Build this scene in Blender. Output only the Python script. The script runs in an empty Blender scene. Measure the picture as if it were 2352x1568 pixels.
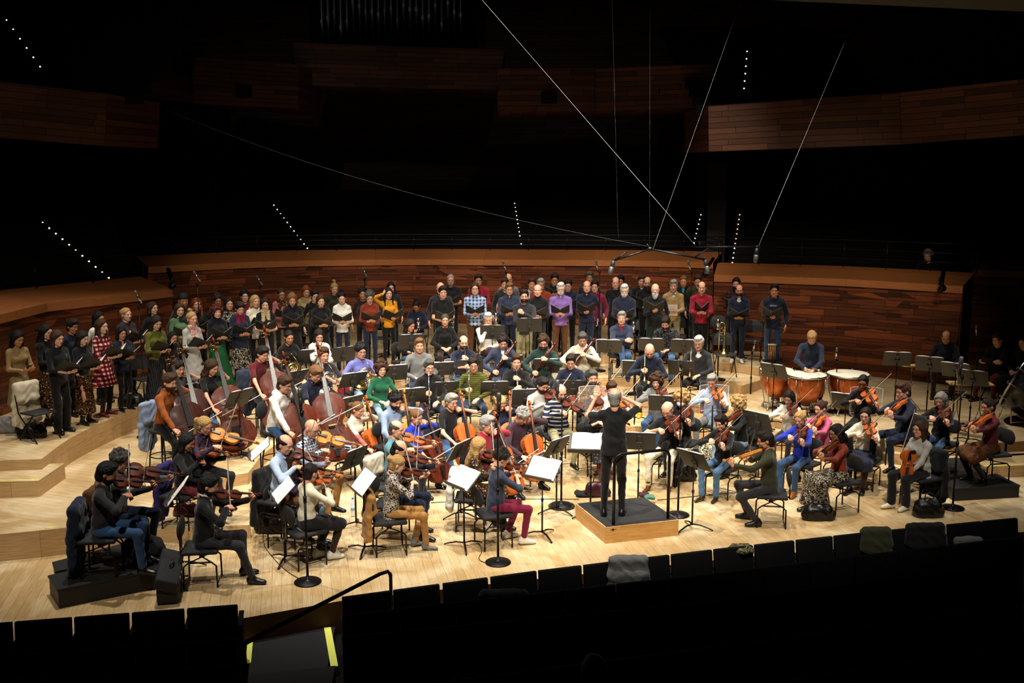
import bpy, bmesh, math, random
import numpy as np
from mathutils import Vector, Matrix
random.seed(7); RNG = np.random.RandomState(5)
SC = bpy.context.scene
COL = SC.collection
R = math.radians
# ------------------------------------------------------------------ camera, world, lights, exposure
CAM_H, PITCH, FPX, CX, CY = 5.15, R(9.66), 2400.0, 1176.0, 784.0
cd = bpy.data.cameras.new('camera'); cam = bpy.data.objects.new('camera', cd); COL.objects.link(cam)
cd.sensor_width = 36; cd.lens = FPX / 2352 * 36; cd.clip_end = 200
cam.location = (0, 0, CAM_H); cam.rotation_euler = (R(90) - PITCH, 0, 0)
SC.camera = cam
w = bpy.data.worlds.new('hall_dark'); SC.world = w; w.use_nodes = True
w.node_tree.nodes['Background'].inputs[0].default_value = (.6, .75, 1, 1)
w.node_tree.nodes['Background'].inputs[1].default_value = .0006
SC.view_settings.view_transform = 'Standard'; SC.view_settings.look = 'None'
SC.view_settings.gamma = 1; SC.view_settings.exposure = -.12; SC.view_settings.use_curve_mapping = False
SC.cycles.max_bounces = 5; SC.cycles.diffuse_bounces = 2; SC.cycles.glossy_bounces = 2
SC.cycles.transmission_bounces = 4; SC.cycles.transparent_max_bounces = 8
SC.cycles.caustics_reflective = False; SC.cycles.caustics_refractive = False
SC.cycles.sample_clamp_indirect = 4
def spot(x, y, z, tx, ty, energy, angle, blend=.6, rad=.12, col=(1, .92, .80), tz=0):
    l = bpy.data.lights.new('stage_or_fill_spot', 'SPOT'); l.energy = energy; l.spot_size = R(angle); l.spot_blend = blend
    l.shadow_soft_size = rad; l.color = col
    o = bpy.data.objects.new('stage_or_fill_spot', l); COL.objects.link(o); o.location = (x, y, z)
    o.rotation_euler = (Vector((tx, ty, tz)) - Vector((x, y, z))).to_track_quat('-Z', 'Y').to_euler()
for (x, y, tx, ty, e) in (      # rig above the stage
        (-4.5, 13.5, -3.2, 15.0, 3400), (0, 13.2, .2, 15.6, 4600), (4.5, 14, 3.6, 15.8, 4000),
        (-5, 18, -4.2, 18.0, 3000), (-1, 17.5, -.4, 18.6, 4200), (3.2, 18.2, 2.6, 18.8, 4600),
        (-3, 21.5, -2.6, 21.6, 2200), (1.5, 21.8, 1.2, 21.8, 3200), (5, 20.5, 5.0, 19.6, 2600),
        (-7.2, 16.5, -6.6, 16.4, 1600), (7.5, 17.5, 6.8, 16.6, 1300)):
    spot(x, y, 12.5, tx, ty, e, 52)
for (x, y, tx, ty, e, a) in ((-5, 5.5, -4.5, 16.5, 3600, 40), (-1, 5, -.5, 18, 7000, 42), (3.5, 5.5, 2.5, 18, 7000, 42), (0, 8, -.5, 23, 4200, 44)):   # front-of-house row
    spot(x, y, 13.5, tx, ty, e, a, .7, .2)
for (x, y, z, tx, ty, e, a) in ((-5, 16, 10.5, -6, 27.2, 1500, 28), (-2, 16, 10.5, -2.4, 28.4, 2500, 28), (1, 16, 10.5, 1, 28.8, 3100, 28), (4, 16, 10.5, 4, 28.4, 2900, 28),
        (6, 12, 9.5, 6.9, 24.2, 2000, 30), (7.5, 12, 9.5, 8.2, 22.4, 750, 26), (-6, 10, 9.5, -8.3, 20.5, 800, 34)):   # wash on the timber ledges
    spot(x, y, z, tx, ty, e, a, 1, .2, (1, .86, .66), 2.6)
for (x, tx, ty, tz, e, a) in ((-4, -7.4, 29, 7.3, 480, 24), (-2, -2.8, 31, 7.8, 190, 26), (2, 2.4, 28.5, 7.0, 330, 26), (5, 7.2, 24, 6.6, 60, 36), (-7, -10.5, 23.5, 6.4, 70, 30)):   # weak fill spots added to stand in for bounce light on the upper balconies
    spot(x, 6, 14, tx, ty, e, a, 1, .3, (1, .95, .9), tz)
# ------------------------------------------------------------------ pixel -> world
_F = np.array([0, math.cos(PITCH), -math.sin(PITCH)]); _U = np.array([0, math.sin(PITCH), math.cos(PITCH)])
def ray(px, py): return _F * FPX + np.array([px - CX, 0, 0]) + _U * (CY - py)
def at(px, py, z=0.0):
    r = ray(px, py); t = (z - CAM_H) / r[2]; return Vector((r[0] * t, r[1] * t, z))
def at_y(px, py, Y):
    r = ray(px, py); t = Y / r[1]; return Vector((r[0] * t, Y, CAM_H + r[2] * t))
TIER = [0.0, .19, .37, .58, .77]
# ------------------------------------------------------------------ materials
_M = {}
def hx(h):
    h = h.lstrip('#'); v = [int(h[i:i + 2], 16) / 255 for i in (0, 2, 4)]
    return tuple((c / 12.92 if c <= .04045 else ((c + .055) / 1.055) ** 2.4) for c in v)
def mat(name, col, rough=.6, metal=0, bump=0, bscale=60, emit=0, coat=0, trans=0, alpha=1, sheen=0, spec=.4):
    if name in _M: return _M[name]
    m = bpy.data.materials.new(name); m.use_nodes = True; n = m.node_tree.nodes; b = n['Principled BSDF']
    if isinstance(col, str): col = hx(col)
    b.inputs['Base Color'].default_value = (*col, 1); b.inputs['Roughness'].default_value = rough
    b.inputs['Metallic'].default_value = metal; b.inputs['Specular IOR Level'].default_value = spec
    if emit: b.inputs['Emission Color'].default_value = (*col, 1); b.inputs['Emission Strength'].default_value = emit
    if coat: b.inputs['Coat Weight'].default_value = coat; b.inputs['Coat Roughness'].default_value = .15
    if trans: b.inputs['Transmission Weight'].default_value = trans
    if alpha < 1: b.inputs['Alpha'].default_value = alpha
    if sheen: b.inputs['Sheen Weight'].default_value = sheen
    if bump:
        t = n.new('ShaderNodeTexNoise'); t.inputs['Scale'].default_value = bscale; t.inputs['Detail'].default_value = 3
        g = n.new('ShaderNodeTexCoord'); m.node_tree.links.new(g.outputs['Object'], t.inputs['Vector'])
        bp = n.new('ShaderNodeBump'); bp.inputs['Strength'].default_value = bump; bp.inputs['Distance'].default_value = .02
        m.node_tree.links.new(t.outputs['Fac'], bp.inputs['Height']); m.node_tree.links.new(bp.outputs['Normal'], b.inputs['Normal'])
    _M[name] = m; return m
def nodemat(name, build):
    if name in _M: return _M[name]
    m = bpy.data.materials.new(name); m.use_nodes = True
    nt = m.node_tree; b = nt.nodes['Principled BSDF']
    def N(t, **k):
        x = nt.nodes.new('ShaderNode' + t)
        for a, v in k.items():
            if a.startswith('i_'): x.inputs[a[2:].replace('_', ' ')].default_value = v
            else: setattr(x, a, v)
        return x
    build(nt, b, N, nt.links.new); _M[name] = m; return m
def ramp(N, stops, interp='LINEAR'):
    r = N('ValToRGB'); r.color_ramp.interpolation = interp
    e = r.color_ramp.elements
    while len(e) < len(stops): e.new(.5)
    for x, (p, c) in zip(e, stops): x.position = p; x.color = (*c, 1) if len(c) == 3 else c
    return r
def planks(name, c1, c2, cm, bw, rh, mortar=.003, rough=.4, coat=0, rot=0, coord='UV', wear=None, off=.37, bump=.35):
    def f(nt, b, N, L):
        tc = N('TexCoord'); mp = N('Mapping'); mp.inputs['Rotation'].default_value = (0, 0, R(rot))
        L(tc.outputs[coord], mp.inputs['Vector'])
        br = N('TexBrick', offset=off, offset_frequency=2, squash=.62, squash_frequency=3)
        for k, v in (('Scale', 1), ('Mortar Size', mortar), ('Mortar Smooth', .1), ('Bias', 0), ('Brick Width', bw), ('Row Height', rh)): br.inputs[k].default_value = v
        br.inputs['Color1'].default_value = (*hx(c1), 1); br.inputs['Color2'].default_value = (*hx(c2), 1); br.inputs['Mortar'].default_value = (*hx(cm), 1)
        L(mp.outputs[0], br.inputs['Vector'])
        m2 = N('Mapping'); m2.inputs['Scale'].default_value = (1.2, 18, 4); L(mp.outputs[0], m2.inputs['Vector'])
        no = N('TexNoise', i_Scale=3, i_Detail=6); L(m2.outputs[0], no.inputs['Vector'])
        rp = ramp(N, [(.3, (.72, .68, .62)), (.7, (1.1, 1.1, 1.1))]); L(no.outputs['Fac'], rp.inputs[0])
        mx = N('MixRGB', blend_type='MULTIPLY'); mx.inputs[0].default_value = .8
        L(br.outputs['Color'], mx.inputs[1]); L(rp.outputs[0], mx.inputs[2]); out = mx.outputs[0]
        if wear:
            n2 = N('TexNoise', i_Scale=wear[0], i_Detail=5, i_Distortion=1.5); L(tc.outputs[coord], n2.inputs['Vector'])
            r2 = ramp(N, [(.42, (*hx(wear[1]),)), (.62, (1, 1, 1))]); L(n2.outputs['Fac'], r2.inputs[0])
            m3 = N('MixRGB', blend_type='MULTIPLY'); m3.inputs[0].default_value = .7; L(out, m3.inputs[1]); L(r2.outputs[0], m3.inputs[2]); out = m3.outputs[0]
        L(out, b.inputs['Base Color']); b.inputs['Roughness'].default_value = rough
        b.inputs['Coat Weight'].default_value = coat; b.inputs['Specular IOR Level'].default_value = .35
        bp = N('Bump', i_Strength=bump, i_Distance=.02); L(br.outputs['Fac'], bp.inputs['Height']); bp.invert = True; L(bp.outputs[0], b.inputs['Normal'])
    return nodemat(name, f)
M_floor = planks('maple_floor', '#dccaa8', '#cdb88f', '#a58c63', 2.4, .12, .002, .36, .08, rot=78, coord='Object', wear=(.8, '#d6bf98'))
M_tier = planks('maple_tier', '#dcc9a6', '#cfb98f', '#a58c63', 2.0, .12, .002, .4, .05, rot=20, coord='Object', wear=(.9, '#d8c4a0'))
M_riser = planks('riser_veneer', '#d3b184', '#c7a170', '#7d5c38', 1.3, .6, .002, .45, 0)
def cedar(nt, b, N, L):
    tc = N('TexCoord'); uv = tc.outputs['UV']
    def brick(bw, rh, c1, c2, off):
        br = N('TexBrick', offset=off, offset_frequency=2, squash=.55, squash_frequency=3)
        for k, v in (('Scale', 1), ('Mortar Size', .005), ('Mortar Smooth', .2), ('Bias', 0), ('Brick Width', bw), ('Row Height', rh)): br.inputs[k].default_value = v
        br.inputs['Color1'].default_value = (*hx(c1), 1); br.inputs['Color2'].default_value = (*hx(c2), 1); br.inputs['Mortar'].default_value = (*hx('#0c0402'), 1)
        L(uv, br.inputs['Vector']); return br
    a = brick(1.5, .15, '#96502c', '#4a2412', .31); c = brick(1.1, .075, '#7c3f21', '#3a1b0e', .43)
    mp = N('Mapping'); mp.inputs['Scale'].default_value = (.9, 6.7, 1); L(uv, mp.inputs['Vector'])
    v = N('TexVoronoi', i_Scale=1.0, i_Randomness=1); L(mp.outputs[0], v.inputs['Vector']); sp = N('SeparateXYZ'); L(v.outputs['Color'], sp.inputs[0])
    gt = N('Math', operation='GREATER_THAN'); gt.inputs[1].default_value = .5; L(sp.outputs[0], gt.inputs[0])
    mx = N('MixRGB'); L(gt.outputs[0], mx.inputs[0]); L(a.outputs['Color'], mx.inputs[1]); L(c.outputs['Color'], mx.inputs[2])
    m2 = N('Mapping'); m2.inputs['Scale'].default_value = (1.2, 30, 1); L(uv, m2.inputs['Vector']); no = N('TexNoise', i_Scale=2, i_Detail=5); L(m2.outputs[0], no.inputs['Vector'])
    rp = ramp(N, [(.3, (.6, .55, .5)), (.7, (1.15, 1.15, 1.15))]); L(no.outputs['Fac'], rp.inputs[0])
    m3 = N('MixRGB', blend_type='MULTIPLY'); m3.inputs[0].default_value = .8; L(mx.outputs[0], m3.inputs[1]); L(rp.outputs[0], m3.inputs[2]); L(m3.outputs[0], b.inputs['Base Color'])
    mh = N('MixRGB'); L(gt.outputs[0], mh.inputs[0]); L(a.outputs['Fac'], mh.inputs[1]); L(c.outputs['Fac'], mh.inputs[2])
    ad = N('Math', operation='MULTIPLY_ADD'); ad.inputs[1].default_value = -1.0; L(mh.outputs[0], ad.inputs[0]); L(sp.outputs[1], ad.inputs[2])
    bp = N('Bump', i_Strength=.6, i_Distance=.03); L(ad.outputs[0], bp.inputs['Height']); L(bp.outputs[0], b.inputs['Normal'])
    b.inputs['Roughness'].default_value = .5; b.inputs['Specular IOR Level'].default_value = .3
M_wall = nodemat('cedar_planks', cedar)
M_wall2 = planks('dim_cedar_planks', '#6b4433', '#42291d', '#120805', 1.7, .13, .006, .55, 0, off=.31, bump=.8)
M_ledge = planks('ledge_timber', '#b87444', '#a3643a', '#4a2410', 3.0, 1.6, .002, .42, .1)
M_black = mat('black_metal', (.012, .012, .013), .35, .6)
M_blackp = mat('black_padding', (.014, .014, .016), .8, bump=.2, bscale=80)
M_blackc = mat('black_plastic', (.02, .02, .022), .45)
M_steel = mat('steel', (.55, .55, .56), .25, 1)
M_brass = mat('brass', (.83, .6, .2), .22, 1)
M_silver = mat('silver_plate', (.82, .82, .8), .18, 1)
M_paper = mat('sheet_paper', (.84, .83, .79), .7)
M_cream = mat('score_cover', (.72, .66, .48), .7)
M_dark = mat('seat_black', (.006, .006, .007), .9, spec=.1)
M_slab = mat('dim_plaster', '#3a3a30', .9)
M_acryl = mat('clear_acrylic', (.95, .96, .97), .03, alpha=.07)
M_acryle = mat('acrylic_edge', (.75, .78, .8), .2, alpha=.55)
def printed(nt, b, N, L):
    tc = N('TexCoord'); mp = N('Mapping'); mp.inputs['Scale'].default_value = (1, 1, 1); L(tc.outputs['Object'], mp.inputs['Vector'])
    wv = N('TexWave', bands_direction='Z', i_Scale=9.0, i_Distortion=.0); L(mp.outputs[0], wv.inputs['Vector'])
    no = N('TexNoise', i_Scale=90, i_Detail=1); L(mp.outputs[0], no.inputs['Vector'])
    m = N('Math', operation='MULTIPLY'); L(wv.outputs['Fac'], m.inputs[0]); L(no.outputs['Fac'], m.inputs[1])
    r = ramp(N, [(.42, (.86, .85, .81)), (.62, (.74, .73, .70))]); L(m.outputs[0], r.inputs[0]); L(r.outputs[0], b.inputs['Base Color'])
    b.inputs['Roughness'].default_value = .7
M_sheet = nodemat('printed_music', printed)
# ------------------------------------------------------------------ mesh helpers
def link(name, me, mats=None, parent=None, loc=None, mtx=None):
    o = bpy.data.objects.new(name, me); COL.objects.link(o)
    if mats is not None:
        mats = mats if isinstance(mats, (list, tuple)) else [mats]
        if len(me.materials) == 0:
            for m in mats: me.materials.append(m)
        else:
            for i, m in enumerate(mats):
                if me.materials[i] != m: o.material_slots[i].link = 'OBJECT'; o.material_slots[i].material = m
    if parent is not None: o.parent = parent
    if mtx is not None: o.matrix_local = mtx
    elif loc is not None: o.location = loc
    return o
def empty(name, loc=(0, 0, 0), rz=0, mtx=None):
    o = bpy.data.objects.new(name, None); COL.objects.link(o); o.empty_display_size = .1
    if mtx is not None: o.matrix_world = mtx
    else: o.location = loc; o.rotation_euler = (0, 0, rz)
    return o
LABELS = {}
def tag(o, label, cat, group=None, kind=None):
    o['label'] = label; o['category'] = cat
    if group: o['group'] = group
    if kind: o['kind'] = kind
    LABELS.setdefault(label, []).append(o.name)
    return o
class MB:
    def __init__(s): s.v = []; s.f = []; s.mi = []; s.sm = []
    def add(s, vs, fs, mi=0, smooth=True):
        b = len(s.v); s.v += [tuple(v) for v in vs]; s.f += [tuple(i + b for i in f) for f in fs]; s.mi += [mi] * len(fs); s.sm += [smooth] * len(fs)
    def box(s, c, d, M=None, mi=0, bev=0):
        x, y, z = d[0] / 2, d[1] / 2, d[2] / 2; c = Vector(c)
        if bev:
            bm = bmesh.new(); bmesh.ops.create_cube(bm, size=1, matrix=Matrix.Diagonal((*d, 1)))
            bmesh.ops.bevel(bm, geom=bm.edges[:], offset=bev, segments=2, affect='EDGES', profile=.6)
            vs = [v.co.copy() for v in bm.verts]; fs = [[v.index for v in f.verts] for f in bm.faces]; bm.free()
            if M: vs = [M @ v for v in vs]
            s.add([v + c for v in vs], fs, mi, True); return s
        vs = [Vector((a * x, b * y, g * z)) for a in (-1, 1) for b in (-1, 1) for g in (-1, 1)]
        if M: vs = [M @ v for v in vs]
        s.add([v + c for v in vs], [(0, 1, 3, 2), (4, 6, 7, 5), (0, 4, 5, 1), (2, 3, 7, 6), (0, 2, 6, 4), (1, 5, 7, 3)], mi, False); return s
    def tube(s, pts, rad, n=8, mi=0, cap=True, closed=False, sq=None):
        pts = [Vector(p) for p in pts]; k = len(pts)
        rad = rad if isinstance(rad, (list, tuple)) else [rad] * k
        up = None; vs = []
        for i, p in enumerate(pts):
            if closed: t = pts[(i + 1) % k] - pts[i - 1]
            else: t = pts[min(i + 1, k - 1)] - pts[max(i - 1, 0)]
            t.normalize()
            if up is None:
                up = Vector((0, 0, 1)) if abs(t.z) < .9 else Vector((1, 0, 0))
            a = (up - t * up.dot(t)).normalized(); b = t.cross(a); up = a
            for j in range(n):
                w_ = 2 * math.pi * j / n; ca, sb = math.cos(w_), math.sin(w_)
                vs.append(p + (a * ca * (sq or 1) + b * sb) * rad[i])
        fs = []
        for i in range(k if closed else k - 1):
            i2 = (i + 1) % k
            for j in range(n): fs.append((i * n + j, i * n + (j + 1) % n, i2 * n + (j + 1) % n, i2 * n + j))
        if cap and not closed: fs += [tuple(range(n))[::-1], tuple((k - 1) * n + j for j in range(n))]
        s.add(vs, fs, mi); return s
    def lathe(s, prof, n=24, mi=0, M=None, c=(0, 0, 0)):
        vs = []
        for (r, z) in prof:
            for j in range(n): vs.append(Vector((r * math.cos(2 * math.pi * j / n), r * math.sin(2 * math.pi * j / n), z)))
        if M: vs = [M @ v for v in vs]
        vs = [v + Vector(c) for v in vs]; fs = []
        for i in range(len(prof) - 1):
            for j in range(n): fs.append((i * n + j, i * n + (j + 1) % n, (i + 1) * n + (j + 1) % n, (i + 1) * n + j))
        if prof[0][0] > 1e-6: fs.append(tuple(range(n))[::-1])
        if prof[-1][0] > 1e-6: fs.append(tuple((len(prof) - 1) * n + j for j in range(n)))
        s.add(vs, fs, mi); return s
    def ell(s, c, r, n=10, mi=0, M=None):
        prof = [(math.sin(math.pi * i / n) if 0 < i < n else 1e-5, -math.cos(math.pi * i / n)) for i in range(n + 1)]
        D = Matrix.Diagonal(r) if not M else M @ Matrix.Diagonal(r)
        return s.lathe(prof, n + 4, mi, D, c)
    def mesh(s, name):
        me = bpy.data.meshes.new(name); me.from_pydata(s.v, [], s.f)
        me.polygons.foreach_set('use_smooth', s.sm); me.polygons.foreach_set('material_index', s.mi); me.update(); return me
    def build(s, name, mats, parent=None, loc=None, mtx=None): return link(name, s.mesh(name), mats, parent, loc, mtx)
def frame(o, y, z):
    """matrix with +Y along y and +Z near z"""
    y = Vector(y).normalized(); z = Vector(z); z = (z - y * z.dot(y)).normalized(); x = y.cross(z)
    return Matrix.LocRotScale(None, Matrix((x, y, z)).transposed(), None).to_4x4() if False else Matrix(((x.x, y.x, z.x, o[0]), (x.y, y.y, z.y, o[1]), (x.z, y.z, z.z, o[2]), (0, 0, 0, 1)))
# ------------------------------------------------------------------ implicit surfaces
class Fld:
    def __init__(s): s.p = []
    def cap(s, a, b, ra, rb=None, k=.02, M=None, sc=None, op=1):
        s.p.append((np.array(a, float), np.array(b, float), ra, ra if rb is None else rb, k, None if M is None else np.array(M), sc, op)); return s
    def ell(s, c, r, k=.02, M=None, op=1):
        m = min(r); return s.cap(c, c, m, m, k, M if M is not None else np.eye(3), (r[0] / m, r[1] / m, r[2] / m), op)
    def mesh(s, h, name='m', fold=0, cuts=(), seed=0):
        lo = np.full(3, 9.); hi = np.full(3, -9.)
        bb = []; hems = [q for q in s.p if isinstance(q[0], str)]; s.p = [q for q in s.p if not isinstance(q[0], str)]
        for (a, b, ra, rb, k, M, sc, op) in s.p:
            e = max(ra, rb) * (max(sc) if sc else 1) + .012 + k * .3
            if sc and M is not None:
                e3 = np.abs(M) @ (np.array(sc) * max(ra, rb)) + .012 + k * .3
            else: e3 = np.full(3, e)
            l_, h_ = np.minimum(a, b) - e3, np.maximum(a, b) + e3; bb.append((l_, h_))
            if op > 0: lo = np.minimum(lo, l_); hi = np.maximum(hi, h_)
        lo -= h * 1.5; hi += h * 1.5
        n = np.ceil((hi - lo) / h).astype(int) + 1
        F = np.full(n, .03, np.float32)
        ax = [(lo[i] + h * np.arange(n[i])).astype(np.float32) for i in range(3)]
        for (a, b, ra, rb, k, M, sc, op), (l_, h_) in zip(s.p, bb):
            i0 = np.clip(((l_ - lo) / h).astype(int) - 1, 0, n - 1); i1 = np.clip(((h_ - lo) / h).astype(int) + 2, 1, n)
            if (i1 <= i0).any(): continue
            sl = tuple(slice(i0[i], i1[i]) for i in range(3))
            X = ax[0][sl[0]][:, None, None]; Y = ax[1][sl[1]][None, :, None]; Z = ax[2][sl[2]][None, None, :]
            X, Y, Z = X - a[0], Y - a[1], Z - a[2]; ab = b - a; ms = 1.
            if sc:
                Mi = M if M is not None else np.eye(3); sca = np.array(sc)
                X, Y, Z = ((Mi[0, i] * X + Mi[1, i] * Y + Mi[2, i] * Z) / sca[i] for i in range(3))
                ab = (Mi.T @ ab) / sca; ms = 1.0
            L2 = float(ab @ ab)
            if L2 > 1e-9:
                t = np.clip((X * ab[0] + Y * ab[1] + Z * ab[2]) / L2, 0, 1)
                d = np.sqrt((X - t * ab[0]) ** 2 + (Y - t * ab[1]) ** 2 + (Z - t * ab[2]) ** 2) - (ra + t * (rb - ra))
            else: d = np.sqrt(X * X + Y * Y + Z * Z) - ra
            g = F[sl]
            if op > 0:
                q = np.maximum(k - np.abs(g - d), 0) / k; F[sl] = np.minimum(g, d) - q * q * k * .25
            else:
                q = np.maximum(k - np.abs(g + d), 0) / k; F[sl] = np.maximum(g, -d) + q * q * k * .25
        if fold:
            X = ax[0][:, None, None]; Y = ax[1][None, :, None]; Z = ax[2][None, None, :]
            F = F + fold * (np.sin(X * 23 + Z * 13 + seed + 1.9 * np.sin(Z * 11 + Y * 9 + seed)) * np.sin(Y * 27 - Z * 17 + seed * 2 + 1.7 * np.sin(X * 13 - seed)) + .7 * np.sin(Z * 47 + X * 19 - Y * 14 + seed * 3 + 2.2 * np.sin(X * 21 + Y * 17 + Z * 6))).astype(np.float32)
        for (_, p, nn) in hems:
            X = ax[0][:, None, None] - p[0]; Y = ax[1][None, :, None] - p[1]; Z = ax[2][None, None, :] - p[2]
            h_ = X * nn[0] + Y * nn[1] + Z * nn[2]; d2 = np.sqrt(X * X + (Y * .9) ** 2) - .20
            F = np.maximum(F, np.minimum(h_, -d2 * .8))
        for (p, nn) in cuts:
            X = ax[0][:, None, None]; Y = ax[1][None, :, None]; Z = ax[2][None, None, :]
            F = np.maximum(F, ((X - p[0]) * nn[0] + (Y - p[1]) * nn[1] + (Z - p[2]) * nn[2]))
        F[0] = F[-1] = .03; F[:, 0] = F[:, -1] = .03; F[:, :, 0] = F[:, :, -1] = .03
        return nets(F, lo, h, name)
def nets(F, lo, h, name):
    ins = F < 0; n = F.shape
    S = np.zeros((n[0] - 1, n[1] - 1, n[2] - 1, 3), np.float32); C = np.zeros(S.shape[:3], np.float32)
    def corner(o): return tuple(slice(o[i], n[i] - 1 + o[i]) for i in range(3))
    for ax in range(3):
        oth = [i for i in range(3) if i != ax]
        for u in (0, 1):
            for v in (0, 1):
                o = [0, 0, 0]; o[oth[0]] = u; o[oth[1]] = v; o2 = list(o); o2[ax] = 1
                a, b = F[corner(o)], F[corner(o2)]; m = (a < 0) != (b < 0)
                if not m.any(): continue
                w_ = np.nonzero(m); t = a[w_] / (a[w_] - b[w_]); C[w_] += 1
                for i in range(3): S[(*w_, i)] += (t if i == ax else o[i])
    cells = C > 0; idx = np.full(C.shape, -1, np.int32); w_ = np.nonzero(cells); nv = len(w_[0]); idx[w_] = np.arange(nv)
    V = S[w_] / C[w_][:, None]
    V = (V + np.stack(w_, 1)) * h + lo
    Q = []
    for ax in range(3):
        oth = [(1, 2), (2, 0), (0, 1)][ax]
        s0 = [slice(None)] * 3; s1 = [slice(None)] * 3; s0[ax] = slice(0, n[ax] - 1); s1[ax] = slice(1, n[ax])
        a, b = ins[tuple(s0)], ins[tuple(s1)]; e = np.stack(np.nonzero(a != b), 1)
        if not len(e): continue
        fl = a[tuple(e.T)]
        def g(du, dv):
            q = e.copy(); q[:, oth[0]] -= du; q[:, oth[1]] -= dv; return idx[tuple(q.T)]
        q = np.stack([g(0, 0), g(1, 0), g(1, 1), g(0, 1)], 1); q[~fl] = q[~fl][:, ::-1]; Q.append(q)
    Q = np.concatenate(Q); Q = Q[(Q >= 0).all(1)]
    me = bpy.data.meshes.new(name)
    me.vertices.add(nv); me.vertices.foreach_set('co', V.astype(np.float32).ravel())
    me.loops.add(len(Q) * 4); me.loops.foreach_set('vertex_index', Q.astype(np.int32).ravel())
    me.polygons.add(len(Q)); me.polygons.foreach_set('loop_start', (np.arange(len(Q)) * 4).astype(np.int32))
    me.polygons.foreach_set('use_smooth', np.ones(len(Q), bool)); me.update(calc_edges=True); return me
# ------------------------------------------------------------------ setting
def structure(o): o['kind'] = 'structure'; return o
def uvmesh(name, vs, faces, uvs, mis, mats, parent=None):
    me = bpy.data.meshes.new(name); me.from_pydata([tuple(v) for v in vs], [], faces); uv = me.uv_layers.new(name='uv')
    k = 0
    for f, u in zip(faces, uvs):
        for c in u: uv.data[k].uv = c; k += 1
    me.polygons.foreach_set('material_index', mis); me.update()
    return link(name, me, mats, parent)
def prism(name, poly, z0, z1, mats, parent=None):
    n = len(poly); vs = [(p[0], p[1], z1) for p in poly] + [(p[0], p[1], z0) for p in poly]
    ar = sum(poly[i][0] * poly[(i + 1) % n][1] - poly[(i + 1) % n][0] * poly[i][1] for i in range(n))
    top = list(range(n)) if ar > 0 else list(range(n))[::-1]
    fs = [tuple(top)]; uv = [[(poly[i][0], poly[i][1]) for i in top]]; mi = [0]; u = 0
    for i in range(n):
        j = (i + 1) % n; L = (Vector(poly[j][:2]) - Vector(poly[i][:2])).length
        f = (i, n + i, n + j, j); q = [(u, z1), (u, z0), (u + L, z0), (u + L, z1)]
        if ar < 0: f = f[::-1]; q = q[::-1]
        fs.append(f); uv.append(q); mi.append(1); u += L
    return uvmesh(name, vs, fs, uv, mi, mats, parent)
def strip(name, lines, mats, mis=None, parent=None):
    m = len(lines[0]); vs = [p for l in lines for p in l]; fs = []; uv = []; mi = []
    cu = [0]
    for i in range(1, m): cu.append(cu[-1] + (Vector(lines[0][i]) - Vector(lines[0][i - 1])).length)
    v = 0
    for k in range(len(lines) - 1):
        dv = (Vector(lines[k + 1][0]) - Vector(lines[k][0])).length
        for i in range(m - 1):
            fs.append((k * m + i, k * m + i + 1, (k + 1) * m + i + 1, (k + 1) * m + i))
            uv.append([(cu[i], v), (cu[i + 1], v), (cu[i + 1], v + dv), (cu[i], v + dv)]); mi.append(mis[k] if mis else 0)
        v += dv
    return uvmesh(name, vs, fs, uv, mi, mats, parent)
def P(z, *pts): return [at(x, y, z) for x, y in pts]
def smooth(pts, it=2):
    for _ in range(it):
        q = [pts[0]]
        for a, b in zip(pts, pts[1:]): q += [a * .75 + b * .25, a * .25 + b * .75]
        pts = q + [pts[-1]]
    return pts
# stage floor
front = P(0, (-700, 1560), (0, 1478), (560, 1419), (780, 1380), (1150, 1338), (1700, 1280), (2340, 1222), (3000, 1180))
structure(prism('floor', front + [Vector((16, 32, 0)), Vector((-14, 32, 0))], -.42, 0, [M_floor, mat('apron_timber', '#4a2a14', .6)]))
def tier(name, pts, z, sm=2):
    e = P(z, *pts)
    e = smooth(e, sm) if sm else e
    poly = e + [Vector((max(e[-1].x, 15), 31, z)), Vector((min(e[0].x, -13), 31, z))]
    o = structure(prism(name, poly, 0.0, z, [M_tier, M_riser]))
    # rounded nosing of the tier edge
    mb = MB(); mb.tube([p - Vector((0, 0, .012)) for p in e], .011, 6)
    return o, e
tier('floor_tier_1', [(345, 1216), (345, 1216), (575, 1205), (575, 1205), (571, 1123), (571, 1123), (625, 1121), (660, 1095), (700, 1050), (760, 1010), (900, 985), (1100, 978), (1300, 976), (1442, 977), (1604, 991), (1700, 1003), (1850, 1018), (2000, 1035), (2150, 1052), (2285, 1049), (2500, 1035)], TIER[1], 1)
tier('floor_tier_2', [(-500, 1275), (0, 1227), (340, 1192), (340, 1192), (340, 1192), (367, 1106), (367, 1106), (367, 1106), (565, 1091), (582, 1070), (600, 1046), (640, 1015), (700, 975), (800, 945), (950, 925), (1200, 919), (1442, 919), (1587, 926), (1675, 940), (1796, 965), (1900, 985), (2000, 1005), (2150, 1027), (2352, 1012), (2600, 1000)], TIER[2], 1)
e3 = P(TIER[3], (560, 915), (640, 900), (700, 890), (900, 873), (1100, 868), (1370, 867), (1640, 867), (1702, 886), (1702, 886), (1748, 872))
e3 = smooth(e3, 1)
structure(prism('floor_tier_3', e3 + [Vector((5.6, 23.5, 0)), Vector((4, 30, 0)), Vector((-9, 30, 0))], 0, TIER[3], [M_tier, M_riser]))
e4 = smooth(P(TIER[4], (-500, 1090), (0, 1057), (95, 1054), (95, 1054), (150, 1012), (200, 985), (290, 945), (335, 925), (420, 902), (500, 884), (600, 860), (720, 845), (860, 833), (1000, 823), (1360, 817), (1500, 820), (1653, 831), (1744, 844)), 1)
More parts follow.
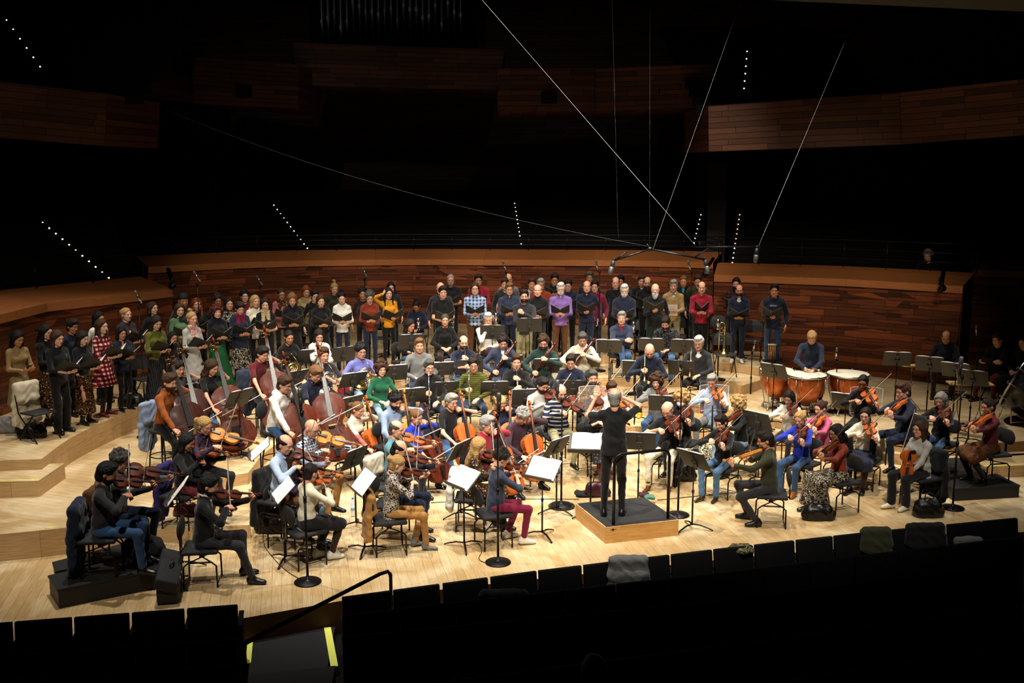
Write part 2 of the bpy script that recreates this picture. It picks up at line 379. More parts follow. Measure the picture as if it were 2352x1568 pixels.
structure(prism('floor_tier_4', e4 + [Vector((6.2, 24.4, 0)), Vector((6, 31, 0)), Vector((-14, 31, 0))], 0, TIER[4], [M_tier, M_riser]))
M_tape = mat('yellow_step_tape', (.75, .78, .12), .6)
def step_block(px, z0, z1, depth, label):
    a, b = P(z1, *px); d = Vector((0, depth, 0)); t = empty('wooden_step', (0, 0, 0))
    prism('tread', [a, b, b + d, a + d], z0, z1, [M_tier, M_riser], t)
    mb = MB(); u = (b - a).normalized(); n = Vector((-u.y, u.x, 0))
    mb.box((a + b) / 2 + n * .06 + Vector((0, 0, .002)), ((b - a).length * .96, .03, .004), Matrix(((u.x, n.x, 0), (u.y, n.y, 0), (0, 0, 1)))); mb.build('edge_tape', M_tape, t)
    return tag(t, label, 'step')
step_block(((-60, 1108), (88, 1104)), TIER[2], .61, .9, 'pale wooden step with yellow edge tape leading up to the women\'s choir platform')
step_block(((2262, 1072), (2420, 1066)), .0, .19, .7, 'pale wooden step with yellow edge tape beside the black platform on the right')
mb = MB(); a, b = P(TIER[2] + .002, (102, 1213), (131, 1211)); mb.tube([a, b], .012, 4); tag(mb.build('edge_tape', M_tape), 'short strip of yellow tape on the edge of the left wooden tier', 'tape')
# walls with a sloped timber ledge
def wall(name, top, z0, depth=1.0, batter=.12, rise=.2, wob=0, back=Vector((0, 1, 0))):
    """top: front top edge points (z included)"""
    n = []
    for i in range(len(top)):
        t = (top[min(i + 1, len(top) - 1)] - top[max(i - 1, 0)]); n.append(Vector((-t.y, t.x, 0)).normalized())
    bot = [Vector((p.x, p.y, z0)) + m * batter for p, m in zip(top, n)]
    fas = [p - Vector((0, 0, .16)) - m * .0 for p, m in zip(top, n)]
    f0 = [p + m * .05 for p, m in zip(fas, n)]
    bk = [p + m * depth + Vector((0, 0, rise)) for p, m in zip(top, n)]
    bb = [Vector((p.x, p.y, z0)) for p in bk]
    o = strip(name, [bot, f0, fas, top, bk, bb], [M_wall, M_ledge], [0, 1, 1, 1, 0])
    structure(o)
    for i in (0, -1):   # end caps
        me = bpy.data.meshes.new('cap'); me.from_pydata([tuple(x[i]) for x in (bot, f0, fas, top, bk, bb)], [], [(0, 1, 2, 3, 4, 5)]); me.update()
        structure(link('trim_wall_end', me, M_wall))
    return bk
WZ = 2.57
wb = wall('wall_back', P(WZ, (340, 613), (430, 608), (560, 602), (700, 598), (850, 596), (1000, 595), (1150, 596), (1300, 597), (1450, 598), (1560, 600), (1638, 603)), .5)
wl = wall('wall_left', P(WZ, (-260, 775), (-100, 742), (0, 722), (108, 696), (250, 681), (398, 664)), .3, depth=1.1)
wr = wall('wall_right', P(WZ, (1640, 631), (1785, 635), (1926, 640), (2070, 648), (2212, 657)), .2, depth=1.0)
# return wall beside the right bank and the far dark wall
a = at(2212, 657, WZ); b = Vector((a.x + 1.2, a.y + 4.5, WZ + .3))
strip_o = strip('wall_right_return', [[Vector((a.x - .02, a.y + .12, .2)), Vector((b.x, b.y, .2))], [a, b]], [M_wall]); structure(strip_o)
a2 = at(2262, 640, WZ + .1); a2 = Vector((a2.x + .6, a2.y + 2, 0))
wb2 = wall('wall_far_right', [Vector((a2.x, a2.y, WZ + .1)), Vector((a2.x + 2.2, a2.y - .7, WZ + .1)), Vector((a2.x + 5, a2.y - 2.5, WZ + .1))], .2, depth=1)
# gallery banks rising behind the ledges
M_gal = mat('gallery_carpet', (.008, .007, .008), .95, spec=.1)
def bank(name, line, rows, rise, pitch, dirv, z0):
    lines = []; z = z0
    for k in range(rows):
        off = dirv * (pitch * k)
        lines.append([Vector((p.x, p.y, z)) + off for p in line]); z += rise
        lines.append([Vector((p.x, p.y, z)) + off for p in line])
    return structure(strip(name, lines, [M_gal]))
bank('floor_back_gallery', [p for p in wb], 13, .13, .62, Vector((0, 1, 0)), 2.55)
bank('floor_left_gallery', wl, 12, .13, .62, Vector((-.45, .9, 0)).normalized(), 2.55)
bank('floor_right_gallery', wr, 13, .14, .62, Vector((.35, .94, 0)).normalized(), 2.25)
# enclosure
def quad(name, pts, m):
    return structure(strip(name, [pts[:2], [pts[3], pts[2]]], [m]))
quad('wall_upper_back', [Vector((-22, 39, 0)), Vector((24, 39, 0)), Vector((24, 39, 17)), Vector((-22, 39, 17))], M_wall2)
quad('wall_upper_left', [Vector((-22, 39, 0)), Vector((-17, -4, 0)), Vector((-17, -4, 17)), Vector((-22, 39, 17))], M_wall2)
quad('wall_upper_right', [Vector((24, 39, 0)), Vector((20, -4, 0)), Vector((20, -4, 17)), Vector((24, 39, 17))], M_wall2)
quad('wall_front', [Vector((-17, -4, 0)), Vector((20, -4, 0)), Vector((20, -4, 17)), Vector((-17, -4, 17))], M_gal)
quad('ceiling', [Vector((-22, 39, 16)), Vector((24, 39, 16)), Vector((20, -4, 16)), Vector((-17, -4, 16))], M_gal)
# upper balcony fronts: pixel corners at a distance, given real thickness
def panel(name, px, Y, hole=None, th=.5, soff=0, m=None, back=3.5):
    q = [at_y(x, y, Yi) for (x, y), Yi in zip(px, Y if isinstance(Y, (list, tuple)) else [Y] * 4)]
    tl, tr, br, bl = q; d = Vector((0, th, 0)); d2 = Vector((0, back, 0))
    vs = [bl, br, tr, tl, bl + d2, br + d2, tr + d2, tl + d2]
    L = (br - bl).length; H = (tl - bl).length; x0 = bl.x
    fs = [(0, 1, 2, 3), (3, 2, 6, 7), (1, 5, 6, 2), (4, 0, 3, 7), (0, 4, 5, 1), (5, 4, 7, 6)]
    uv = [[(x0, 0), (x0 + L, 0), (x0 + L, H), (x0, H)]] + [[(0, 0), (1, 0), (1, 1), (0, 1)]] * 5
    o = structure(uvmesh(name, vs, fs, uv, [0, 0, 0, 0, 0, 0], [m or M_wall2]))
    if hole:
        mb = MB(); (x1, y1, x2, y2) = hole; Yh = sum(v.y for v in (tl, tr)) / 2
        p, r = at_y(x1, y1, Yh - .04), at_y(x2, y2, Yh - .04); c = (p + r) / 2
        mb.box(c, (abs(r.x - p.x), .12, abs(p.z - r.z)), None, 0, .01)
        tag(mb.build('dark_opening', M_dark), '', 'panel')['label'] = f'small square black opening in the upper timber balcony, {soff}'  # black block put in for the darkness inside the opening
    return o
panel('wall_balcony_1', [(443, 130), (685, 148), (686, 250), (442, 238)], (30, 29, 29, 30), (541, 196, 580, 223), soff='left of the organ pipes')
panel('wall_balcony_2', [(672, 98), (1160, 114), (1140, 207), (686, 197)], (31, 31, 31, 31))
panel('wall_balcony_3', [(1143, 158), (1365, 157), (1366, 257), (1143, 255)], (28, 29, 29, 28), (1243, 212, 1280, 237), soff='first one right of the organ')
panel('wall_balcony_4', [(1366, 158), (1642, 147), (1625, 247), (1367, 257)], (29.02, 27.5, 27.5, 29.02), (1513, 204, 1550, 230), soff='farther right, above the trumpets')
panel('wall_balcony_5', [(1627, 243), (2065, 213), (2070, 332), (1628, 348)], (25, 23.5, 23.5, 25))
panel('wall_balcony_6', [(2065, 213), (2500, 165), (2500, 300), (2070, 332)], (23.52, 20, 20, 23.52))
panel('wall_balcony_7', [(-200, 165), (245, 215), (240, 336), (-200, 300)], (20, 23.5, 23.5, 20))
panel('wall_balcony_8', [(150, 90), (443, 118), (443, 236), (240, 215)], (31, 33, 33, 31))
panel('wall_upper_slab', [(1700, -90), (2600, -90), (2600, 38), (1764, 0)], (15, 14, 14, 15), m=M_slab, back=-3.5)
# organ
org = empty('pipe_organ', at_y(900, 100, 33.5))
mbk = MB(); mbk.box((0, .6, 2.6), (5.2, .4, 5.6)); mbk.build('organ_case', M_dark, org)
rr = random.Random(3); M_pipe = mat('organ_pipe_tin', (.32, .34, .36), .4, .8)
for i in range(23):
    mb = MB(); foot = rr.uniform(.35, 1.1); ra = rr.uniform(.055, .095)
    mb.lathe([(.015, 0.03), (ra, foot), (ra, foot + .03), (ra, 5)], 12)
    mb.box((0, -ra * .98, foot + .12), (ra * .9, .02, .12)); mb.build('organ_pipe', M_pipe, org, (-2.15 + i * .195, 0, 0))
tag(org, 'dark grey metal organ pipes in a row high on the back wall', 'organ')
# aisle step lights
M_led = mat('step_light', (1, .97, .9), emit=5)
led = MB(); led.lathe([(.016, -.006), (.016, .006), (.010, .012), (1e-4, .013)], 10); LEDM = led.mesh('aisle_step_light')
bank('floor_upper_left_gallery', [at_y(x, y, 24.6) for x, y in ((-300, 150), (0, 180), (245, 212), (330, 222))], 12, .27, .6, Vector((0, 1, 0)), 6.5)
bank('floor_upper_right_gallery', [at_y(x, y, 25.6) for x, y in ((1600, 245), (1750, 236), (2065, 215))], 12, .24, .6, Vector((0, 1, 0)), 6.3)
def leds(x0, y0, x1, y1, n, where):
    dg = bpy.context.evaluated_depsgraph_get(); org_ = Vector((0, 0, CAM_H))
    for i in range(n):
        t = i / (n - 1); d = Vector(ray(x0 + (x1 - x0) * t, y0 + (y1 - y0) * t)).normalized()
        ok, p, nn, *_ = SC.ray_cast(dg, org_, d)
        if not ok: continue
        p = p - d * .012
        o = link('aisle_step_light', LEDM, M_led, None, None, frame(p, (1, 0, 0), -d))
        tag(o, f'tiny white step light, {ORD[i]} from the top, row {where}', 'light', f'step lights {where}')
ORD = ['first', 'second', 'third', 'fourth', 'fifth', 'sixth', 'seventh', 'eighth', 'ninth', 'tenth', 'eleventh', 'twelfth', 'thirteenth', 'fourteenth', 'fifteenth', 'sixteenth']
def all_leds():
    leds(629, 471, 706, 570, 11, 'above the women singers')
    leds(1182, 467, 1197, 560, 11, 'at the back centre')
    leds(1610, 493, 1594, 558, 7, 'left of the timber pillar')
    leds(1699, 493, 1682, 603, 11, 'right of the timber pillar')
    leds(98, 511, 250, 638, 11, 'at the lower left')
    leds(15, 46, 92, 153, 6, 'at the top left')
    leds(1716, 118, 1709, 203, 6, 'at the upper right')
# dim timber pillar between back and right banks
q = at_y(1640, 600, 28.5); mb = MB(); mb.box((q.x + .05, 29.6, 3.4), (.5, 2, 3.6)); structure(mb.build('wall_pillar', M_wall2))
# gallery rails
def rail(line, z, h, label, posts):
    t = empty('guard_rail', line[0])
    o = Vector(line[0])
    for hh in (h, h * .66, h * .33):
        mb = MB(); mb.tube([Vector(p) - o + Vector((0, 0, hh)) for p in line], .012, 5); mb.build('rail_bar', M_black, t)
    L = [0]
    for a, b in zip(line, line[1:]): L.append(L[-1] + (b - a).length)
    for k in range(posts):
        s = L[-1] * k / (posts - 1); i = max(j for j in range(len(L)) if L[j] <= s + 1e-6); i = min(i, len(line) - 2)
        p = line[i].lerp(line[i + 1], (s - L[i]) / (L[i + 1] - L[i])) - o
        mb = MB(); mb.tube([p, p + Vector((0, 0, h))], .014, 5); mb.build('post', M_black, t)
    return tag(t, label, 'railing')
bpy.context.view_layer.update(); all_leds()
rail([p + Vector((0, -.1, 0)) for p in wb], 0, .42, 'thin dark guard rail along the timber ledge behind the choir', 16)
rail([p + Vector((0, -.1, 0)) for p in wr], 0, .62, 'thin dark guard rail on the ledge of the right timber wall', 7)
rail([p + Vector((.1, -.1, 0)) for p in wl], 0, .5, 'thin dark guard rail on the ledge of the left timber wall', 7)
# audience seats in front
structure(prism('floor_audience', [Vector((-14, -3, 0)), Vector((16, -3, 0)), Vector((16, 16, 0)), Vector((-14, 12.2, 0))][::1], -.6, -.40, [M_gal, M_gal]))
def seat_mesh(wd):
    mb = MB()
    M = Matrix.Rotation(R(-8), 3, 'X')
    mb.box((0, 0, .66), (wd, .06, .46), M, 0, .015); return mb.mesh('backrest')
SBK = seat_mesh(.56)
mb = MB(); mb.box((0, .27, .42), (.5, .46, .1), None, 0, .03); SCU = mb.mesh('seat_cushion')
mb = MB(); mb.box((0, .1, .2), (.07, .3, .4), None, 0, .01); SPED = mb.mesh('pedestal')
mb = MB(); mb.box((.29, .22, .5), (.045, .38, .26), None, 0, .015); mb.box((.29, .22, .64), (.06, .4, .03), None, 0, .01); SARM = mb.mesh('armrest')
def seat(a, b, z, label, group=None):
    u = (b - a); L = u.length; c = (a + b) / 2; ang = math.atan2(u.y, u.x)
    t = empty('auditorium_seat', (c.x, c.y, z), ang); sx = (L - .015) / .56
    for nm, me in (('backrest', SBK), ('seat_cushion', SCU), ('pedestal', SPED), ('armrest', SARM)):
        o = link(nm, me, M_dark, t); o.scale = (sx, 1, 1)
    tag(t, label, 'seat', group)
    return t
z1 = -.40; zt = z1 + .89
xs = [(-90, 28), (30, 165), (167, 297), (300, 424), (427, 547)]
ly = lambda x: 1430 + (x - 30) * (1390 - 1430) / 517
ORD = ['first', 'second', 'third', 'fourth', 'fifth', 'sixth', 'seventh', 'eighth', 'ninth', 'tenth', 'eleventh', 'twelfth', 'thirteenth', 'fourteenth', 'fifteenth', 'sixteenth']
for i, (x0, x1) in enumerate(xs):
    seat(at(x0, ly(x0), zt), at(x1, ly(x1), zt), z1, f'black auditorium seat, {ORD[len(xs) - 1 - i]} one left of the aisle in the front row', 'front row seats left of the aisle')
xs = [(785, 900), (903, 1012), (1017, 1123), (1127, 1235), (1237, 1338), (1341, 1440), (1443, 1540), (1543, 1638), (1641, 1732), (1735, 1827), (1831, 1915), (1918, 2004), (2007, 2089), (2092, 2174), (2178, 2258), (2261, 2340)]
def ry(x): return float(np.interp(x, [785, 1235, 1640, 2005, 2340, 2700], [1373, 1312, 1263, 1222, 1190, 1160]))
for i, (x0, x1) in enumerate(xs):
    seat(at(x0, ry(x0), zt), at(x1, ry(x1), zt), z1, f'black auditorium seat, {ORD[i]} one right of the aisle in the front row', 'front row seats right of the aisle')
def row(pts, z, n, nm, side):
    L = [0]
    for a, b in zip(pts, pts[1:]): L.append(L[-1] + (b - a).length)
    def q(s):
        i = min(max(j for j in range(len(L)) if L[j] <= s + 1e-6), len(pts) - 2); return pts[i].lerp(pts[i + 1], (s - L[i]) / (L[i + 1] - L[i]))
    for k in range(n):
        seat(q(L[-1] * k / n), q(L[-1] * (k + 1) / n), z - .89, f'black auditorium seat, {ORD[k]} from the left in the {nm} row {side}', f'{nm} row seats {side}')
for r_, (nm, zz) in enumerate((('second', .66), ('third', .84), ('fourth', 1.06), ('fifth', 1.30))):
    yy = [[1400, 1385, 1322, 1233], [1480, 1465, 1388, 1297], [1620, 1600, 1495, 1392], [1740, 1710, 1600, 1485]][r_]
    pts = P(zz, (785, yy[1] + (30 if r_ == 0 else 0)), (1600, yy[2]), (2352, yy[3]))
    row(pts, zz, 14 - r_, nm, 'right of the aisle')
    pr = P(zz, (-60, [1512, 1572, 1660, 1760][r_]), (545, [1470, 1530, 1615, 1715][r_]))
    if r_ < 2: row(pr, zz, 5 - r_, nm, 'left of the aisle')
# stepped floor under the rows on each side
for side, xr in (('left', (-14, -2.9)), ('right', (-1.75, 14))):
    for k, (zf, off) in enumerate(((-.23, 11.0), (-.05, 9.9), (.17, 8.6), (.41, 7.4))):
        sl = .16
        structure(prism('floor_row_%s_%d' % (side, k + 1), [Vector((xr[0], -2, 0)), Vector((xr[1], -2, 0)), Vector((xr[1], off + sl * (xr[1] + 1), 0)), Vector((xr[0], off + sl * (xr[0] + 1), 0))], -.55, zf - .001, [M_gal, M_gal]))
# aisle: dark treads with glowing-yellow tape, handrail
M_carpet = mat('aisle_carpet', (.012, .012, .014), .9)
t = empty('aisle_steps', (0, 0, 0))
for k, (y0, z) in enumerate(((1452, -.3), (1542, -.2))):
    a, b = P(z, (572, y0 + 8), (770, y0 - 14)); prism('tread', [a, b, b - Vector((-.1, 1.2, 0)), a - Vector((-.1, 1.2, 0))], -.5, z, [M_carpet, M_gal], t)
tag(t, 'dark carpeted aisle steps between the two seat blocks', 'steps')
for lab, pts, w_ in (('yellow tape strip along the left edge of the aisle steps', [(576, 1462), (570, 1522)], .03), ('yellow tape strip along the right edge of the aisle steps', [(752, 1441), (768, 1530)], .04), ('thin yellow tape line across the aisle step', [(604, 1549), (748, 1534)], .008)):
    a, b = P(-.29, *pts); mb = MB(); u = (b - a).normalized(); n = Vector((-u.y, u.x, 0)) * w_
    mb.box((a + b) / 2, (2 * w_, (b - a).length, .01), Matrix(((n.x / w_, u.x, 0), (n.y / w_, u.y, 0), (0, 0, 1)))); tag(mb.build('edge_tape', mat('aisle_tape', (.8, .85, .15), .5, emit=.1)), lab, 'tape')
t = empty('handrail', at(897, 1400, -.3))
def loc(px, py, z, o=None): return at(px, py, z) - t.location
p1 = at(897, 1312, .62); o = Vector(t.location)
p0 = at_y(560, 1478, 8.6)
mb = MB(); mb.tube([p0 - o, p1 - Vector((.12, .0, .03)) - o, p1 - Vector((.03, 0, 0)) - o, p1 + Vector((0, 0, -.04)) - o], .022, 8); mb.build('rail_bar', M_dark, t)
mb = MB(); mb.tube([p1 + Vector((0, 0, -.04)) - o, p1 + Vector((0, 0, -1.0)) - o], .02, 8); mb.build('post', M_dark, t)
mb = MB(); mb.tube([p0 - o, Vector((p0.x, p0.y, .1)) - o], .02, 8); mb.build('post', M_dark, t)
tag(t, 'dark sloping handrail rising beside the aisle in front of the stage', 'handrail')
# ------------------------------------------------------------------ instruments and furniture (cached meshes)
_C = {}
def cached(key, fn):
    if key not in _C: _C[key] = fn()
    return _C[key]
def varnish(name, c1, c2):
    def f(nt, b, N, L):
        tc = N('TexCoord'); mp = N('Mapping'); mp.inputs['Scale'].default_value = (26, 3, 6); L(tc.outputs['Object'], mp.inputs['Vector']); no = N('TexNoise', i_Scale=1.2, i_Detail=4, i_Distortion=.6); L(mp.outputs[0], no.inputs['Vector'])
        r = ramp(N, [(.3, hx(c1)), (.7, hx(c2))]); L(no.outputs['Fac'], r.inputs[0]); L(r.outputs[0], b.inputs['Base Color'])
        b.inputs['Roughness'].default_value = .5; b.inputs['Specular IOR Level'].default_value = .16; b.inputs['Coat Weight'].default_value = .06; b.inputs['Coat Roughness'].default_value = .2
    return nodemat(name, f)
VARN = {'o': varnish('orange_varnish', '#9a4218', '#bf6428'), 'r': varnish('red_varnish', '#3e150a', '#622611'), 'd': varnish('dark_varnish', '#260e08', '#40190d'), 'g': varnish('golden_varnish', '#b5681f', '#d18a3a')}
M_ebony = mat('ebony', (.012, .01, .01), .3, coat=.3)
M_strand = mat('string_wire', (.13, .12, .11), .6, .2)
def outline(W, L, n=20):
    """half-width profile of a violin body along its length"""
    key = [(0, .0), (.015, .32), (.06, .72), (.14, .95), (.22, 1), (.31, .96), (.37, .84), (.39, .85), (.405, .72), (.45, .57), (.52, .52), (.58, .56), (.62, .68), (.635, .72), (.655, .67), (.72, .76), (.80, .79), (.88, .74), (.95, .5), (.985, .28), (1, .0)]
    ks = [k[0] for k in key]; vs = [k[1] for k in key]
    ts = sorted(set(list(np.linspace(0, 1, n)) + ks))
    return [(t * L, float(np.interp(t, ks, vs)) * W / 2) for t in ts]
def body_mesh(W, L, H):
    pr = outline(W, L); ar = .32 if L < .5 else .2; vs = []; fs = []; n = len(pr); cols = 7
    def row(z, arch, shrink=1.):
        for (y, w_) in pr:
            for j in range(cols):
                u = -1 + 2 * j / (cols - 1)
                vs.append((u * w_ * shrink, y, z + arch * (1 - u * u) ** .7 * math.sin(math.pi * min(max(y / L, 0), 1)) ** .5))
    row(H / 2, H * ar); row(-H / 2, -H * ar)
    m = n * cols
    for i in range(n - 1):
        for j in range(cols - 1):
            a = i * cols + j; fs.append((a, a + 1, a + cols + 1, a + cols)); fs.append((m + a + cols, m + a + cols + 1, m + a + 1, m + a))
    mb = MB(); mb.add(vs, fs); q = .985
    for s in (-1, 1):
        rv = [(s * w_ * q, y, z) for z in (-H / 2, H / 2) for (y, w_) in pr]
        mb.add(rv, [(i, i + 1, n + i + 1, n + i) if s > 0 else (n + i, n + i + 1, i + 1, i) for i in range(n - 1)])
    return mb.mesh('body')
SPEC = {  # body width, length, thickness, neck length beyond body, string height
    'violin': (.205, .355, .036, .235, .03), 'viola': (.25, .41, .042, .265, .034), 'cello': (.44, .755, .125, .50, .07), 'bass': (.66, 1.12, .2, .80, .12)}
def strings_inst(kind, mtx, varn, label, cat=None):
    W, L, H, NL, SH = SPEC[kind]; k = L / .355; ht = H / 2 + H * (.3 if L < .5 else .19)
    root = empty(kind if kind != 'bass' else 'double_bass', mtx=mtx)
    def c(nm, fn): return cached((kind, nm), fn)
    link('body', c('body', lambda: body_mesh(W, L, H)), VARN[varn], root)
    def fb():
        mb = MB(); y0 = L * .62; z0 = ht + SH * .35
        y1 = L + NL * .72
        vs = []; w0, w1 = .021 * k, .012 * k
        if kind == 'bass': w0, w1 = .045, .022
        if kind == 'cello': w0, w1 = .032, .016
        for (y, w_, z) in ((y0, w0, z0), (y1, w1, z0 - .004 * k)):
            vs += [(-w_, y, z), (w_, y, z), (w_, y, z - .006 * k), (-w_, y, z - .006 * k)]
        mb.add(vs, [(0, 1, 2, 3), (7, 6, 5, 4), (0, 4, 5, 1), (1, 5, 6, 2), (2, 6, 7, 3), (3, 7, 4, 0)], 0, False)
        return mb.mesh('fingerboard')
    link('fingerboard', c('fb', fb), M_ebony, root)
    def nk():
        mb = MB(); z = ht + SH * .1; r = .011 * k if kind not in ('bass', 'cello') else .018 if kind == 'cello' else .026
        mb.tube([(0, L * .96, z - SH * .5), (0, L * 1.03, z - r * .2), (0, L + NL * .72, z)], [r * 1.3, r, r * .95], 8)
        y = L + NL * .72   # peg box and scroll
        mb.tube([(0, y, z), (0, y + NL * .18, z - r * .9), (0, y + NL * .24, z - r * 1.5)], [r * 1.1, r * 1.05, r * .8], 8)
        sp = []
        for i in range(12):
            a = -1.2 + i * .72; rr_ = r * 1.9 * (1 - i / 15)
            sp.append((0, y + NL * .25 + rr_ * math.sin(a) * 1.1 + r * .4, z - r * .4 + rr_ * math.cos(a) * .95))
        mb.tube(sp, [r * (.95 - .03 * i) for i in range(12)], 7); mb.ell((0, y + NL * .25 + r * .4, z - r * .4), (r * 1.5, r * .6, r * .6), 6)
        return mb.mesh('neck')
    nk_ = link('neck_and_scroll', c('nk', nk), VARN[varn], root)
    def pg():
        mb = MB(); y = L + NL * .78; z = ht + SH * .05; r = .022 * k if kind in ('violin', 'viola') else (.055 if kind == 'cello' else .07)
        for i in range(4):
            s = 1 if i % 2 else -1; yy = y + i * NL * .045
            mb.tube([(-s * r * .4, yy, z), (s * r, yy, z)], r * .1, 5); mb.ell((s * r, yy, z), (r * .12, r * .3, r * .25), 5)
        return mb.mesh('pegs')
    link('pegs', c('pg', pg), M_ebony if kind != 'bass' else M_brass, nk_)
    def br():
        mb = MB(); y = L * .48; w_ = W * .1
        mb.box((0, y, ht + SH * .35), (w_ * 2, .006 * k, SH * .8), None, 0, .002); return mb.mesh('bridge')
    link('bridge', c('br', br), mat('bridge_maple', '#c9a566', .6), root)
    def tp():
        mb = MB(); y0, y1 = L * .04, L * .33; w0, w1 = W * .045, W * .11; z0, z1 = ht, ht + SH * .4
        vs = []
        for (y, w_, z) in ((y0, w0, z0), (y1, w1, z1)): vs += [(-w_, y, z), (w_, y, z), (w_, y, z + .008 * k), (-w_, y, z + .008 * k)]
        mb.add(vs, [(0, 1, 2, 3), (7, 6, 5, 4), (0, 4, 5, 1), (1, 5, 6, 2), (2, 6, 7, 3), (3, 7, 4, 0)], 0, False)
        return mb.mesh('tailpiece')
    link('tailpiece', c('tp', tp), M_ebony, root)
    def st():
        mb = MB(); r = .0011 * k if kind in ('violin', 'viola') else .0015
        for i in range(4):
            u = (i - 1.5) / 1.5; w0 = W * .06
            mb.tube([(u * w0 * .8, L * .33, ht + SH * .45), (u * w0, L * .48, ht + SH * .78), (u * w0 * .45, L + NL * .74, ht + SH * .38)], r, 4, cap=False)
        return mb.mesh('strings')
    link('strings', c('st', st), M_strand, root)
    def fh():
        mb = MB()
        for s in (-1, 1):
            pts = []
            for i in range(9):
                t = i / 8; x = W * (.17 + .035 * math.sin((t - .5) * 2 * math.pi)) - W * .03 * (t - .5)
                y = L * (.37 + .22 * t); u = x / (float(np.interp(y / L, [0, .24, .5, .8, 1], [.3, 1, .55, .83, .2])) * W / 2)
                pts.append((s * x, y, H / 2 + H * (.32 if L < .5 else .2) * (1 - min(u * u, .95)) ** .7 * math.sin(math.pi * y / L) ** .5 + .001 * k))
            mb.tube(pts, [W * .012] * 4 + [W * .012] * 5, 5, sq=.35)
            for q in (0, -1): mb.ell(pts[q], (W * .019, W * .019, .0015 * k), 6)
        return mb.mesh('sound_holes')
    link('sound_holes', c('fh', fh), M_ebony, root)
    if kind in ('violin', 'viola'):
        def cr():
            mb = MB(); mb.ell((-W * .16, L * .03, ht + .004), (.045, .03, .012), 8); return mb.mesh('chin_rest')
        link('chin_rest', c('cr', cr), M_ebony, root)
    else:
        def ep():
            mb = MB(); l_ = .22 if kind == 'cello' else .12
            mb.tube([(0, .01, 0), (0, -l_, 0)], .005 * k ** .3, 6); mb.lathe([(.016 * k ** .3, 0), (.012, .03)], 10, 0, Matrix.Rotation(R(90), 3, 'X')); return mb.mesh('endpin')
        link('endpin', c('ep', ep), M_steel, root)
    tag(root, label, cat or ('double bass' if kind == 'bass' else kind)); return root
M_bow = mat('bow_stick', '#4e2010', .35, coat=.3); M_hair = mat('bow_hair', (.72, .68, .58), .6)
BOWL = {'violin': .745, 'viola': .745, 'cello': .715, 'bass': .74}
def bow(kind, frog, d, n, label):
    """frog at origin, +Y to the tip, hair towards -Z"""
    L = BOWL[kind]; mtx = frame(frog, d, n); root = empty('bow', mtx=mtx)
    def stk():
        mb = MB(); mb.tube([(0, -.03, .0), (0, 0, 0), (0, L * .5, -.008), (0, L - .02, 0), (0, L, -.002)], [.0052, .0052, .0042, .0036, .004], 6)
        mb.tube([(0, L - .012, 0), (0, L, -.02)], [.005, .004], 5); return mb.mesh('stick')
    link('stick', cached(('stk', L), stk), M_bow, root)
    def hr():
        mb = MB(); mb.box((0, L / 2, -.021), (.009, L - .02, .0016)); return mb.mesh('bow_hair')
    link('bow_hair', cached(('hr', L), hr), M_hair, root)
    def fr():
        mb = MB(); mb.box((0, .02, -.013), (.011, .045, .02), None, 0, .002); return mb.mesh('frog')
    link('frog', cached(('fr', L), fr), M_ebony, root)
    tag(root, label, 'bow')
def horn(mtx, metal, label):
    root = empty('french_horn', mtx=mtx)
    def coil():
        mb = MB()
        for (cx_, cz, r, tr, z) in ((0, 0, .145, .0075, 0), (.01, .01, .118, .0065, .014), (-.005, -.01, .095, .006, -.014), (.015, 0, .07, .006, .02)):
            mb.tube([(cx_ + r * math.cos(a), z, cz + r * math.sin(a)) for a in np.linspace(0, 2 * math.pi, 25)[:-1]], tr, 6, closed=True)
        for i in range(4): mb.tube([(-.07 + i * .04, .012, -.09), (-.07 + i * .04, .012, .07 - i * .01)], .006, 6); mb.tube([(-.09, .016, -.04 + i * .03), (.08, .016, -.04 + i * .03)], .005, 5)
        return mb.mesh('tubing')
    def valves():
        mb = MB()
        for i in range(3): mb.lathe([(.018, -.03), (.018, .03)], 10, 0, Matrix.Rotation(R(90), 3, 'X'), (-.045 + i * .042, .0, .0))
        return mb.mesh('valves')
    def bell():
        mb = MB(); prof = [(.02, -.2), (.026, -.12), (.038, -.07), (.07, -.03), (.11, -.008), (.152, 0), (.155, .002), (.108, -.014), (.06, -.04), (.02, -.1)]
        M = Matrix.Rotation(R(150), 3, 'X')
        mb.lathe(prof, 20, 0, M, (.10, -.10, -.17)); return mb.mesh('bell')
    def mp():
        mb = MB(); mb.tube([(-.10, .0, .11), (-.06, -.06, .2), (-.02, -.12, .27)], [.006, .005, .0045], 6); mb.tube([(-.02, -.12, .27), (0, -.145, .30)], [.006, .011], 8); return mb.mesh('mouthpiece')
    for nm, fn in (('tubing', coil), ('valves', valves), ('bell', bell), ('mouthpiece', mp)): link(nm, cached(('horn', nm), fn), metal, root)
    tag(root, label, 'horn')
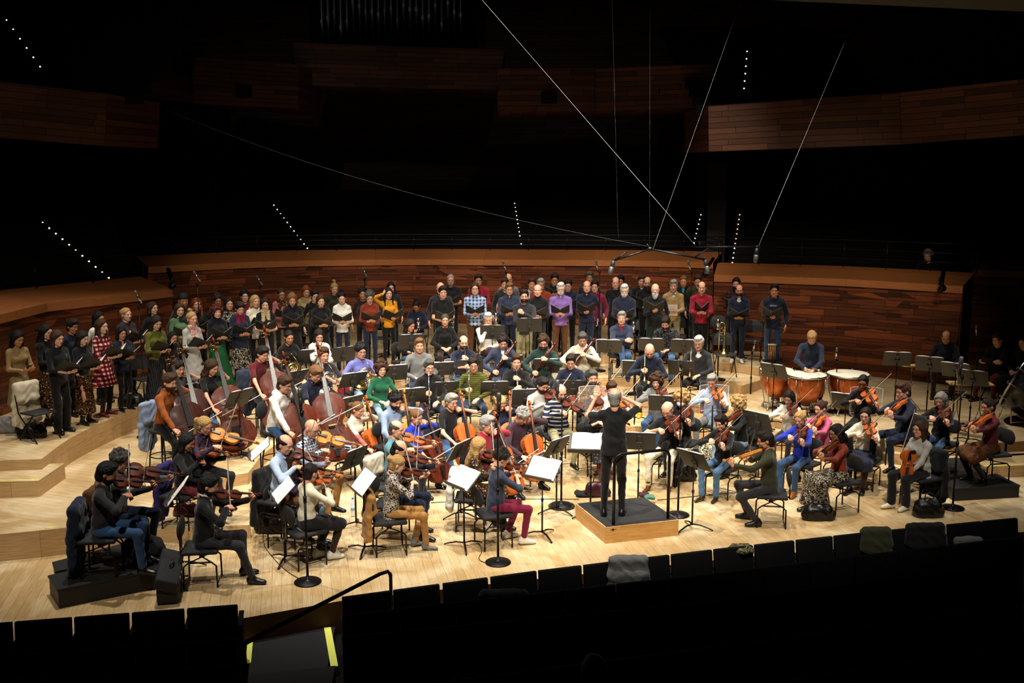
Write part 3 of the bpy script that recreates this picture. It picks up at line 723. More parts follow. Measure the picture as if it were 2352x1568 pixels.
def trumpet(mtx, label):
    root = empty('trumpet', mtx=mtx)   # +Y towards bell
    def tb():
        mb = MB(); r = .0058
        pts = [(0, -.22, .0), (0, .17, 0)] + [(0, .17 + .032 * math.sin(a), -.032 + .032 * math.cos(a)) for a in np.linspace(0, math.pi, 7)] + [(0, -.08, -.064)] + [(0, -.08 - .032 * math.sin(a), -.032 - .032 * math.cos(a)) for a in np.linspace(0, math.pi, 7)]
        mb.tube(pts, r, 7); mb.tube([(.02, .0, -.05), (.02, .1, -.05), (.02, .12, -.03), (.02, .1, -.015), (.02, 0, -.015)], r * .9, 6); return mb.mesh('tubing')
    def bl():
        mb = MB(); mb.lathe([(.006, -.1), (.008, .05), (.014, .14), (.026, .2), (.045, .23), (.062, .242), (.06, .244), (.02, .2)], 18, 0, Matrix.Rotation(R(-90), 3, 'X')); return mb.mesh('bell')
    def vl():
        mb = MB()
        for i in range(3): mb.lathe([(.009, -.085), (.009, .025), (.003, .026), (.003, .05), (.008, .05), (.008, .054)], 9, 0, None, (0, -.03 + i * .024, 0))
        return mb.mesh('valves')
    def mp():
        mb = MB(); mb.lathe([(.004, 0), (.007, .06), (.013, .085)], 10, 0, Matrix.Rotation(R(90), 3, 'X'), (0, -.21, 0)); return mb.mesh('mouthpiece')
    for nm, fn in (('tubing', tb), ('bell', bl), ('valves', vl)): link(nm, cached(('tpt', nm), fn), M_brass, root)
    link('mouthpiece', cached(('tpt', 'mp'), mp), M_silver, root)
    tag(root, label, 'trumpet')
def trombone(mtx, label):
    root = empty('trombone', mtx=mtx)  # bell down at origin, +Z up
    def bl():
        mb = MB(); mb.lathe([(.11, 0), (.105, .006), (.07, .035), (.04, .09), (.024, .18), (.014, .32), (.01, .5)], 20); return mb.mesh('bell')
    def tb():
        mb = MB()
        pts = [(0, 0, .5), (0, 0, .58)] + [(-.055 + .055 * math.cos(a), 0, .6 + .055 * math.sin(a)) for a in np.linspace(0, math.pi, 9)] + [(-.11, 0, .5), (-.11, 0, -.05)]
        mb.tube(pts, .009, 8)
        mb.tube([(-.03, .02, .5), (-.03, .02, .4), (-.055, .02, .37), (-.08, .02, .4), (-.08, .02, .52), (-.055, .02, .55), (-.03, .02, .5)], .008, 6)
        mb.tube([(0, 0, .28), (-.11, 0, .28)], .005, 5); mb.tube([(0, 0, .44), (-.11, 0, .44)], .005, 5); return mb.mesh('tubing')
    for nm, fn in (('bell', bl), ('tubing', tb)): link(nm, cached(('tbn', nm), fn), M_brass, root)
    tag(root, label, 'trombone')
M_bsn = mat('bassoon_maple', '#4a140c', .3, coat=.4)
def wind(kind, a, b, label, keys=None):
    """tube instrument from mouth end a to bell b"""
    a, b = Vector(a), Vector(b); L = (b - a).length; mtx = frame(a, b - a, (0.1, -.2, 1)); root = empty(kind, mtx=mtx)
    m = {'flute': M_silver, 'clarinet': M_ebony, 'oboe': M_ebony, 'bassoon': M_bsn, 'silver_flute': M_silver}[kind]
    r = {'flute': .0095, 'silver_flute': .0095, 'clarinet': .013, 'oboe': .011, 'bassoon': .026}[kind]; km = keys or (M_silver if kind != 'flute' else M_silver)
    q = Matrix.Rotation(R(-90), 3, 'X')
    def bd():
        mb = MB()
        if kind == 'bassoon':
            mb.tube([(-.02, 0, 0), (-.02, L, 0)], [.02, .026], 10); mb.tube([(.022, .12, 0), (.022, L, 0)], [.018, .024], 9); mb.tube([(0, L - .03, 0), (0, L + .06, 0)], .042, 10); mb.lathe([(.022, -.02), (.03, 0), (.03, .03), (.024, .04)], 12, 0, q, (-.02, -.02, 0))
        elif 'flute' in kind: mb.tube([(0, 0, 0), (0, L, 0)], r, 8); mb.ell((0, .06, .008), (.012, .016, .006), 6)
        else: mb.lathe([(.004, -.03), (.009, 0), (r, .02), (r * 1.15, .1), (r, .11), (r, L * .5), (r * 1.2, L * .51), (r * 1.05, L * .53), (r * 1.1, L - .07), (r * 2.4, L), (r * 2, L)], 10, 0, q)
        return mb.mesh('tube')
    def ky():
        mb = MB()
        for i in range(14):
            y = L * (.2 + .055 * i); mb.lathe([(r * .7, 0), (r * .7, .004)], 8, 0, None, ((.0 if i % 3 else r * .6), y, r * 1.05))
        mb.tube([(r * .9, L * .18, r * .8), (r * .9, L * .93, r * .8)], r * .16 + .001, 5); mb.tube([(-r * .9, L * .4, r * .8), (-r * .9, L * .85, r * .8)], r * .14 + .001, 5)
        return mb.mesh('keys')
    link('tube', bd().copy() if False else bd(), m, root); link('keys', ky(), km, root)
    if kind == 'bassoon':
        mb = MB(); mb.tube([(.03, .1, 0), (.05, .04, .02), (.09, .02, .06), (.12, .03, .12)], [.004, .0035, .003, .0025], 5); mb.build('crook', M_silver, root)
    tag(root, label, kind.replace('silver_', '').replace('_', ' '))
# chairs
def chair(kind, x, y, z, rz, label, group=None):
    """chair facing local +Y, origin on the floor under the seat"""
    nm = {'orch': 'orchestra_chair', 'fold': 'folding_chair', 'stool': 'bass_stool'}[kind]
    t = empty(nm, (x, y, z), rz)
    if kind == 'orch':
        def seat_():
            mb = MB(); mb.box((0, .0, .455), (.45, .44, .055), None, 0, .024); return mb.mesh('seat')
        def back():
            f = Fld()
            f.cap((-.11, -.235, .72), (.11, -.235, .72), .10, .10, .04, np.eye(3), (1.15, .28, 1.2)); return f.mesh(.014, 'backrest')
        def post():
            mb = MB(); mb.box((0, -.255, .56), (.05, .018, .34), None, 0, .006); mb.tube([(0, -.255, .42), (0, -.2, .40), (0, 0, .41)], .014, 6); mb.lathe([(.035, .33), (.035, .43)], 10); mb.box((0, 0, .415), (.2, .24, .03), None, 0, .006); return mb.mesh('back_post')
        def frm(s):
            def g():
                mb = MB(); mb.tube([(s * .2, -.2, 0), (s * .2, -.195, .28), (s * .2, -.14, .33), (s * .2, .14, .33), (s * .2, .195, .28), (s * .2, .2, 0)], .0115, 7); return mb.mesh('leg_frame')
            return g
        def strc():
            mb = MB(); mb.tube([(-.2, -.14, .33), (.2, .14, .33)], .009, 5); mb.tube([(.2, -.14, .33), (-.2, .14, .33)], .009, 5); mb.tube([(-.2, .195, .03), (.2, .195, .03)], .005, 4); mb.tube([(-.2, -.195, .03), (.2, -.195, .03)], .005, 4); return mb.mesh('stretcher')
        for i, (n_, fn, m) in enumerate((('seat', seat_, M_blackp), ('backrest', back, M_blackp), ('back_post', post, M_black), ('leg_frame', frm(-1), M_black), ('leg_frame', frm(1), M_black), ('stretcher', strc, M_black))):
            link(n_, cached((kind, i), fn), m, t)
    elif kind == 'fold':
        def seat_():
            mb = MB(); mb.box((0, 0, .45), (.40, .38, .03), None, 0, .012); return mb.mesh('seat')
        def back():
            mb = MB(); vs = []
            pts = [(-.20, .60), (-.195, .75), (-.17, .83), (-.1, .86), (0, .868), (.1, .86), (.17, .83), (.195, .75), (.20, .60)]
            for d in (0, .015):
                for (x_, z_) in pts: vs.append((x_, -.21 - (z_ - .45) * .2 - d + .02 * (1 - (x_ / .2) ** 2) * -1, z_))
            n = len(pts); fs = [tuple(range(n))[::-1], tuple(range(n, 2 * n))] + [(i, i + 1, n + i + 1, n + i) for i in range(n - 1)] + [(n - 1, 0, n, 2 * n - 1)]
            mb.add(vs, fs, 0, False); return mb.mesh('backrest')
        def frm(s):
            def g():
                mb = MB(); mb.tube([(s * .215, .22, 0), (s * .215, -.2, .45), (s * .21, -.27, .80), (s * .17, -.29, .86)], .011, 7); return mb.mesh('leg')
            return g
        def frb(s):
            def g():
                mb = MB(); mb.tube([(s * .195, -.24, 0), (s * .195, .13, .44)], .011, 7); return mb.mesh('leg')
            return g
        for i, (n_, fn, m) in enumerate((('seat', seat_, M_blackc), ('backrest', back, M_blackc), ('leg', frm(-1), M_black), ('leg', frm(1), M_black), ('leg', frb(-1), M_black), ('leg', frb(1), M_black))):
            link(n_, cached((kind, i), fn), m, t)
    else:
        def seat_():
            mb = MB(); mb.lathe([(.02, .66), (.19, .665), (.205, .69), (.19, .715), (.02, .72)], 22); return mb.mesh('seat')
        def lg(a):
            def g():
                mb = MB(); c, s = math.cos(a), math.sin(a); mb.tube([(c * .12, s * .12, .66), (c * .2, s * .2, .3), (c * .22, s * .22, 0)], .0125, 7); return mb.mesh('leg')
            return g
        def ring():
            mb = MB(); mb.tube([(.2 * math.cos(a), .2 * math.sin(a), .28) for a in np.linspace(0, 2 * math.pi, 17)[:-1]], .009, 6, closed=True); return mb.mesh('foot_ring')
        def back():
            mb = MB(); mb.tube([(0, -.16, .66), (0, -.24, .66), (0, -.26, .98)], .016, 7); mb.lathe([(.01, -.02), (.13, -.015), (.14, 0), (.13, .015), (.01, .02)], 16, 0, Matrix.Rotation(R(90), 3, 'X'), (0, -.24, 1.0)); return mb.mesh('backrest')
        for i, (n_, fn, m) in enumerate([('seat', seat_, M_blackp)] + [('leg', lg(R(45 + 90 * k)), M_black) for k in range(4)] + [('foot_ring', ring, M_black), ('backrest', back, M_blackp)]):
            link(n_, cached((kind, i), fn), m, t)
    return tag(t, label, 'chair' if kind != 'stool' else 'stool', group)
# music stand: desk faces the player at local -Y ... the player looks along +Y at it
def music_stand(dx, z, rz, label, paper='back', base=None, h=None, tilt=28, plabel=None, wide=False):
    """dx: world position of desk centre; z: floor height; rz: direction the player faces"""
    base = base or Vector((dx.x, dx.y, z)); h = dx.z - z
    t = empty('music_stand', base, rz)
    def legs(a):
        def g():
            mb = MB(); c, s = math.cos(a), math.sin(a); mb.tube([(0, 0, .075), (c * .12, s * .12, .07), (c * .24, s * .24, .035), (c * .30, s * .30, .012)], [.016, .016, .014, .012], 6, sq=.7); return mb.mesh('leg')
        return g
    for k in range(3): link('leg', cached(('ms', k), legs(R(90 + 120 * k))), M_black, t)
    mb = MB(); mb.tube([(0, 0, .06), (0, 0, h * .55)], .013, 8); mb.tube([(0, 0, h * .5), (0, .0, h - .03)], .009, 8); mb.lathe([(.018, h * .53), (.018, h * .57)], 8); mb.build('pole', M_black, t)
    W = .66 if wide else .5; H = .42 if wide else .34
    D = Matrix.Translation((0, 0, h)) @ Matrix.Rotation(R(-tilt), 4, 'X')
    def desk():
        mb = MB(); mb.box((0, 0, .0), (W, .006, H), None, 0, .0025); mb.box((0, .012, 0), (.05, .02, H * .7), None, 0, .004); mb.box((0, .02, -.03), (.09, .03, .06), None, 0, .006); return mb.mesh('desk')
    def lip():
        mb = MB(); mb.box((0, -.035, -H / 2 + .003), (W, .07, .006), None, 0, .002); mb.box((0, -.068, -H / 2 + .012), (W, .005, .02), None, 0, .002); return mb.mesh('lip')
    d = link('desk', cached(('desk', W), desk), M_desk, t, None, D)
    link('lip', cached(('lip', W), lip), M_desk, t, None, D)
    tag(t, label, 'music stand')
    if paper:
        def sh():
            mb = MB()
            for s in (-1, 1):
                vs = []; n = 7; w_ = .235 if not wide else .3; hh = .315 if not wide else .4
                for i in range(n):
                    u = i / (n - 1)
                    for v in (0, 1): vs.append((s * u * w_, -.008 - .018 * math.sin(u * math.pi) ** .8, -H / 2 + .008 + v * hh))
                for i in range(n):
                    u = i / (n - 1)
                    for v in (0, 1): vs.append((s * u * w_, -.0045, -H / 2 + .008 + v * hh))
                fs = []
                for i in range(n - 1):
                    a = 2 * i; f = (a, a + 2, a + 3, a + 1); b = (a + 2 * n, a + 2 * n + 1, a + 2 * n + 3, a + 2 * n + 2)
                    if s < 0: f, b = f[::-1], b[::-1]
                    fs += [f, b]; fs += [(a, a + 2, a + 2 + 2 * n, a + 2 * n), (a + 1, a + 3, a + 3 + 2 * n, a + 1 + 2 * n)]
                a = 2 * n - 2; fs.append((a, a + 1, a + 1 + 2 * n, a + 2 * n))
                mb.add(vs, fs, 0, False)
            return mb.mesh('sheet_music')
        off = Matrix.Translation((random.uniform(-.015, .03), 0, random.uniform(.0, .02)))
        o = link('sheet_music', cached(('sheet', W), sh), M_sheet, None, None, Matrix.LocRotScale(base, Matrix.Rotation(rz, 3, 'Z').to_quaternion(), None) @ D @ off)
        tag(o, plabel, 'sheet music')
    return t
M_desk = mat('music_desk_enamel', (.045, .041, .036), .5)
def mic_stand(p, top, label, kind='tall', boom=None, z=0):
    """round-base microphone stand at p (on floor), microphone at top"""
    p = Vector(p); top = Vector(top); t = empty('microphone_stand', p)
    def bs():
        mb = MB(); mb.lathe([(.17, 0), (.172, .012), (.16, .022), (.05, .032), (.02, .05), (.014, .09)], 26); return mb.mesh('base')
    link('base', cached(('mic', 'b'), bs), M_black, t)
    q = top - p; h = (boom.z - p.z) if boom is not None else q.z
    mb = MB(); mb.tube([(0, 0, .04), (0, 0, h * .5)], .016, 8); mb.tube([(0, 0, h * .48), (0, 0, h - .03)], .011, 8); mb.lathe([(.022, h * .47), (.022, h * .51)], 8); mb.build('pole', M_black, t)
    if boom is not None:
        mb = MB(); mb.tube([Vector((0, 0, h - .03)) - (q - Vector((0, 0, h))) * .25, q], .009, 6); mb.lathe([(.025, h - .06), (.025, h)], 8); mb.build('boom_arm', M_black, t)
    tag(t, label, 'microphone stand')
    return t
def microphone(top, d, label, kind='pencil'):
    """microphone body from top along d"""
    mtx = frame(top, d, (0, -.3, 1) if abs(Vector(d).normalized().z) < .9 else (0, -1, 0)); root = empty('microphone', mtx=mtx)
    q = Matrix.Rotation(R(-90), 3, 'X')
    if kind == 'pencil': prof, gr = [(.006, -.02), (.02, 0), (.021, .02), (.021, .13)], [(.022, .13), (.024, .15), (.024, .2), (.012, .212)]
    elif kind == 'big': prof, gr = [(.012, -.03), (.022, 0), (.026, .02), (.026, .11)], [(.027, .11), (.033, .12), (.033, .21), (.02, .225)]
    else: prof, gr = [(.01, -.02), (.03, 0), (.035, .02), (.035, .1)], [(.036, .1), (.04, .12), (.04, .2), (.02, .22)]
    mb = MB(); mb.lathe(prof, 12, 0, q); mb.build('microphone_body', M_steel if kind in ('pencil', 'nickel') else M_blackc, root)
    mb = MB(); mb.lathe(gr, 12, 0, q); mb.build('grille', mat('mic_grille', (.12, .12, .12), .5, .6) if kind != 'nickel' else M_silver, root)
    mb = MB(); mb.tube([(.0, -.02, 0), (.0, -.06, 0)], .012, 6); mb.ell((0, -.03, 0), (.022, .018, .022), 6); mb.build('shock_mount', M_black if kind != 'pencil' else M_steel, root)
    return tag(root, label, 'microphone')
def shield(px0, px1, z0, h, label, floor):
    """curved clear acrylic sound screen on a stand"""
    a, b = px0, px1; c = (a + b) / 2; t = empty('sound_screen', (c.x, c.y, floor))
    u = (b - a).normalized(); L = (b - a).length; n = Vector((u.y, -u.x, 0))
    O = Vector((c.x, c.y, floor)); N = 9
    def pt(s, z): return c + u * (s * L / 2) + n * (.10 * (s * s)) - O + Vector((0, 0, z - c.z))
    vs = [tuple(pt(-1 + 2 * i / N, zz)) for zz in (z0, z0 + h) for i in range(N + 1)] + [tuple(pt(-1 + 2 * i / N, zz) - n * .006) for zz in (z0, z0 + h) for i in range(N + 1)]
    m = N + 1; fs = [(i, i + 1, m + i + 1, m + i) for i in range(N)] + [(2 * m + i, 3 * m + i, 3 * m + i + 1, 2 * m + i + 1) for i in range(N)]
    mb = MB(); mb.add(vs, fs); mb.build('screen_pane', M_acryl, t)
    mb = MB(); loop = [pt(-1 + 2 * i / N, z0) for i in range(N + 1)] + [pt(1 - 2 * i / N, z0 + h) for i in range(N + 1)]
    mb.tube([p - n * .003 for p in loop], .005, 5, closed=True); mb.build('edge_band', M_acryle, t)
    mb = MB(); mb.tube([pt(0, z0 + .08), Vector((0, 0, .02)) + n * .0], .011, 6)
    for k in range(3): mb.tube([(0, 0, .1), (.25 * math.cos(k * 2.1 + .5), .25 * math.sin(k * 2.1 + .5), .01)], .009, 5)
    mb.build('stand', M_black, t)
    return tag(t, label, 'screen')
# ------------------------------------------------------------------ people
X_ = np.array([1., 0, 0])
def V3(*a): return np.array(a, float)
def unit(v): v = np.array(v, float); return v / (np.linalg.norm(v) + 1e-9)
def rot(ax, deg):
    a = R(deg); c, s = math.cos(a), math.sin(a)
    return np.array({'x': [[1, 0, 0], [0, c, -s], [0, s, c]], 'y': [[c, 0, s], [0, 1, 0], [-s, 0, c]], 'z': [[c, -s, 0], [s, c, 0], [0, 0, 1]]}[ax])
def ik(a, t, l1, l2, hint):
    d = t - a; D = np.linalg.norm(d); m = (l1 + l2) * .995
    if D > m: t = a + d / D * m; d = t - a; D = m
    if D < abs(l1 - l2) + .03: D = abs(l1 - l2) + .03
    u = d / np.linalg.norm(d); h = unit(hint); h = unit(h - u * (h @ u))
    x = (l1 * l1 - l2 * l2 + D * D) / (2 * D); y = math.sqrt(max(l1 * l1 - x * x, 0))
    return a + u * x + h * y, t
_A = {}
def arrs(me):
    k = me.name
    if k not in _A:
        v = np.empty(len(me.vertices) * 3, np.float32); me.vertices.foreach_get('co', v)
        l = np.empty(len(me.loops), np.int32); me.loops.foreach_get('vertex_index', l)
        s = np.empty(len(me.polygons), np.int32); me.polygons.foreach_get('loop_start', s)
        _A[k] = (v.reshape(-1, 3), l, s)
    return _A[k]
def merge(name, items):
    Vs, Ls, Ss = [], [], []; nv = nl = 0
    for me, M in items:
        v, l, s = arrs(me)
        if M is not None: v = v @ M[0].T + M[1]
        if M is not None and np.linalg.det(M[0]) < 0:
            l = l.copy(); e = np.append(s[1:], len(l))
            if len(l) == 4 * len(s): l = l.reshape(-1, 4)[:, ::-1].ravel()
        Vs.append(v); Ls.append(l + nv); Ss.append(s + nl); nv += len(v); nl += len(l)
    V = np.concatenate(Vs).astype(np.float32); L = np.concatenate(Ls).astype(np.int32); S = np.concatenate(Ss).astype(np.int32)
    me = bpy.data.meshes.new(name); me.vertices.add(len(V)); me.vertices.foreach_set('co', V.ravel()); me.loops.add(len(L)); me.loops.foreach_set('vertex_index', L)
    me.polygons.add(len(S)); me.polygons.foreach_set('loop_start', S); me.polygons.foreach_set('use_smooth', np.ones(len(S), bool)); me.update(calc_edges=True); return me
def head_mesh(fem):
    f = Fld(); j = .9 if fem else 1
    f.ell((0, -.012, .028), (.074, .094, .088), .02); f.ell((0, .024, -.022), (.060 * j + .003, .064, .084), .035)
    f.cap((-.034 * j, .03, -.07), (.034 * j, .03, -.07), .03 * j, None, .03); f.cap((-.008, .062, -.096), (.008, .062, -.096), .02 * j, None, .025)
    f.cap((0, -.03, -.06), (0, -.045, -.14), .052 * (.86 if fem else 1), None, .03)
    f.cap((0, .082, .008), (0, .101, -.027), .006, .0115 * j, .012); f.cap((-.012, .092, -.032), (.012, .092, -.032), .007, None, .008)
    f.cap((-.038, .07, .024), (.038, .07, .024), .012, None, .015)
    for s in (-1, 1):
        f.ell((s * .077, -.012, -.012), (.009, .019, .031), .008); f.ell((s * .041, .058, -.03), (.018, .018, .016), .02)
        f.ell((s * .030, .095, .003), (.016, .012, .010), .014, None, -1)
    f.ell((0, .083, -.064), (.022, .011, .010), .012); f.cap((-.014, .102, -.063), (.014, .102, -.063), .0035, None, .006, op=-1)
    return f.mesh(.0068, 'head')
def hand_mesh(curl, spread=1.0):
    f = Fld(); c = curl
    f.cap((0, -.01, 0), (0, .03, 0), .024, .026, .02, np.eye(3), (1.15, 1, .75)); f.cap((-.022, .045, 0), (.022, .045, 0), .018, None, .02, np.eye(3), (1, 1, .85)); f.cap((-.03, .078, 0), (.03, .074, 0), .0125, None, .012)
    for i, (x, L) in enumerate(((-.031, .072), (-.0105, .08), (.0105, .075), (.031, .058))):
        p = V3(x, .08 - abs(i - 1.3) * .004, 0); a = c[0]; sx = (x * .35) * spread * 3
        for k, (fr, da) in enumerate(((.45, 0), (.3, c[1]), (.25, c[2]))):
            a += da; q = p + V3(sx * fr * .5, math.cos(R(a)), -math.sin(R(a))) * L * fr
            f.cap(p, q, .0098 - k * .0009, .0090 - k * .0009, .004); p = q
    f.cap((-.02, .02, -.005), (-.045, .05, -.012), .015, .0125, .012); f.cap((-.045, .05, -.012), (-.047 + .01 * (c[0] > 30), .085, -.022 - .01 * (c[0] > 30)), .0115, .0095, .005)
    return f.mesh(.0056, 'hand')
HANDS = {'relax': (18, 22, 18), 'grip': (52, 62, 40), 'open': (2, 4, 4)}
def hand(kind, W, hd, bk, side):
    me = cached(('hand', kind), lambda: hand_mesh(HANDS[kind], 1.6 if kind == 'open' else 1))
    y = unit(hd); z = np.array(bk, float); z = unit(z - y * (z @ y)); x = np.cross(y, z)
    Mx = np.stack([x * (1 if side > 0 else -1), y, z], 1); return (me, (Mx, W))
def hair_field(style):
    f = Fld(); hh = .0095; cuts = []
    if style in ('short', 'bald', 'fringe', 'crop'):
        t = {'short': .012, 'crop': .006, 'bald': .005, 'fringe': .007}[style]
        f.ell((0, -.016, .032), (.076 + t, .095 + t, .090 + t), .02); f.cap((0, -.05, -.04), (0, -.055, -.06), .052 + t, None, .03)
        f.ell((0, .108, -.03), (.066, .066, .118), .008, None, -1)
        if style == 'short': f.ell((0, .03, .105), (.058, .062, .030), .03); f.ell((0, .112, -.02), (.056, .05, .098), .008, None, -1)
        f.ell((.09, .03, -.06), (.03, .05, .05), .01, None, -1); f.ell((-.09, .03, -.06), (.03, .05, .05), .01, None, -1)
        if style in ('bald', 'fringe'): f.ell((0, .02, .11), (.085, .13, .085 if style == 'fringe' else .1), .01, None, -1)
    elif style == 'curly':
        f.ell((0, -.02, .045), (.098, .112, .098), .02)
        rr = random.Random(4)
        for i in range(46):
            a, b = rr.uniform(0, 6.28), rr.uniform(-.5, 1.5); v = V3(math.cos(a) * math.cos(b) * .095, math.sin(a) * math.cos(b) * .108 - .02, math.sin(b) * .1 + .045)
            f.cap(v, v, .017, None, .01)
        f.ell((0, .11, -.04), (.062, .085, .12), .01, None, -1)
    elif style == 'afro':
        rr = random.Random(9); f.ell((0, -.02, .03), (.115, .12, .125), .02)
        for i in range(80):
            a, b = rr.uniform(0, 6.28), rr.uniform(-1.1, 1.5); v = V3(math.cos(a) * math.cos(b) * .125, math.sin(a) * math.cos(b) * .125 - .02, math.sin(b) * .13 + .03)
            f.cap(v, v, .021, None, .008)
        f.ell((0, .12, -.045), (.064, .1, .10), .01, None, -1)
    elif style in ('long', 'bob', 'longcurly'):
        L = {'long': -.26, 'bob': -.11, 'longcurly': -.36}[style]
        f.ell((0, -.016, .034), (.088, .108, .100), .02)
        f.cap((0, -.05, -.02), (0, -.075, L), .085, .065 if style != 'bob' else .075, .04, np.eye(3), (1.08, .7, 1))
        for s in (-1, 1): f.cap((s * .072, .005, .02), (s * .085, .0, L * .75), .026, .03, .03)
        if style == 'longcurly':
            rr = random.Random(2)
            for i in range(60):
                z = rr.uniform(L, .06); x = rr.uniform(-.11, .11); y = -.06 + rr.uniform(-.06, .05); f.cap((x, y, z), (x, y, z - .03), .018, None, .012)
        f.ell((0, .105, -.04), (.058, .088, .122), .010, None, -1)
        if style == 'long':
            for s in (-1, 1): f.cap((s * .08, .01, -.1), (s * .085, .045, -.24), .022, .016, .02)
    elif style in ('bun', 'pony', 'topbun'):
        f.ell((0, -.016, .032), (.084, .104, .096), .02); f.cap((0, -.05, -.03), (0, -.05, -.055), .056, None, .03)
        f.ell((0, .10, -.03), (.066, .075, .115), .010, None, -1)
        if style == 'bun': f.ell((0, -.125, .035), (.042, .038, .040), .012)
        if style == 'topbun': f.ell((0, -.06, .145), (.04, .04, .036), .012)
        if style == 'pony':
            f.cap((0, -.11, .04), (0, -.15, .0), .028, .034, .02); f.cap((0, -.15, .0), (.0, -.12, -.20), .034, .02, .02)
    elif style == 'beard':
        f.ell((0, .026, -.066), (.071, .070, .062), .02); f.ell((0, .108, -.008), (.050, .055, .036), .010, None, -1); f.cap((-.012, .108, -.062), (.012, .108, -.062), .007, None, .006, op=-1); f.ell((0, 0, .04), (.1, .1, .08), .01, None, -1)
    elif style == 'bigbeard':
        f.ell((0, .04, -.10), (.066, .062, .085), .02); f.ell((0, .10, -.012), (.055, .06, .034), .012, None, -1); f.cap((-.012, .113, -.062), (.012, .113, -.062), .007, None, .006, op=-1); f.ell((0, 0, .04), (.1, .1, .08), .01, None, -1)
    elif style == 'cap':
        f.ell((0, -.016, .045), (.092, .110, .096), .02); cuts = [((0, 0, .03), (0, .15, -1))]
    return f.mesh(hh if style != 'beard' else .0075, 'hair', fold=.0034 if style not in ('cap', 'bald', 'beard') else 0, cuts=cuts)
HAIRC = {'black': '#0d0b0b', 'dark': '#1d1410', 'brown': '#3a2416', 'light': '#6b4a2c', 'blond': '#a88552', 'red': '#7a3a1a', 'grey': '#85837f', 'darkgrey': '#454340', 'white': '#c9c7c2', 'auburn': '#4a1c12'}
SKIN = {'f': '#d9a084', 'l': '#e3b196', 'm': '#c68a66', 'o': '#b0784f', 'd': '#7a4b30'}
def skinmat(k):
    n = 'skin_' + k
    if n not in _M:
        m = mat(n, SKIN[k], .5, spec=.35); m.node_tree.nodes['Principled BSDF'].inputs['Subsurface Weight'].default_value = 0
    return _M[n]
CLR = {'black': '#0f0f11', 'navy': '#161c30', 'charcoal': '#26262a', 'grey': '#6c6c6c', 'lgrey': '#a5a39c', 'white': '#dad6cc', 'cream': '#d3cab2', 'olive': '#5a5a1c', 'dkolive': '#2e2f1c', 'green': '#17563a', 'sage': '#4d6b4a', 'beige': '#a08a5c', 'tan': '#9a7f52', 'khaki': '#8c8560', 'camel': '#a3753c', 'brown': '#5a3515', 'dkbrown': '#2c1c14', 'rust': '#7a2c18', 'maroon': '#5a1a20', 'burgundy': '#6d1030', 'red': '#8a1228', 'wine': '#3d1420', 'mustard': '#cf8b12', 'orange': '#8f4a14', 'purple': '#7a5a9a', 'violet': '#6d70b8', 'blue': '#1b2fa8', 'teal': '#4f7f8c', 'dkteal': '#1d3d4a', 'dkgreen': '#1e332e', 'bluegrey': '#2a3348', 'pink': '#c0557c', 'dustpink': '#a8605f', 'jeans': '#2c4a70', 'ljeans': '#7f9ab0', 'mjeans': '#47698c', 'dkjeans': '#172238', 'denim': '#8396b5', 'lblue': '#9fb2d0', 'plum': '#382430', 'skygreen': '#2d8a4a', 'bgreen': '#1c4f22', 'mint': '#5f8f5f', 'cyan': '#2a8aa8'}
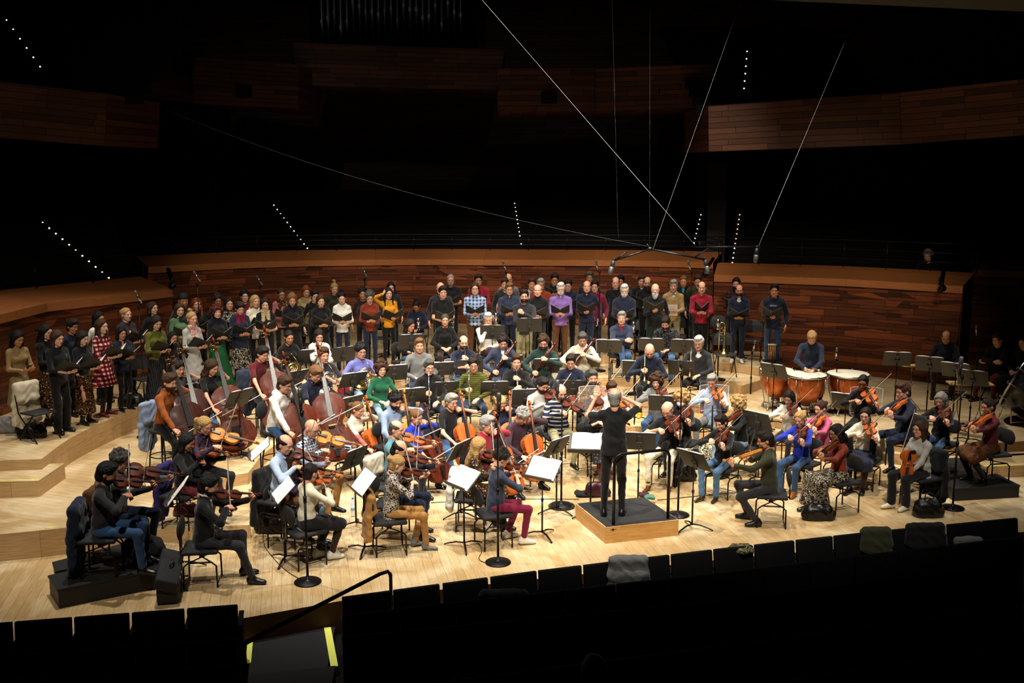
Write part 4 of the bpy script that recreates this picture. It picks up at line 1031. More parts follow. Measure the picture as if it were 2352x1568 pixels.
def cloth(spec):
    kind, _, arg = spec.partition(':'); nm = 'cloth_' + spec.replace(':', '_').replace(',', '_')
    if nm in _M: return _M[nm]
    c = [hx(CLR[x]) for x in arg.split(',')] if arg else []
    if kind in CLR:
        c0 = CLR[kind]; return mat('cloth_' + kind, c0, .85, bump=.25, bscale=26, sheen=.15, spec=.2)
    def f(nt, b, N, L):
        tc = N('TexCoord'); co = tc.outputs['Object']; b.inputs['Roughness'].default_value = .85; b.inputs['Specular IOR Level'].default_value = .2
        def wave(dir_, sc, thr, src=co):
            w_ = N('TexWave', bands_direction=dir_, i_Scale=sc, i_Distortion=.6); L(src, w_.inputs['Vector'])
            m = N('Math', operation='GREATER_THAN'); m.inputs[1].default_value = thr; L(w_.outputs['Fac'], m.inputs[0]); return m.outputs[0]
        def mix(fac, c1, c2):
            m = N('MixRGB')
            for i, v in ((1, c1), (2, c2)):
                if isinstance(v, tuple): m.inputs[i].default_value = (*v, 1)
                else: L(v, m.inputs[i])
            if isinstance(fac, (int, float)): m.inputs[0].default_value = fac
            else: L(fac, m.inputs[0])
            return m.outputs[0]
        if kind == 'stripe': o = mix(wave('Z', 9, .62), c[0], c[1])
        elif kind == 'wstripe': o = mix(wave('Z', 5, .72), c[0], c[1])
        elif kind == 'rib': o = mix(wave('X', 14, .6), c[0], c[1])
        elif kind == 'plaid': o = mix(wave('Z', 4.2, .6), mix(wave('X', 4.2, .55), c[0], c[1]), mix(wave('X', 4.2, .55), c[1], c[2]))
        elif kind == 'check': o = mix(wave('Z', 9, .6), mix(wave('X', 9, .55), c[0], c[1]), mix(wave('X', 9, .55), c[1], c[2]))
        elif kind == 'leopard':
            v = N('TexVoronoi', i_Scale=22, i_Randomness=1); L(co, v.inputs['Vector']); r = ramp(N, [(0, c[0]), (.3, c[1]), (.38, c[2]), (.55, c[2]), (.62, c[1])], 'CONSTANT'); L(v.outputs['Distance'], r.inputs[0]); o = r.outputs[0]
        elif kind == 'dots':
            v = N('TexVoronoi', i_Scale=24, i_Randomness=.7); L(co, v.inputs['Vector']); m = N('Math', operation='LESS_THAN'); m.inputs[1].default_value = .3; L(v.outputs['Distance'], m.inputs[0]); o = mix(m.outputs[0], c[0], c[1])
        elif kind == 'print':
            n = N('TexNoise', i_Scale=26, i_Detail=2, i_Distortion=1.2); L(co, n.inputs['Vector']); st = [(0, c[0]), (.44, c[1]), (.53, c[-1]), (.58, c[0])]; r = ramp(N, st, 'CONSTANT'); L(n.outputs['Fac'], r.inputs[0]); o = r.outputs[0]
        elif kind == 'band':   # upper, lower
            s = N('SeparateXYZ'); L(co, s.inputs[0]); m = N('Math', operation='LESS_THAN'); m.inputs[1].default_value = float(.86); L(s.outputs['Z'], m.inputs[0]); o = mix(m.outputs[0], c[0], c[1])
        elif kind == 'pleat': o = mix(wave('X', 11, .4), c[0], c[1])
        L(o, b.inputs['Base Color'])
    return nodemat(nm, f)
def common_mesh(nm):
    mb = MB()
    if nm == 'glasses':
        for s in (-1, 1):
            mb.tube([(s * .033 + .021 * math.cos(a), .098 - .004 * abs(math.cos(a)), .001 + .0135 * math.sin(a)) for a in np.linspace(0, 6.283, 13)[:-1]], .0015, 4, closed=True)
            mb.tube([(s * .054, .094, .006), (s * .078, .06, .008), (s * .082, -.01, .004)], .002, 4)
        mb.tube([(-.012, .102, .006), (.012, .102, .006)], .002, 4)
    elif nm in ('eye-1', 'eye1'):
        for s in (int(nm[3:]),): mb.ell((s * .031, .0795, .002), (.0115, .0085, .0042), 8); mb.ell((s * .031, .0862, .0018), (.0052, .0026, .0043), 6, 1)
    elif nm == 'eyebrows':
        for s in (-1, 1): mb.tube([(s * .013, .0905, .018), (s * .03, .0895, .0225), (s * .047, .078, .0175)], [.0024, .003, .0018], 5)
    elif nm == 'lips':
        mb.ell((0, .0925, -.0605), (.019, .006, .0035), 6); mb.ell((0, .0925, -.0665), (.016, .006, .004), 6)
    elif nm == 'mask':
        mb.ell((0, .062, -.052), (.062, .052, .052), 8)
    elif nm == 'shoe':
        f = Fld(); f.cap((0, -.035, -.045), (0, .15, -.055), .034, .028, .03, np.eye(3), (1.15, 1, .9)); f.cap((0, -.03, -.02), (0, -.01, .01), .04, .042, .03); f.cap((0, .02, -.02), (0, .12, -.05), .036, .026, .03)
        return f.mesh(.009, 'shoe', cuts=[((0, 0, -.08), (0, 0, -1))])
    elif nm == 'heel':
        f = Fld(); f.cap((0, -.03, -.03), (0, .14, -.06), .03, .024, .03, np.eye(3), (1.1, 1, .8)); f.cap((0, -.02, -.02), (0, 0, .06), .036, .042, .03); f.cap((0, -.035, -.03), (0, -.035, -.078), .02, .014, .01)
        return f.mesh(.009, 'boot', cuts=[((0, 0, -.08), (0, 0, -1))])
    elif nm == 'collar':
        for s in (-1, 1):
            mb.add([(s * .01, .085, -.02), (s * .06, .03, .035), (s * .075, -.02, .03), (s * .085, -.0, -.01), (s * .05, .09, -.045)], [(0, 1, 2, 3, 4) if s < 0 else (4, 3, 2, 1, 0)])
        mb.tube([(.062 * math.cos(a), -.005 + .062 * math.sin(a), .02 - .02 * math.sin(a)) for a in np.linspace(R(100), R(440), 16)], .012, 6)
    return mb.mesh(nm)
def common(nm): return cached(('c', nm), lambda: common_mesh(nm))
M_eye = mat('eye_white', (.62, .6, .57), .3); M_iris = mat('iris_dark', (.03, .02, .015), .2); M_lip = mat('lips_rose', '#a05048', .5)
M_cover = mat('folder_black', (.01, .01, .012), .5); M_page = mat('page_white', (.8, .8, .78), .7)
def folder(mtx, label, open_=62, style='folder'):
    root = empty('choir_folder' if style == 'folder' else 'sheet_of_music', mtx=mtx)
    if style == 'folder':
        for s in (-1, 1):
            M = Matrix.Rotation(R(-s * (90 - open_)), 4, 'Y'); mb = MB(); mb.box((s * .118, 0, 0), (.232, .32, .005)); link('cover', mb.mesh('cover'), M_cover, root, None, M)
            mb = MB(); mb.box((s * .110, 0, .0055), (.205, .295, .004)); link('pages', mb.mesh('pages'), M_page, root, None, M)
        tag(root, label, 'folder')
    else:
        mb = MB(); mb.box((0, 0, 0), (.21, .297, .004)); mb.build('pages', M_page, root); tag(root, label, 'sheet music')
COND = at(1412, 1165, .22)
def person(d, px, py, tier, a, pose, hair, sk, top, bot, o, dist=None):
    """d: short description; a: facing (degrees, 0 = to the camera, 90 = image right), 'c±n' = towards the conductor"""
    fem = 'F' in o.get('_', ''); near = tier is not None and not pose.startswith('st')
    s = o.get('h', .96 if fem else 1.02) * 1.025; wgt = o.get('w', 1.0) * (.93 if fem else 1)
    z0 = TIER[tier] if isinstance(tier, int) else tier
    sit = not pose.startswith('st'); stool = pose in ('bass', 'timp') and 'stand' not in o
    hs = .70 if stool else .48
    lean = o.get('l', 4 if sit else 0)
    # skeleton (unscaled units)
    hipz = (hs + .07) / s if sit else .94
    Pp = V3(0, 0, hipz); T = rot('x', -lean) @ V3(0, 0, 1); ty = o.get('ty', 0); Xa = rot('z', ty) @ X_; Ya = unit(np.cross(T, Xa))
    MT = np.stack([Xa, Ya, T], 1); Sb = Pp + T * .47; N = Pp + T * .52
    sw = (.150 if fem else .172) * (1 + (wgt - 1) * .6)
    hp, hy = o.get('hp', 12 if sit else 8), o.get('hy', 0)
    Rh = rot('z', ty + hy) @ rot('x', -(hp + lean * .4))
    Hc = N + rot('x', -(lean + 8)) @ V3(0, 0, .075) + Rh @ V3(0, .015, .085)
    J = {}
    for sd in (-1, 1):
        J['S', sd] = Sb + Xa * sd * sw - T * .028
        hip = Pp + X_ * sd * .088
        fx = o.get('fx', .10 if not sit else (.15 if not fem else .09))
        if sit:
            spread = {'cello': .27, 'bass': .2}.get(pose, fx)
            an = V3(sd * spread, o.get('fy', .40) + (o.get('fd', .06) * sd), .085 / s)
            if stool: an = V3(sd * .2, .34, .26 if sd < 0 else .09)
            if o.get('cross') == sd: an = V3(-sd * .10, .62, .29)
            hint = V3(sd * (.25 if pose != 'cello' else .9), 1, 1.2) if o.get('cross') != sd else V3(0, .2, 1)
        else: an = V3(sd * fx, .02 * sd, .085 / s); hint = V3(sd * .1, 1, 0)
        if 'stand' in o and pose == 'bass': pass
        kn, an = ik(hip, an, .43, .43, hint); J['H', sd], J['K', sd], J['A', sd] = hip, kn, an
    # root placement from the head's pixel
    if isinstance(a, str):
        g = at(px, py, z0 + Hc[2] * s); dv = COND - g; a = math.degrees(math.atan2(dv.x, -dv.y)) + float(a[1:] or 0)
    rz = R(180 + a); c_, s_ = math.cos(rz), math.sin(rz)
    Hw = at(px, py, z0 + Hc[2] * s)
    ox, oy = (c_ * Hc[0] - s_ * Hc[1]) * s, (s_ * Hc[0] + c_ * Hc[1]) * s
    loc = Vector((Hw.x - ox, Hw.y - oy, z0)); root = empty('person', loc, rz); root.scale = (s, s, s)
    RM = Matrix.LocRotScale(loc, Matrix.Rotation(rz, 3, 'Z').to_quaternion(), Vector((s, s, s))); R3 = Matrix.Rotation(rz, 3, 'Z')
    def wp(v): return RM @ Vector(v)
    def wd(v): return R3 @ Vector(v)
    # arm targets
    tg, hk = {}, {}
    def arm(sd, t, hint, hd=None, bk=(0, 0, 1), kind='relax'): tg[sd] = (np.array(t, float), np.array(hint, float)); hk[sd] = (hd, bk, kind)
    rest = [(lambda sd: arm(sd, V3(sd * .25, .03, Sb[2] - .49), (sd * .3, -1, 0), (0, .1, -1), (sd, 0, 0)))]
    for sd in (-1, 1): rest[0](sd)
    k = pose[3:] if pose.startswith('st ') else pose
    who = d; poss = []
    mouth = Hc + Rh @ V3(0, .11, -.065)
    if k in ('fold', 'fold1', 'paper', 'phone'):
        fc = Sb + V3(o.get('fxo', 0), .33 + .08 * wgt - .06, o.get('fz', -.26))
        if k != 'fold1': arm(-1, fc + V3(-.07, -.07, -.05), (-.6, -.5, -1), (.35, .8, .25), (0, .2, -1), 'relax')
        arm(1, fc + V3(.07, -.07, -.05), (.6, -.5, -1), (-.35, .8, .25), (0, .2, -1), 'relax')
        if k == 'fold1': arm(1, fc + V3(0.02, -.09, -.06), (.6, -.5, -1), (-.2, .8, .25), (0, .2, -1), 'relax')
        tl = o.get('ft', 38); nrm = rot('x', tl) @ V3(0, 0, 1); yy = rot('x', tl) @ V3(0, 1, 0)
        if k == 'phone':
            mb = MB(); mb.box((0, 0, 0), (.075, .15, .009), None, 0, .003); pb = mb.build('smartphone', M_blackc, None, None, frame(wp(fc + V3(0, -.02, 0)), wd(yy), wd(nrm))); tag(pb, f'dark smartphone held by the {d}', 'phone')
        else: folder(frame(wp(fc), wd(yy), wd(nrm)), (f'black music folder of the {d}' if k != 'paper' else f'loose white sheet music held by the {d}'), o.get('fo', 58), 'folder' if k != 'paper' else 'paper')
    elif k in ('violin', 'viola', 'vrest'):
        v = unit(rot('z', ty) @ V3(-.42, .88, o.get('vz', -.24))); n = rot('z', ty) @ V3(.42, .12, .88); n = unit(n - v * (n @ v)); og = Sb + rot('z', ty) @ V3(-.075, .10, .075)
        kind = 'viola' if k == 'viola' else 'violin'
        if k == 'vrest':
            og = V3(-.10, .34, Pp[2] + .40); v = unit(V3(.02, .10, -1)); n = V3(-.85, .5, .1); kind = 'viola'
        W, L, H, NL, SH = SPEC[kind]; nm = 'viola' if kind == 'viola' else 'violin'
        strings_inst(kind, frame(wp(og), wd(v), wd(n)), o.get('v', 'r' if random.random() < .5 else 'o'), f'{nm} ' + ('resting on the lap of the ' if k == 'vrest' else 'played by the ') + d)
        if k == 'vrest':
            arm(-1, og + v * .42 + V3(-.02, -.04, .03), (-.8, -.6, -.5), (.5, .6, .2), (-.5, .3, .3), 'grip'); arm(1, og + V3(.12, .0, -.12), (.8, -.6, -.6), (-.3, .8, .2), (.5, 0, .6), 'grip')
            bow('viola', wp(og + V3(.10, .06, -.10)), wd(V3(-.12, -.2, 1)), wd(V3(0, -1, 0)), f'bow held upright by the {d}')
        else:
            hp_ = og + v * (L + NL * .52); arm(-1, hp_ + V3(-.035, -.035, -.055), (-.5, .3, -1), unit(V3(.35, .15, .8)), (-.8, .5, 0), 'grip')
            bl = o.get('bd', 0); dd = unit(rot('z', ty) @ rot('y', bl) @ V3(-.62, -.12, .72)); dd = unit(dd - v * (dd @ v) * .8); u = o.get('u', .26)
            br = og + v * L * .5 + n * (SH + .03); fg = br - dd * u
            bow('violin', wp(fg), wd(dd), wd(n), f'thin bow of the {d}')
            arm(1, fg + V3(.03, -.05, .045), (.9, .2, -.55), unit(V3(-.35, .75, -.35)), (.2, .4, .9), 'grip')
    elif k in ('cello', 'bass'):
        kind = k; W, L, H, NL, SH = SPEC[kind]
        if kind == 'cello': E = V3(.02, .66, 0); G = Sb + V3(-.13, .10, .20); pin = .22
        else: E = V3(.10, .80, 0); G = Sb + V3(-.25, -.08, .40); pin = .12
        v = unit(G - E); n = V3(.15, 1, .3) if kind == 'cello' else V3(.62, .8, .3); n = unit(n - v * (n @ v)); og = E / s + v * (pin + .01)
        strings_inst(kind, frame(wp(og), wd(v), wd(n)), o.get('v', 'o' if kind == 'cello' else 'r'), f'{"cello" if kind == "cello" else "double bass"} held by the {d}')
        dd = unit(rot('y', o.get('bd', 0)) @ V3(-.6, .1, .62)); dd = unit(dd - v * (dd @ v) * .7); u = .22
        br = og + (v * L * .56 + n * (H / 2 + SH + .04)) / s; fg = br - dd * u
        bow(kind, wp(fg), wd(dd), wd(-n), f'{"cello" if kind == "cello" else "double bass"} bow held by the {d}')
        arm(1, fg + V3(.03, -.05, .04), (.8, -.3, -.3), unit(V3(-.4, .6, -.4)), (.3, .5, .8), 'grip')
        hp_ = og + (v * (L + NL * (.45 if kind == 'cello' else .35)) + n * 0) / s
        arm(-1, hp_ + V3(-.05, -.02, .0), (-1, -.1, -.6), unit(V3(.8, .5, .1)), (-.3, .6, .6), 'grip')
    elif k == 'horn':
        ce = mouth + V3(0, .145, -.30) if not o.get('rest') else V3(0, .30, Sb[2] - .40)
        horn(frame(wp(ce), wd((0, 1, 0)), wd((0, 0, 1))), M_silver if o.get('silver') else M_brass, f'{"silver" if o.get("silver") else "brass"} french horn held by the {d}')
        arm(-1, ce + V3(-.08, -.05, .0), (-.9, -.1, -.8), (.5, .7, .1), (-.6, .3, .6), 'grip'); arm(1, ce + V3(.15, -.13, -.1), (.9, -.3, -.6), (-.3, .6, -.2), (.6, .1, .5), 'relax')
    elif k in ('clarinet', 'oboe', 'bflute'):
        b_ = mouth + unit(V3(0, .55, -.82)) * .62
        wind('silver_flute' if k == 'bflute' else k, wp(mouth + V3(0, -.005, 0)), wp(b_), f'{"silver woodwind instrument" if k == "bflute" else "black " + k} played by the {d}')
        arm(-1, mouth.copy() * .62 + b_ * .38 + V3(-.04, -.05, 0), (-1, -.2, -.6), (.6, .6, .3), (-.5, .5, .2), 'grip'); arm(1, mouth * .35 + b_ * .65 + V3(.04, -.05, 0), (1, -.2, -.6), (-.6, .6, .3), (.5, .5, .2), 'grip')
    elif k == 'bassoon':
        wind('bassoon', wp(Sb + V3(-.2, .24, .20)), wp(V3(.26, .12, Pp[2] - .02)), f'dark red bassoon held by the {d}')
        arm(-1, Sb + V3(-.07, .26, -.08), (-1, -.1, -.5), (.6, .6, .2), (-.5, .5, .3), 'grip'); arm(1, V3(.19, .2, Pp[2] + .14), (1, -.4, -.3), (-.5, .7, 0), (.6, .4, .3), 'grip')
    elif k in ('hold', 'trest'):
        hp_ = V3(.08 * o.get('hs', 1), .36, Pp[2] + .28)
        arm(1, hp_ + V3(.05, -.06, .0), (1, -.5, -.6), (-.4, .8, 0), (.7, .2, .3), 'grip'); arm(-1, V3(-.08, .32, Pp[2] + .13), (-1, -.4, -.4), (.5, .8, -.1), (0, 0, 1))
        it = o.get('it')
        if it == 'trumpet': trumpet(frame(wp(hp_ + V3(0, 0, .06)), wd((0, .12, -1)), wd((0, 1, .1))), f'brass trumpet held upright by the {d}')
        elif it: wind(it, wp(hp_ + V3(0, 0, .36)), wp(hp_ + V3(0, .03, -.25)), f'{"silver flute" if "flute" in it else it} held upright by the {d}')
    elif k == 'cross':
        arm(-1, Sb + V3(.10, .23, -.24), (-1, .2, -.45), (1, .1, .1), (0, 1, .2)); arm(1, Sb + V3(-.09, .27, -.20), (1, .2, -.45), (-1, 0, .0), (0, 1, .2))
    elif k == 'lap':
        arm(-1, V3(-.09, .30, Pp[2] + .13), (-1, -.5, -.2), (.6, .8, -.1), (0, .1, 1)); arm(1, V3(.09, .28, Pp[2] + .13), (1, -.5, -.2), (-.6, .8, -.1), (0, .1, 1))
    elif k == 'chin':
        arm(1, mouth + V3(.03, .0, -.10), (.5, .4, -1), (-.1, .1, 1), (.3, 1, 0), 'grip'); arm(-1, V3(.02, .26, Pp[2] + .14), (-1, -.3, -.3), (.9, .4, 0), (0, .2, 1))
    elif k == 'hair1':
        arm(1, Hc + V3(.13, .02, .0), (1, .1, -.3), (-.3, -.1, 1), (.9, .3, 0), 'relax')
        fc = Sb + V3(-.02, .34, -.28); arm(-1, fc + V3(-.03, -.08, -.05), (-.6, -.5, -1), (.3, .8, .2), (0, .2, -1)); folder(frame(wp(fc), wd(rot('x', 38) @ V3(0, 1, 0)), wd(rot('x', 38) @ V3(0, 0, 1))), f'black music folder held by the {d}', 60)
    elif k == 'fist':
        arm(-1, Sb + V3(.02, .25, -.10), (-1, .1, -.8), (.8, .1, .5), (-.3, 1, 0), 'grip'); arm(1, Sb + V3(-.06, .22, -.32), (1, -.1, -.8), (-1, .1, 0), (0, .6, 1))
    elif k == 'cond':
        arm(-1, Sb + V3(-.27, .27, .13), (-.9, .5, -.8), (.05, .15, 1), (-.2, -.9, .2), 'open'); arm(1, Sb + V3(.10, .30, .15), (1, -.05, -.25), (-.15, .1, 1), (.3, -.9, 0), 'open')
    elif k == 'timp':
        arm(-1, V3(-.04, .36, Sb[2] - .40), (-1, -.4, -.4), (.2, .9, -.2), (0, 0, 1), 'grip'); arm(1, V3(.10, .34, Sb[2] - .38), (1, -.4, -.4), (-.3, .9, -.2), (0, 0, 1), 'grip')
        for q in (-1, 1):
            t_ = empty('timpani_mallet', mtx=frame(wp(V3(.03 + q * .05, .34, Sb[2] - .37)), wd((-.25 + q * .1, .9, .05)), wd((0, 0, 1))))
            mb = MB(); mb.tube([(0, -.03, 0), (0, .3, 0)], .006, 6); mb.build('stick', M_bamboo, t_); mb = MB(); mb.ell((0, .315, 0), (.022, .022, .022), 8); mb.build('felt_head', M_felt, t_)
            tag(t_, f'felt-headed timpani mallet in the {"left" if q < 0 else "right"} hand of the timpanist', 'mallet')
    ar = {}
    for sd in (-1, 1):
        t, h = tg[sd]; E_, W_ = ik(J['S', sd], t, .285, .255, h); ar[sd] = (J['S', sd], E_, W_)
    # body
    hm = cached(('head', fem), lambda: head_mesh(fem)); f = Fld()
    def torso(f, g, low=.0, wide=1.0, kk=.04):
        w_ = wgt; b = o.get('belly', 0)
        f.cap(Pp - T * (.02 + low), Pp + T * .10, .098 + g, .088 + g, kk, MT, ((1.53 if low else 1.45) * w_ * wide, (1.2 if low else 1.06) * w_ + b, 1)); f.cap(Pp + T * .12, Pp + T * .36, (.080 if fem else .088) + g, .096 + g, kk, MT, (1.42 * w_, 1.05 * w_ + b * .7, 1))
        f.cap(J['S', -1] * .86 + Sb * .14 - T * .015, J['S', 1] * .86 + Sb * .14 - T * .015, .046 + g, None, .05); f.cap(Sb - T * .03, N + T * .0, .068 + g, .052 + g, .05)
        for q in (-1, 1): f.cap(J['S', q] * .8 + Sb * .2 + T * .012, N - T * .005 + Xa * q * .02, .036 + g, .042 + g, .05)
        if fem: f.cap(Pp + T * .33 - Xa * .06 + Ya * .075, Pp + T * .33 + Xa * .06 + Ya * .075, .05 + g, None, .05)
    torso(f, -.014)
    nk = Hc + Rh @ V3(0, -.03, -.07); f.cap(N - T * .02, nk, .055 if not fem else .046, .05 if not fem else .043, .03)
    for sd in (-1, 1):
        a0, a1, a2 = ar[sd]; q = .9 if fem else 1
        f.cap(a0, a1, .041 * q, .034 * q, .02); f.cap(a1, a2, .034 * q, .023 * q, .02); f.cap(J['H', sd], J['K', sd], .062, .043, .012); f.cap(J['K', sd], J['K', sd] * .65 + J['A', sd] * .35, .041, .044, .012); f.cap(J['K', sd] * .65 + J['A', sd] * .35, J['A', sd], .044, .028, .012)
    bm = f.mesh(.017, 'body'); items = [(bm, None), (hm, (Rh * HS, Hc))]
    for sd in (-1, 1):
        a0, a1, a2 = ar[sd]; fd = unit(a2 - a1); hd, bk, kind = hk[sd]
        hd = fd if hd is None else unit(np.array(hd, float) + fd * .45); items.append(hand(kind, a2 + fd * .008, hd, bk, sd))
    me = merge('body', items); _A.pop(bm.name, None); bpy.data.meshes.remove(bm)
    link('body', me, skinmat(sk), root)
    Q = Rh * HS; HM = Matrix(((*Q[0], Hc[0]), (*Q[1], Hc[1]), (*Q[2], Hc[2]), (0, 0, 0, 1)))
    hs_, hc_ = hair.split(':') if ':' in hair else (hair, 'brown')
    hmat = mat('hair_' + hc_, HAIRC[hc_], .6, bump=1, bscale=55, spec=.25)
    if hs_ != 'none': link('hair', cached(('hair', hs_), lambda: hair_field(hs_)), hmat, root, None, HM)
    for nm, m in (('eye-1', [M_eye, M_iris]), ('eye1', [M_eye, M_iris]), ('eyebrows', [hmat]), ('lips', [M_lip])):
        if nm == 'lips' and 'mask' in o: continue
        link(nm.rstrip('-1'), common(nm), m, root, None, HM)
    fl = o.get('_', '')
    if 'g' in fl: link('glasses', common('glasses'), M_black, root, None, HM)
    if 'b' in fl or 'B' in fl: link('beard', cached(('hair', 'bigbeard' if 'B' in fl else 'beard'), lambda: hair_field('bigbeard' if 'B' in fl else 'beard')), mat('hair_' + o.get('bc', hc_), HAIRC[o.get('bc', hc_)], .6, bump=.5, bscale=40), root, None, HM)
    if 'mask' in o: link('face_mask', common('mask'), mat('mask_cloth', (.02, .02, .02) if o['mask'] == 'k' else (.7, .75, .78), .8), root, None, HM)
    # clothes
    tk, _, tc = top.partition('='); hres = .0145 if z0 < .7 else .0165
    seed = (hash_(d) % 100) / 7
    def sleeves(f, g, fr):
        for sd in (-1, 1):
            a0, a1, a2 = ar[sd]; q = .92 if fem else 1
            if fr <= 1: f.cap(a0, a0 + (a1 - a0) * fr, .046 * q + g, .048 * q + g, .03)
            else: f.cap(a0, a1, .045 * q + g, .039 * q + g, .03); f.cap(a1, a1 + (a2 - a1) * (fr - 1), .039 * q + g, .029 * q + g, .02)
    fr = {'tee': .66, 'polo': .66, 'blouse3': 1.45}.get(tk, 1.88)
    g = {'tee': .004, 'polo': .004, 'shirt': .007, 'knit': .009, 'hoodie': .015, 'jacket': .016, 'turtle': .007, 'vneck': .008, 'dress': .004, 'blazer': .012}.get(tk, .008)
    if 'sl' in o: fr = o['sl']
    low = {'hoodie': .07, 'jacket': .10, 'blazer': .12, 'shirt': .06, 'dress': .04}.get(tk, .05) + o.get('low', 0)
    if sit: low *= .75
    f = Fld(); torso(f, g, low + .12, 1.0 + .03 * (tk in ('jacket', 'blazer'))); sleeves(f, g * .8, fr)
    if tk != 'dress' and not sit: f.p.append(('hem', Pp - T * (low + .03), -T))
    if sit: f.p.append(('hem', Pp - T * (low * .4 + .075), -T))
    if tk == 'turtle': f.cap(N - T * .02, N * .45 + nk * .55, .062 if not fem else .054, .058 if not fem else .05, .02)
    if tk in ('hoodie',): f.cap(N - Ya * .06 - Xa * .05 - T * .01, N - Ya * .06 + Xa * .05 - T * .01, .055, None, .04); f.cap(N - Xa * .07 + Ya * .02 - T * .02, N - Ya * .05 + T * .01, .035, None, .03); f.cap(N + Xa * .07 + Ya * .02 - T * .02, N - Ya * .05 + T * .01, .035, None, .03)
    if tk not in ('turtle',):
        nr = .064 if not fem else .068
        f.cap(N + T * .05 + Ya * .03, N + T * .12 + Ya * .03, nr, nr + .02, .01, op=-1)
        if tk in ('vneck', 'blazer', 'jacket', 'polo', 'shirt'): f.cap(N + T * .03 + Ya * .09, N - T * (.13 if tk not in ('blazer',) else .22) + Ya * .122, .052, .018, .01, op=-1)
    name = {'tee': 't_shirt', 'polo': 'polo_shirt', 'shirt': 'shirt', 'knit': 'sweater', 'hoodie': 'hoodie', 'jacket': 'jacket', 'turtle': 'turtleneck', 'vneck': 'v_neck_sweater', 'dress': 'dress', 'blazer': 'blazer', 'blouse3': 'blouse'}[tk]
    if tk == 'dress': skirt_into(f, J, Pp, sit, o, g, T, s)
    cm = cloth(tc); tm = f.mesh(hres, name, fold=.0032 if tk != 'dress' else .0016, seed=seed, cuts=dress_cut(o, sit) if tk == 'dress' else ())
    if tc.startswith('band'): pass
    link(name, tm, cm, root)
    if 'under' in o:   # visible shirt collar or under layer
        f = Fld(); f.cap(Pp + T * .2, Pp + T * .42, .094, .09, .03, MT, (1.2, 1.06, 1)); f.cap(Sb, N + T * .035, .07, .058 if not fem else .05, .03)
        f.cap(N + T * .05 + Ya * .03, N + T * .12 + Ya * .03, .05, .07, .01, op=-1)
        if o.get('low_u'): pass
        link('undershirt', f.mesh(.013, 'undershirt'), cloth(o['under']), root)
    if tk in ('shirt', 'polo') or o.get('collar'):
        link('collar', common('collar'), cloth(o['collar']) if o.get('collar') else cm, root, None, Matrix(((*MT[0], N[0]), (*MT[1], N[1]), (*MT[2], N[2] + .018), (0, 0, 0, 1))))
    if 'scarf' in o:
        f = Fld(); f.cap(N - Xa * .05 + T * .02, N + Xa * .05 + T * .02 + Ya * .04, .062, .06, .02, MT, (1.1, 1.1, .75)); f.cap(N + Ya * .07 - Xa * .04, Sb + Ya * .12 - Xa * .06 - T * .2, .035, .03, .02, MT, (1.3, .7, 1)); f.cap(N + Ya * .07 + Xa * .04, Sb + Ya * .12 + Xa * .05 - T * .12, .035, .03, .02, MT, (1.3, .7, 1))
        link('scarf', f.mesh(.012, 'scarf', fold=.003, seed=seed), cloth(o['scarf']), root)
    bk_, _, bc = bot.partition('=')
    if bk_ in ('pants', 'jeans', 'wide', 'shorts'):
        f = Fld(); q = .93 if fem else 1; wl = .016 if bk_ == 'wide' else 0
        f.cap(Pp - T * .03, Pp + T * (.06 if not sit else .03), .096, .082, .04, MT, (1.42 * wgt, 1.06 * wgt, 1))
        for sd in (-1, 1):
            h_, k_, a_ = J['H', sd], J['K', sd], J['A', sd]; f.cap(h_, k_, .080 * q * wgt, .057 * q + wl, .03)
            f.cap(k_, a_ + (k_ - a_) * .06, .055 * q + wl, (.043 if bk_ != 'jeans' else .048) + wl * 1.6, .03)
        link('trousers', f.mesh(hres, 'trousers', fold=.0028, seed=seed + 1), cloth(bc), root)
    elif bk_ in ('skirt',):
        f = Fld(); f.cap(Pp - T * .03, Pp + T * .06, .098, .08, .04, MT, (1.4, 1.05, 1)); skirt_into(f, J, Pp, sit, o, .004, T, s)
        link('skirt', f.mesh(hres, 'skirt', fold=.003, seed=seed, cuts=dress_cut(o, sit)), cloth(bc), root)
    if bk_ in ('skirt', 'dress', 'none') or tk == 'dress':
        if o.get('tights'):
            f = Fld()
            for sd in (-1, 1):
                h_, k_, a_ = J['H', sd], J['K', sd], J['A', sd]; f.cap(h_, k_, .072, .053, .02); f.cap(k_, k_ * .65 + a_ * .35, .05, .053, .02); f.cap(k_ * .65 + a_ * .35, a_, .053, .036, .02)
            link('tights', f.mesh(.014, 'tights'), cloth(o['tights']), root)
    sh, _, shc = o.get('sh', 'shoe=black').partition('=')
    sm = mat('shoe_' + shc, CLR[shc], .35, coat=.2)
    for sd in (-1, 1):
        k_, a_ = J['K', sd], J['A', sd]; ya = R(-sd * 10); fp = 0
        if o.get('cross') == sd: fp = R(-25)
        Ms = Matrix.Translation(Vector(a_)) @ Matrix.Rotation(ya, 4, 'Z') @ Matrix.Rotation(fp, 4, 'X') @ Matrix.Scale(1 / s if True else 1, 4)
        link('shoe', common(sh), sm, root, None, Ms)
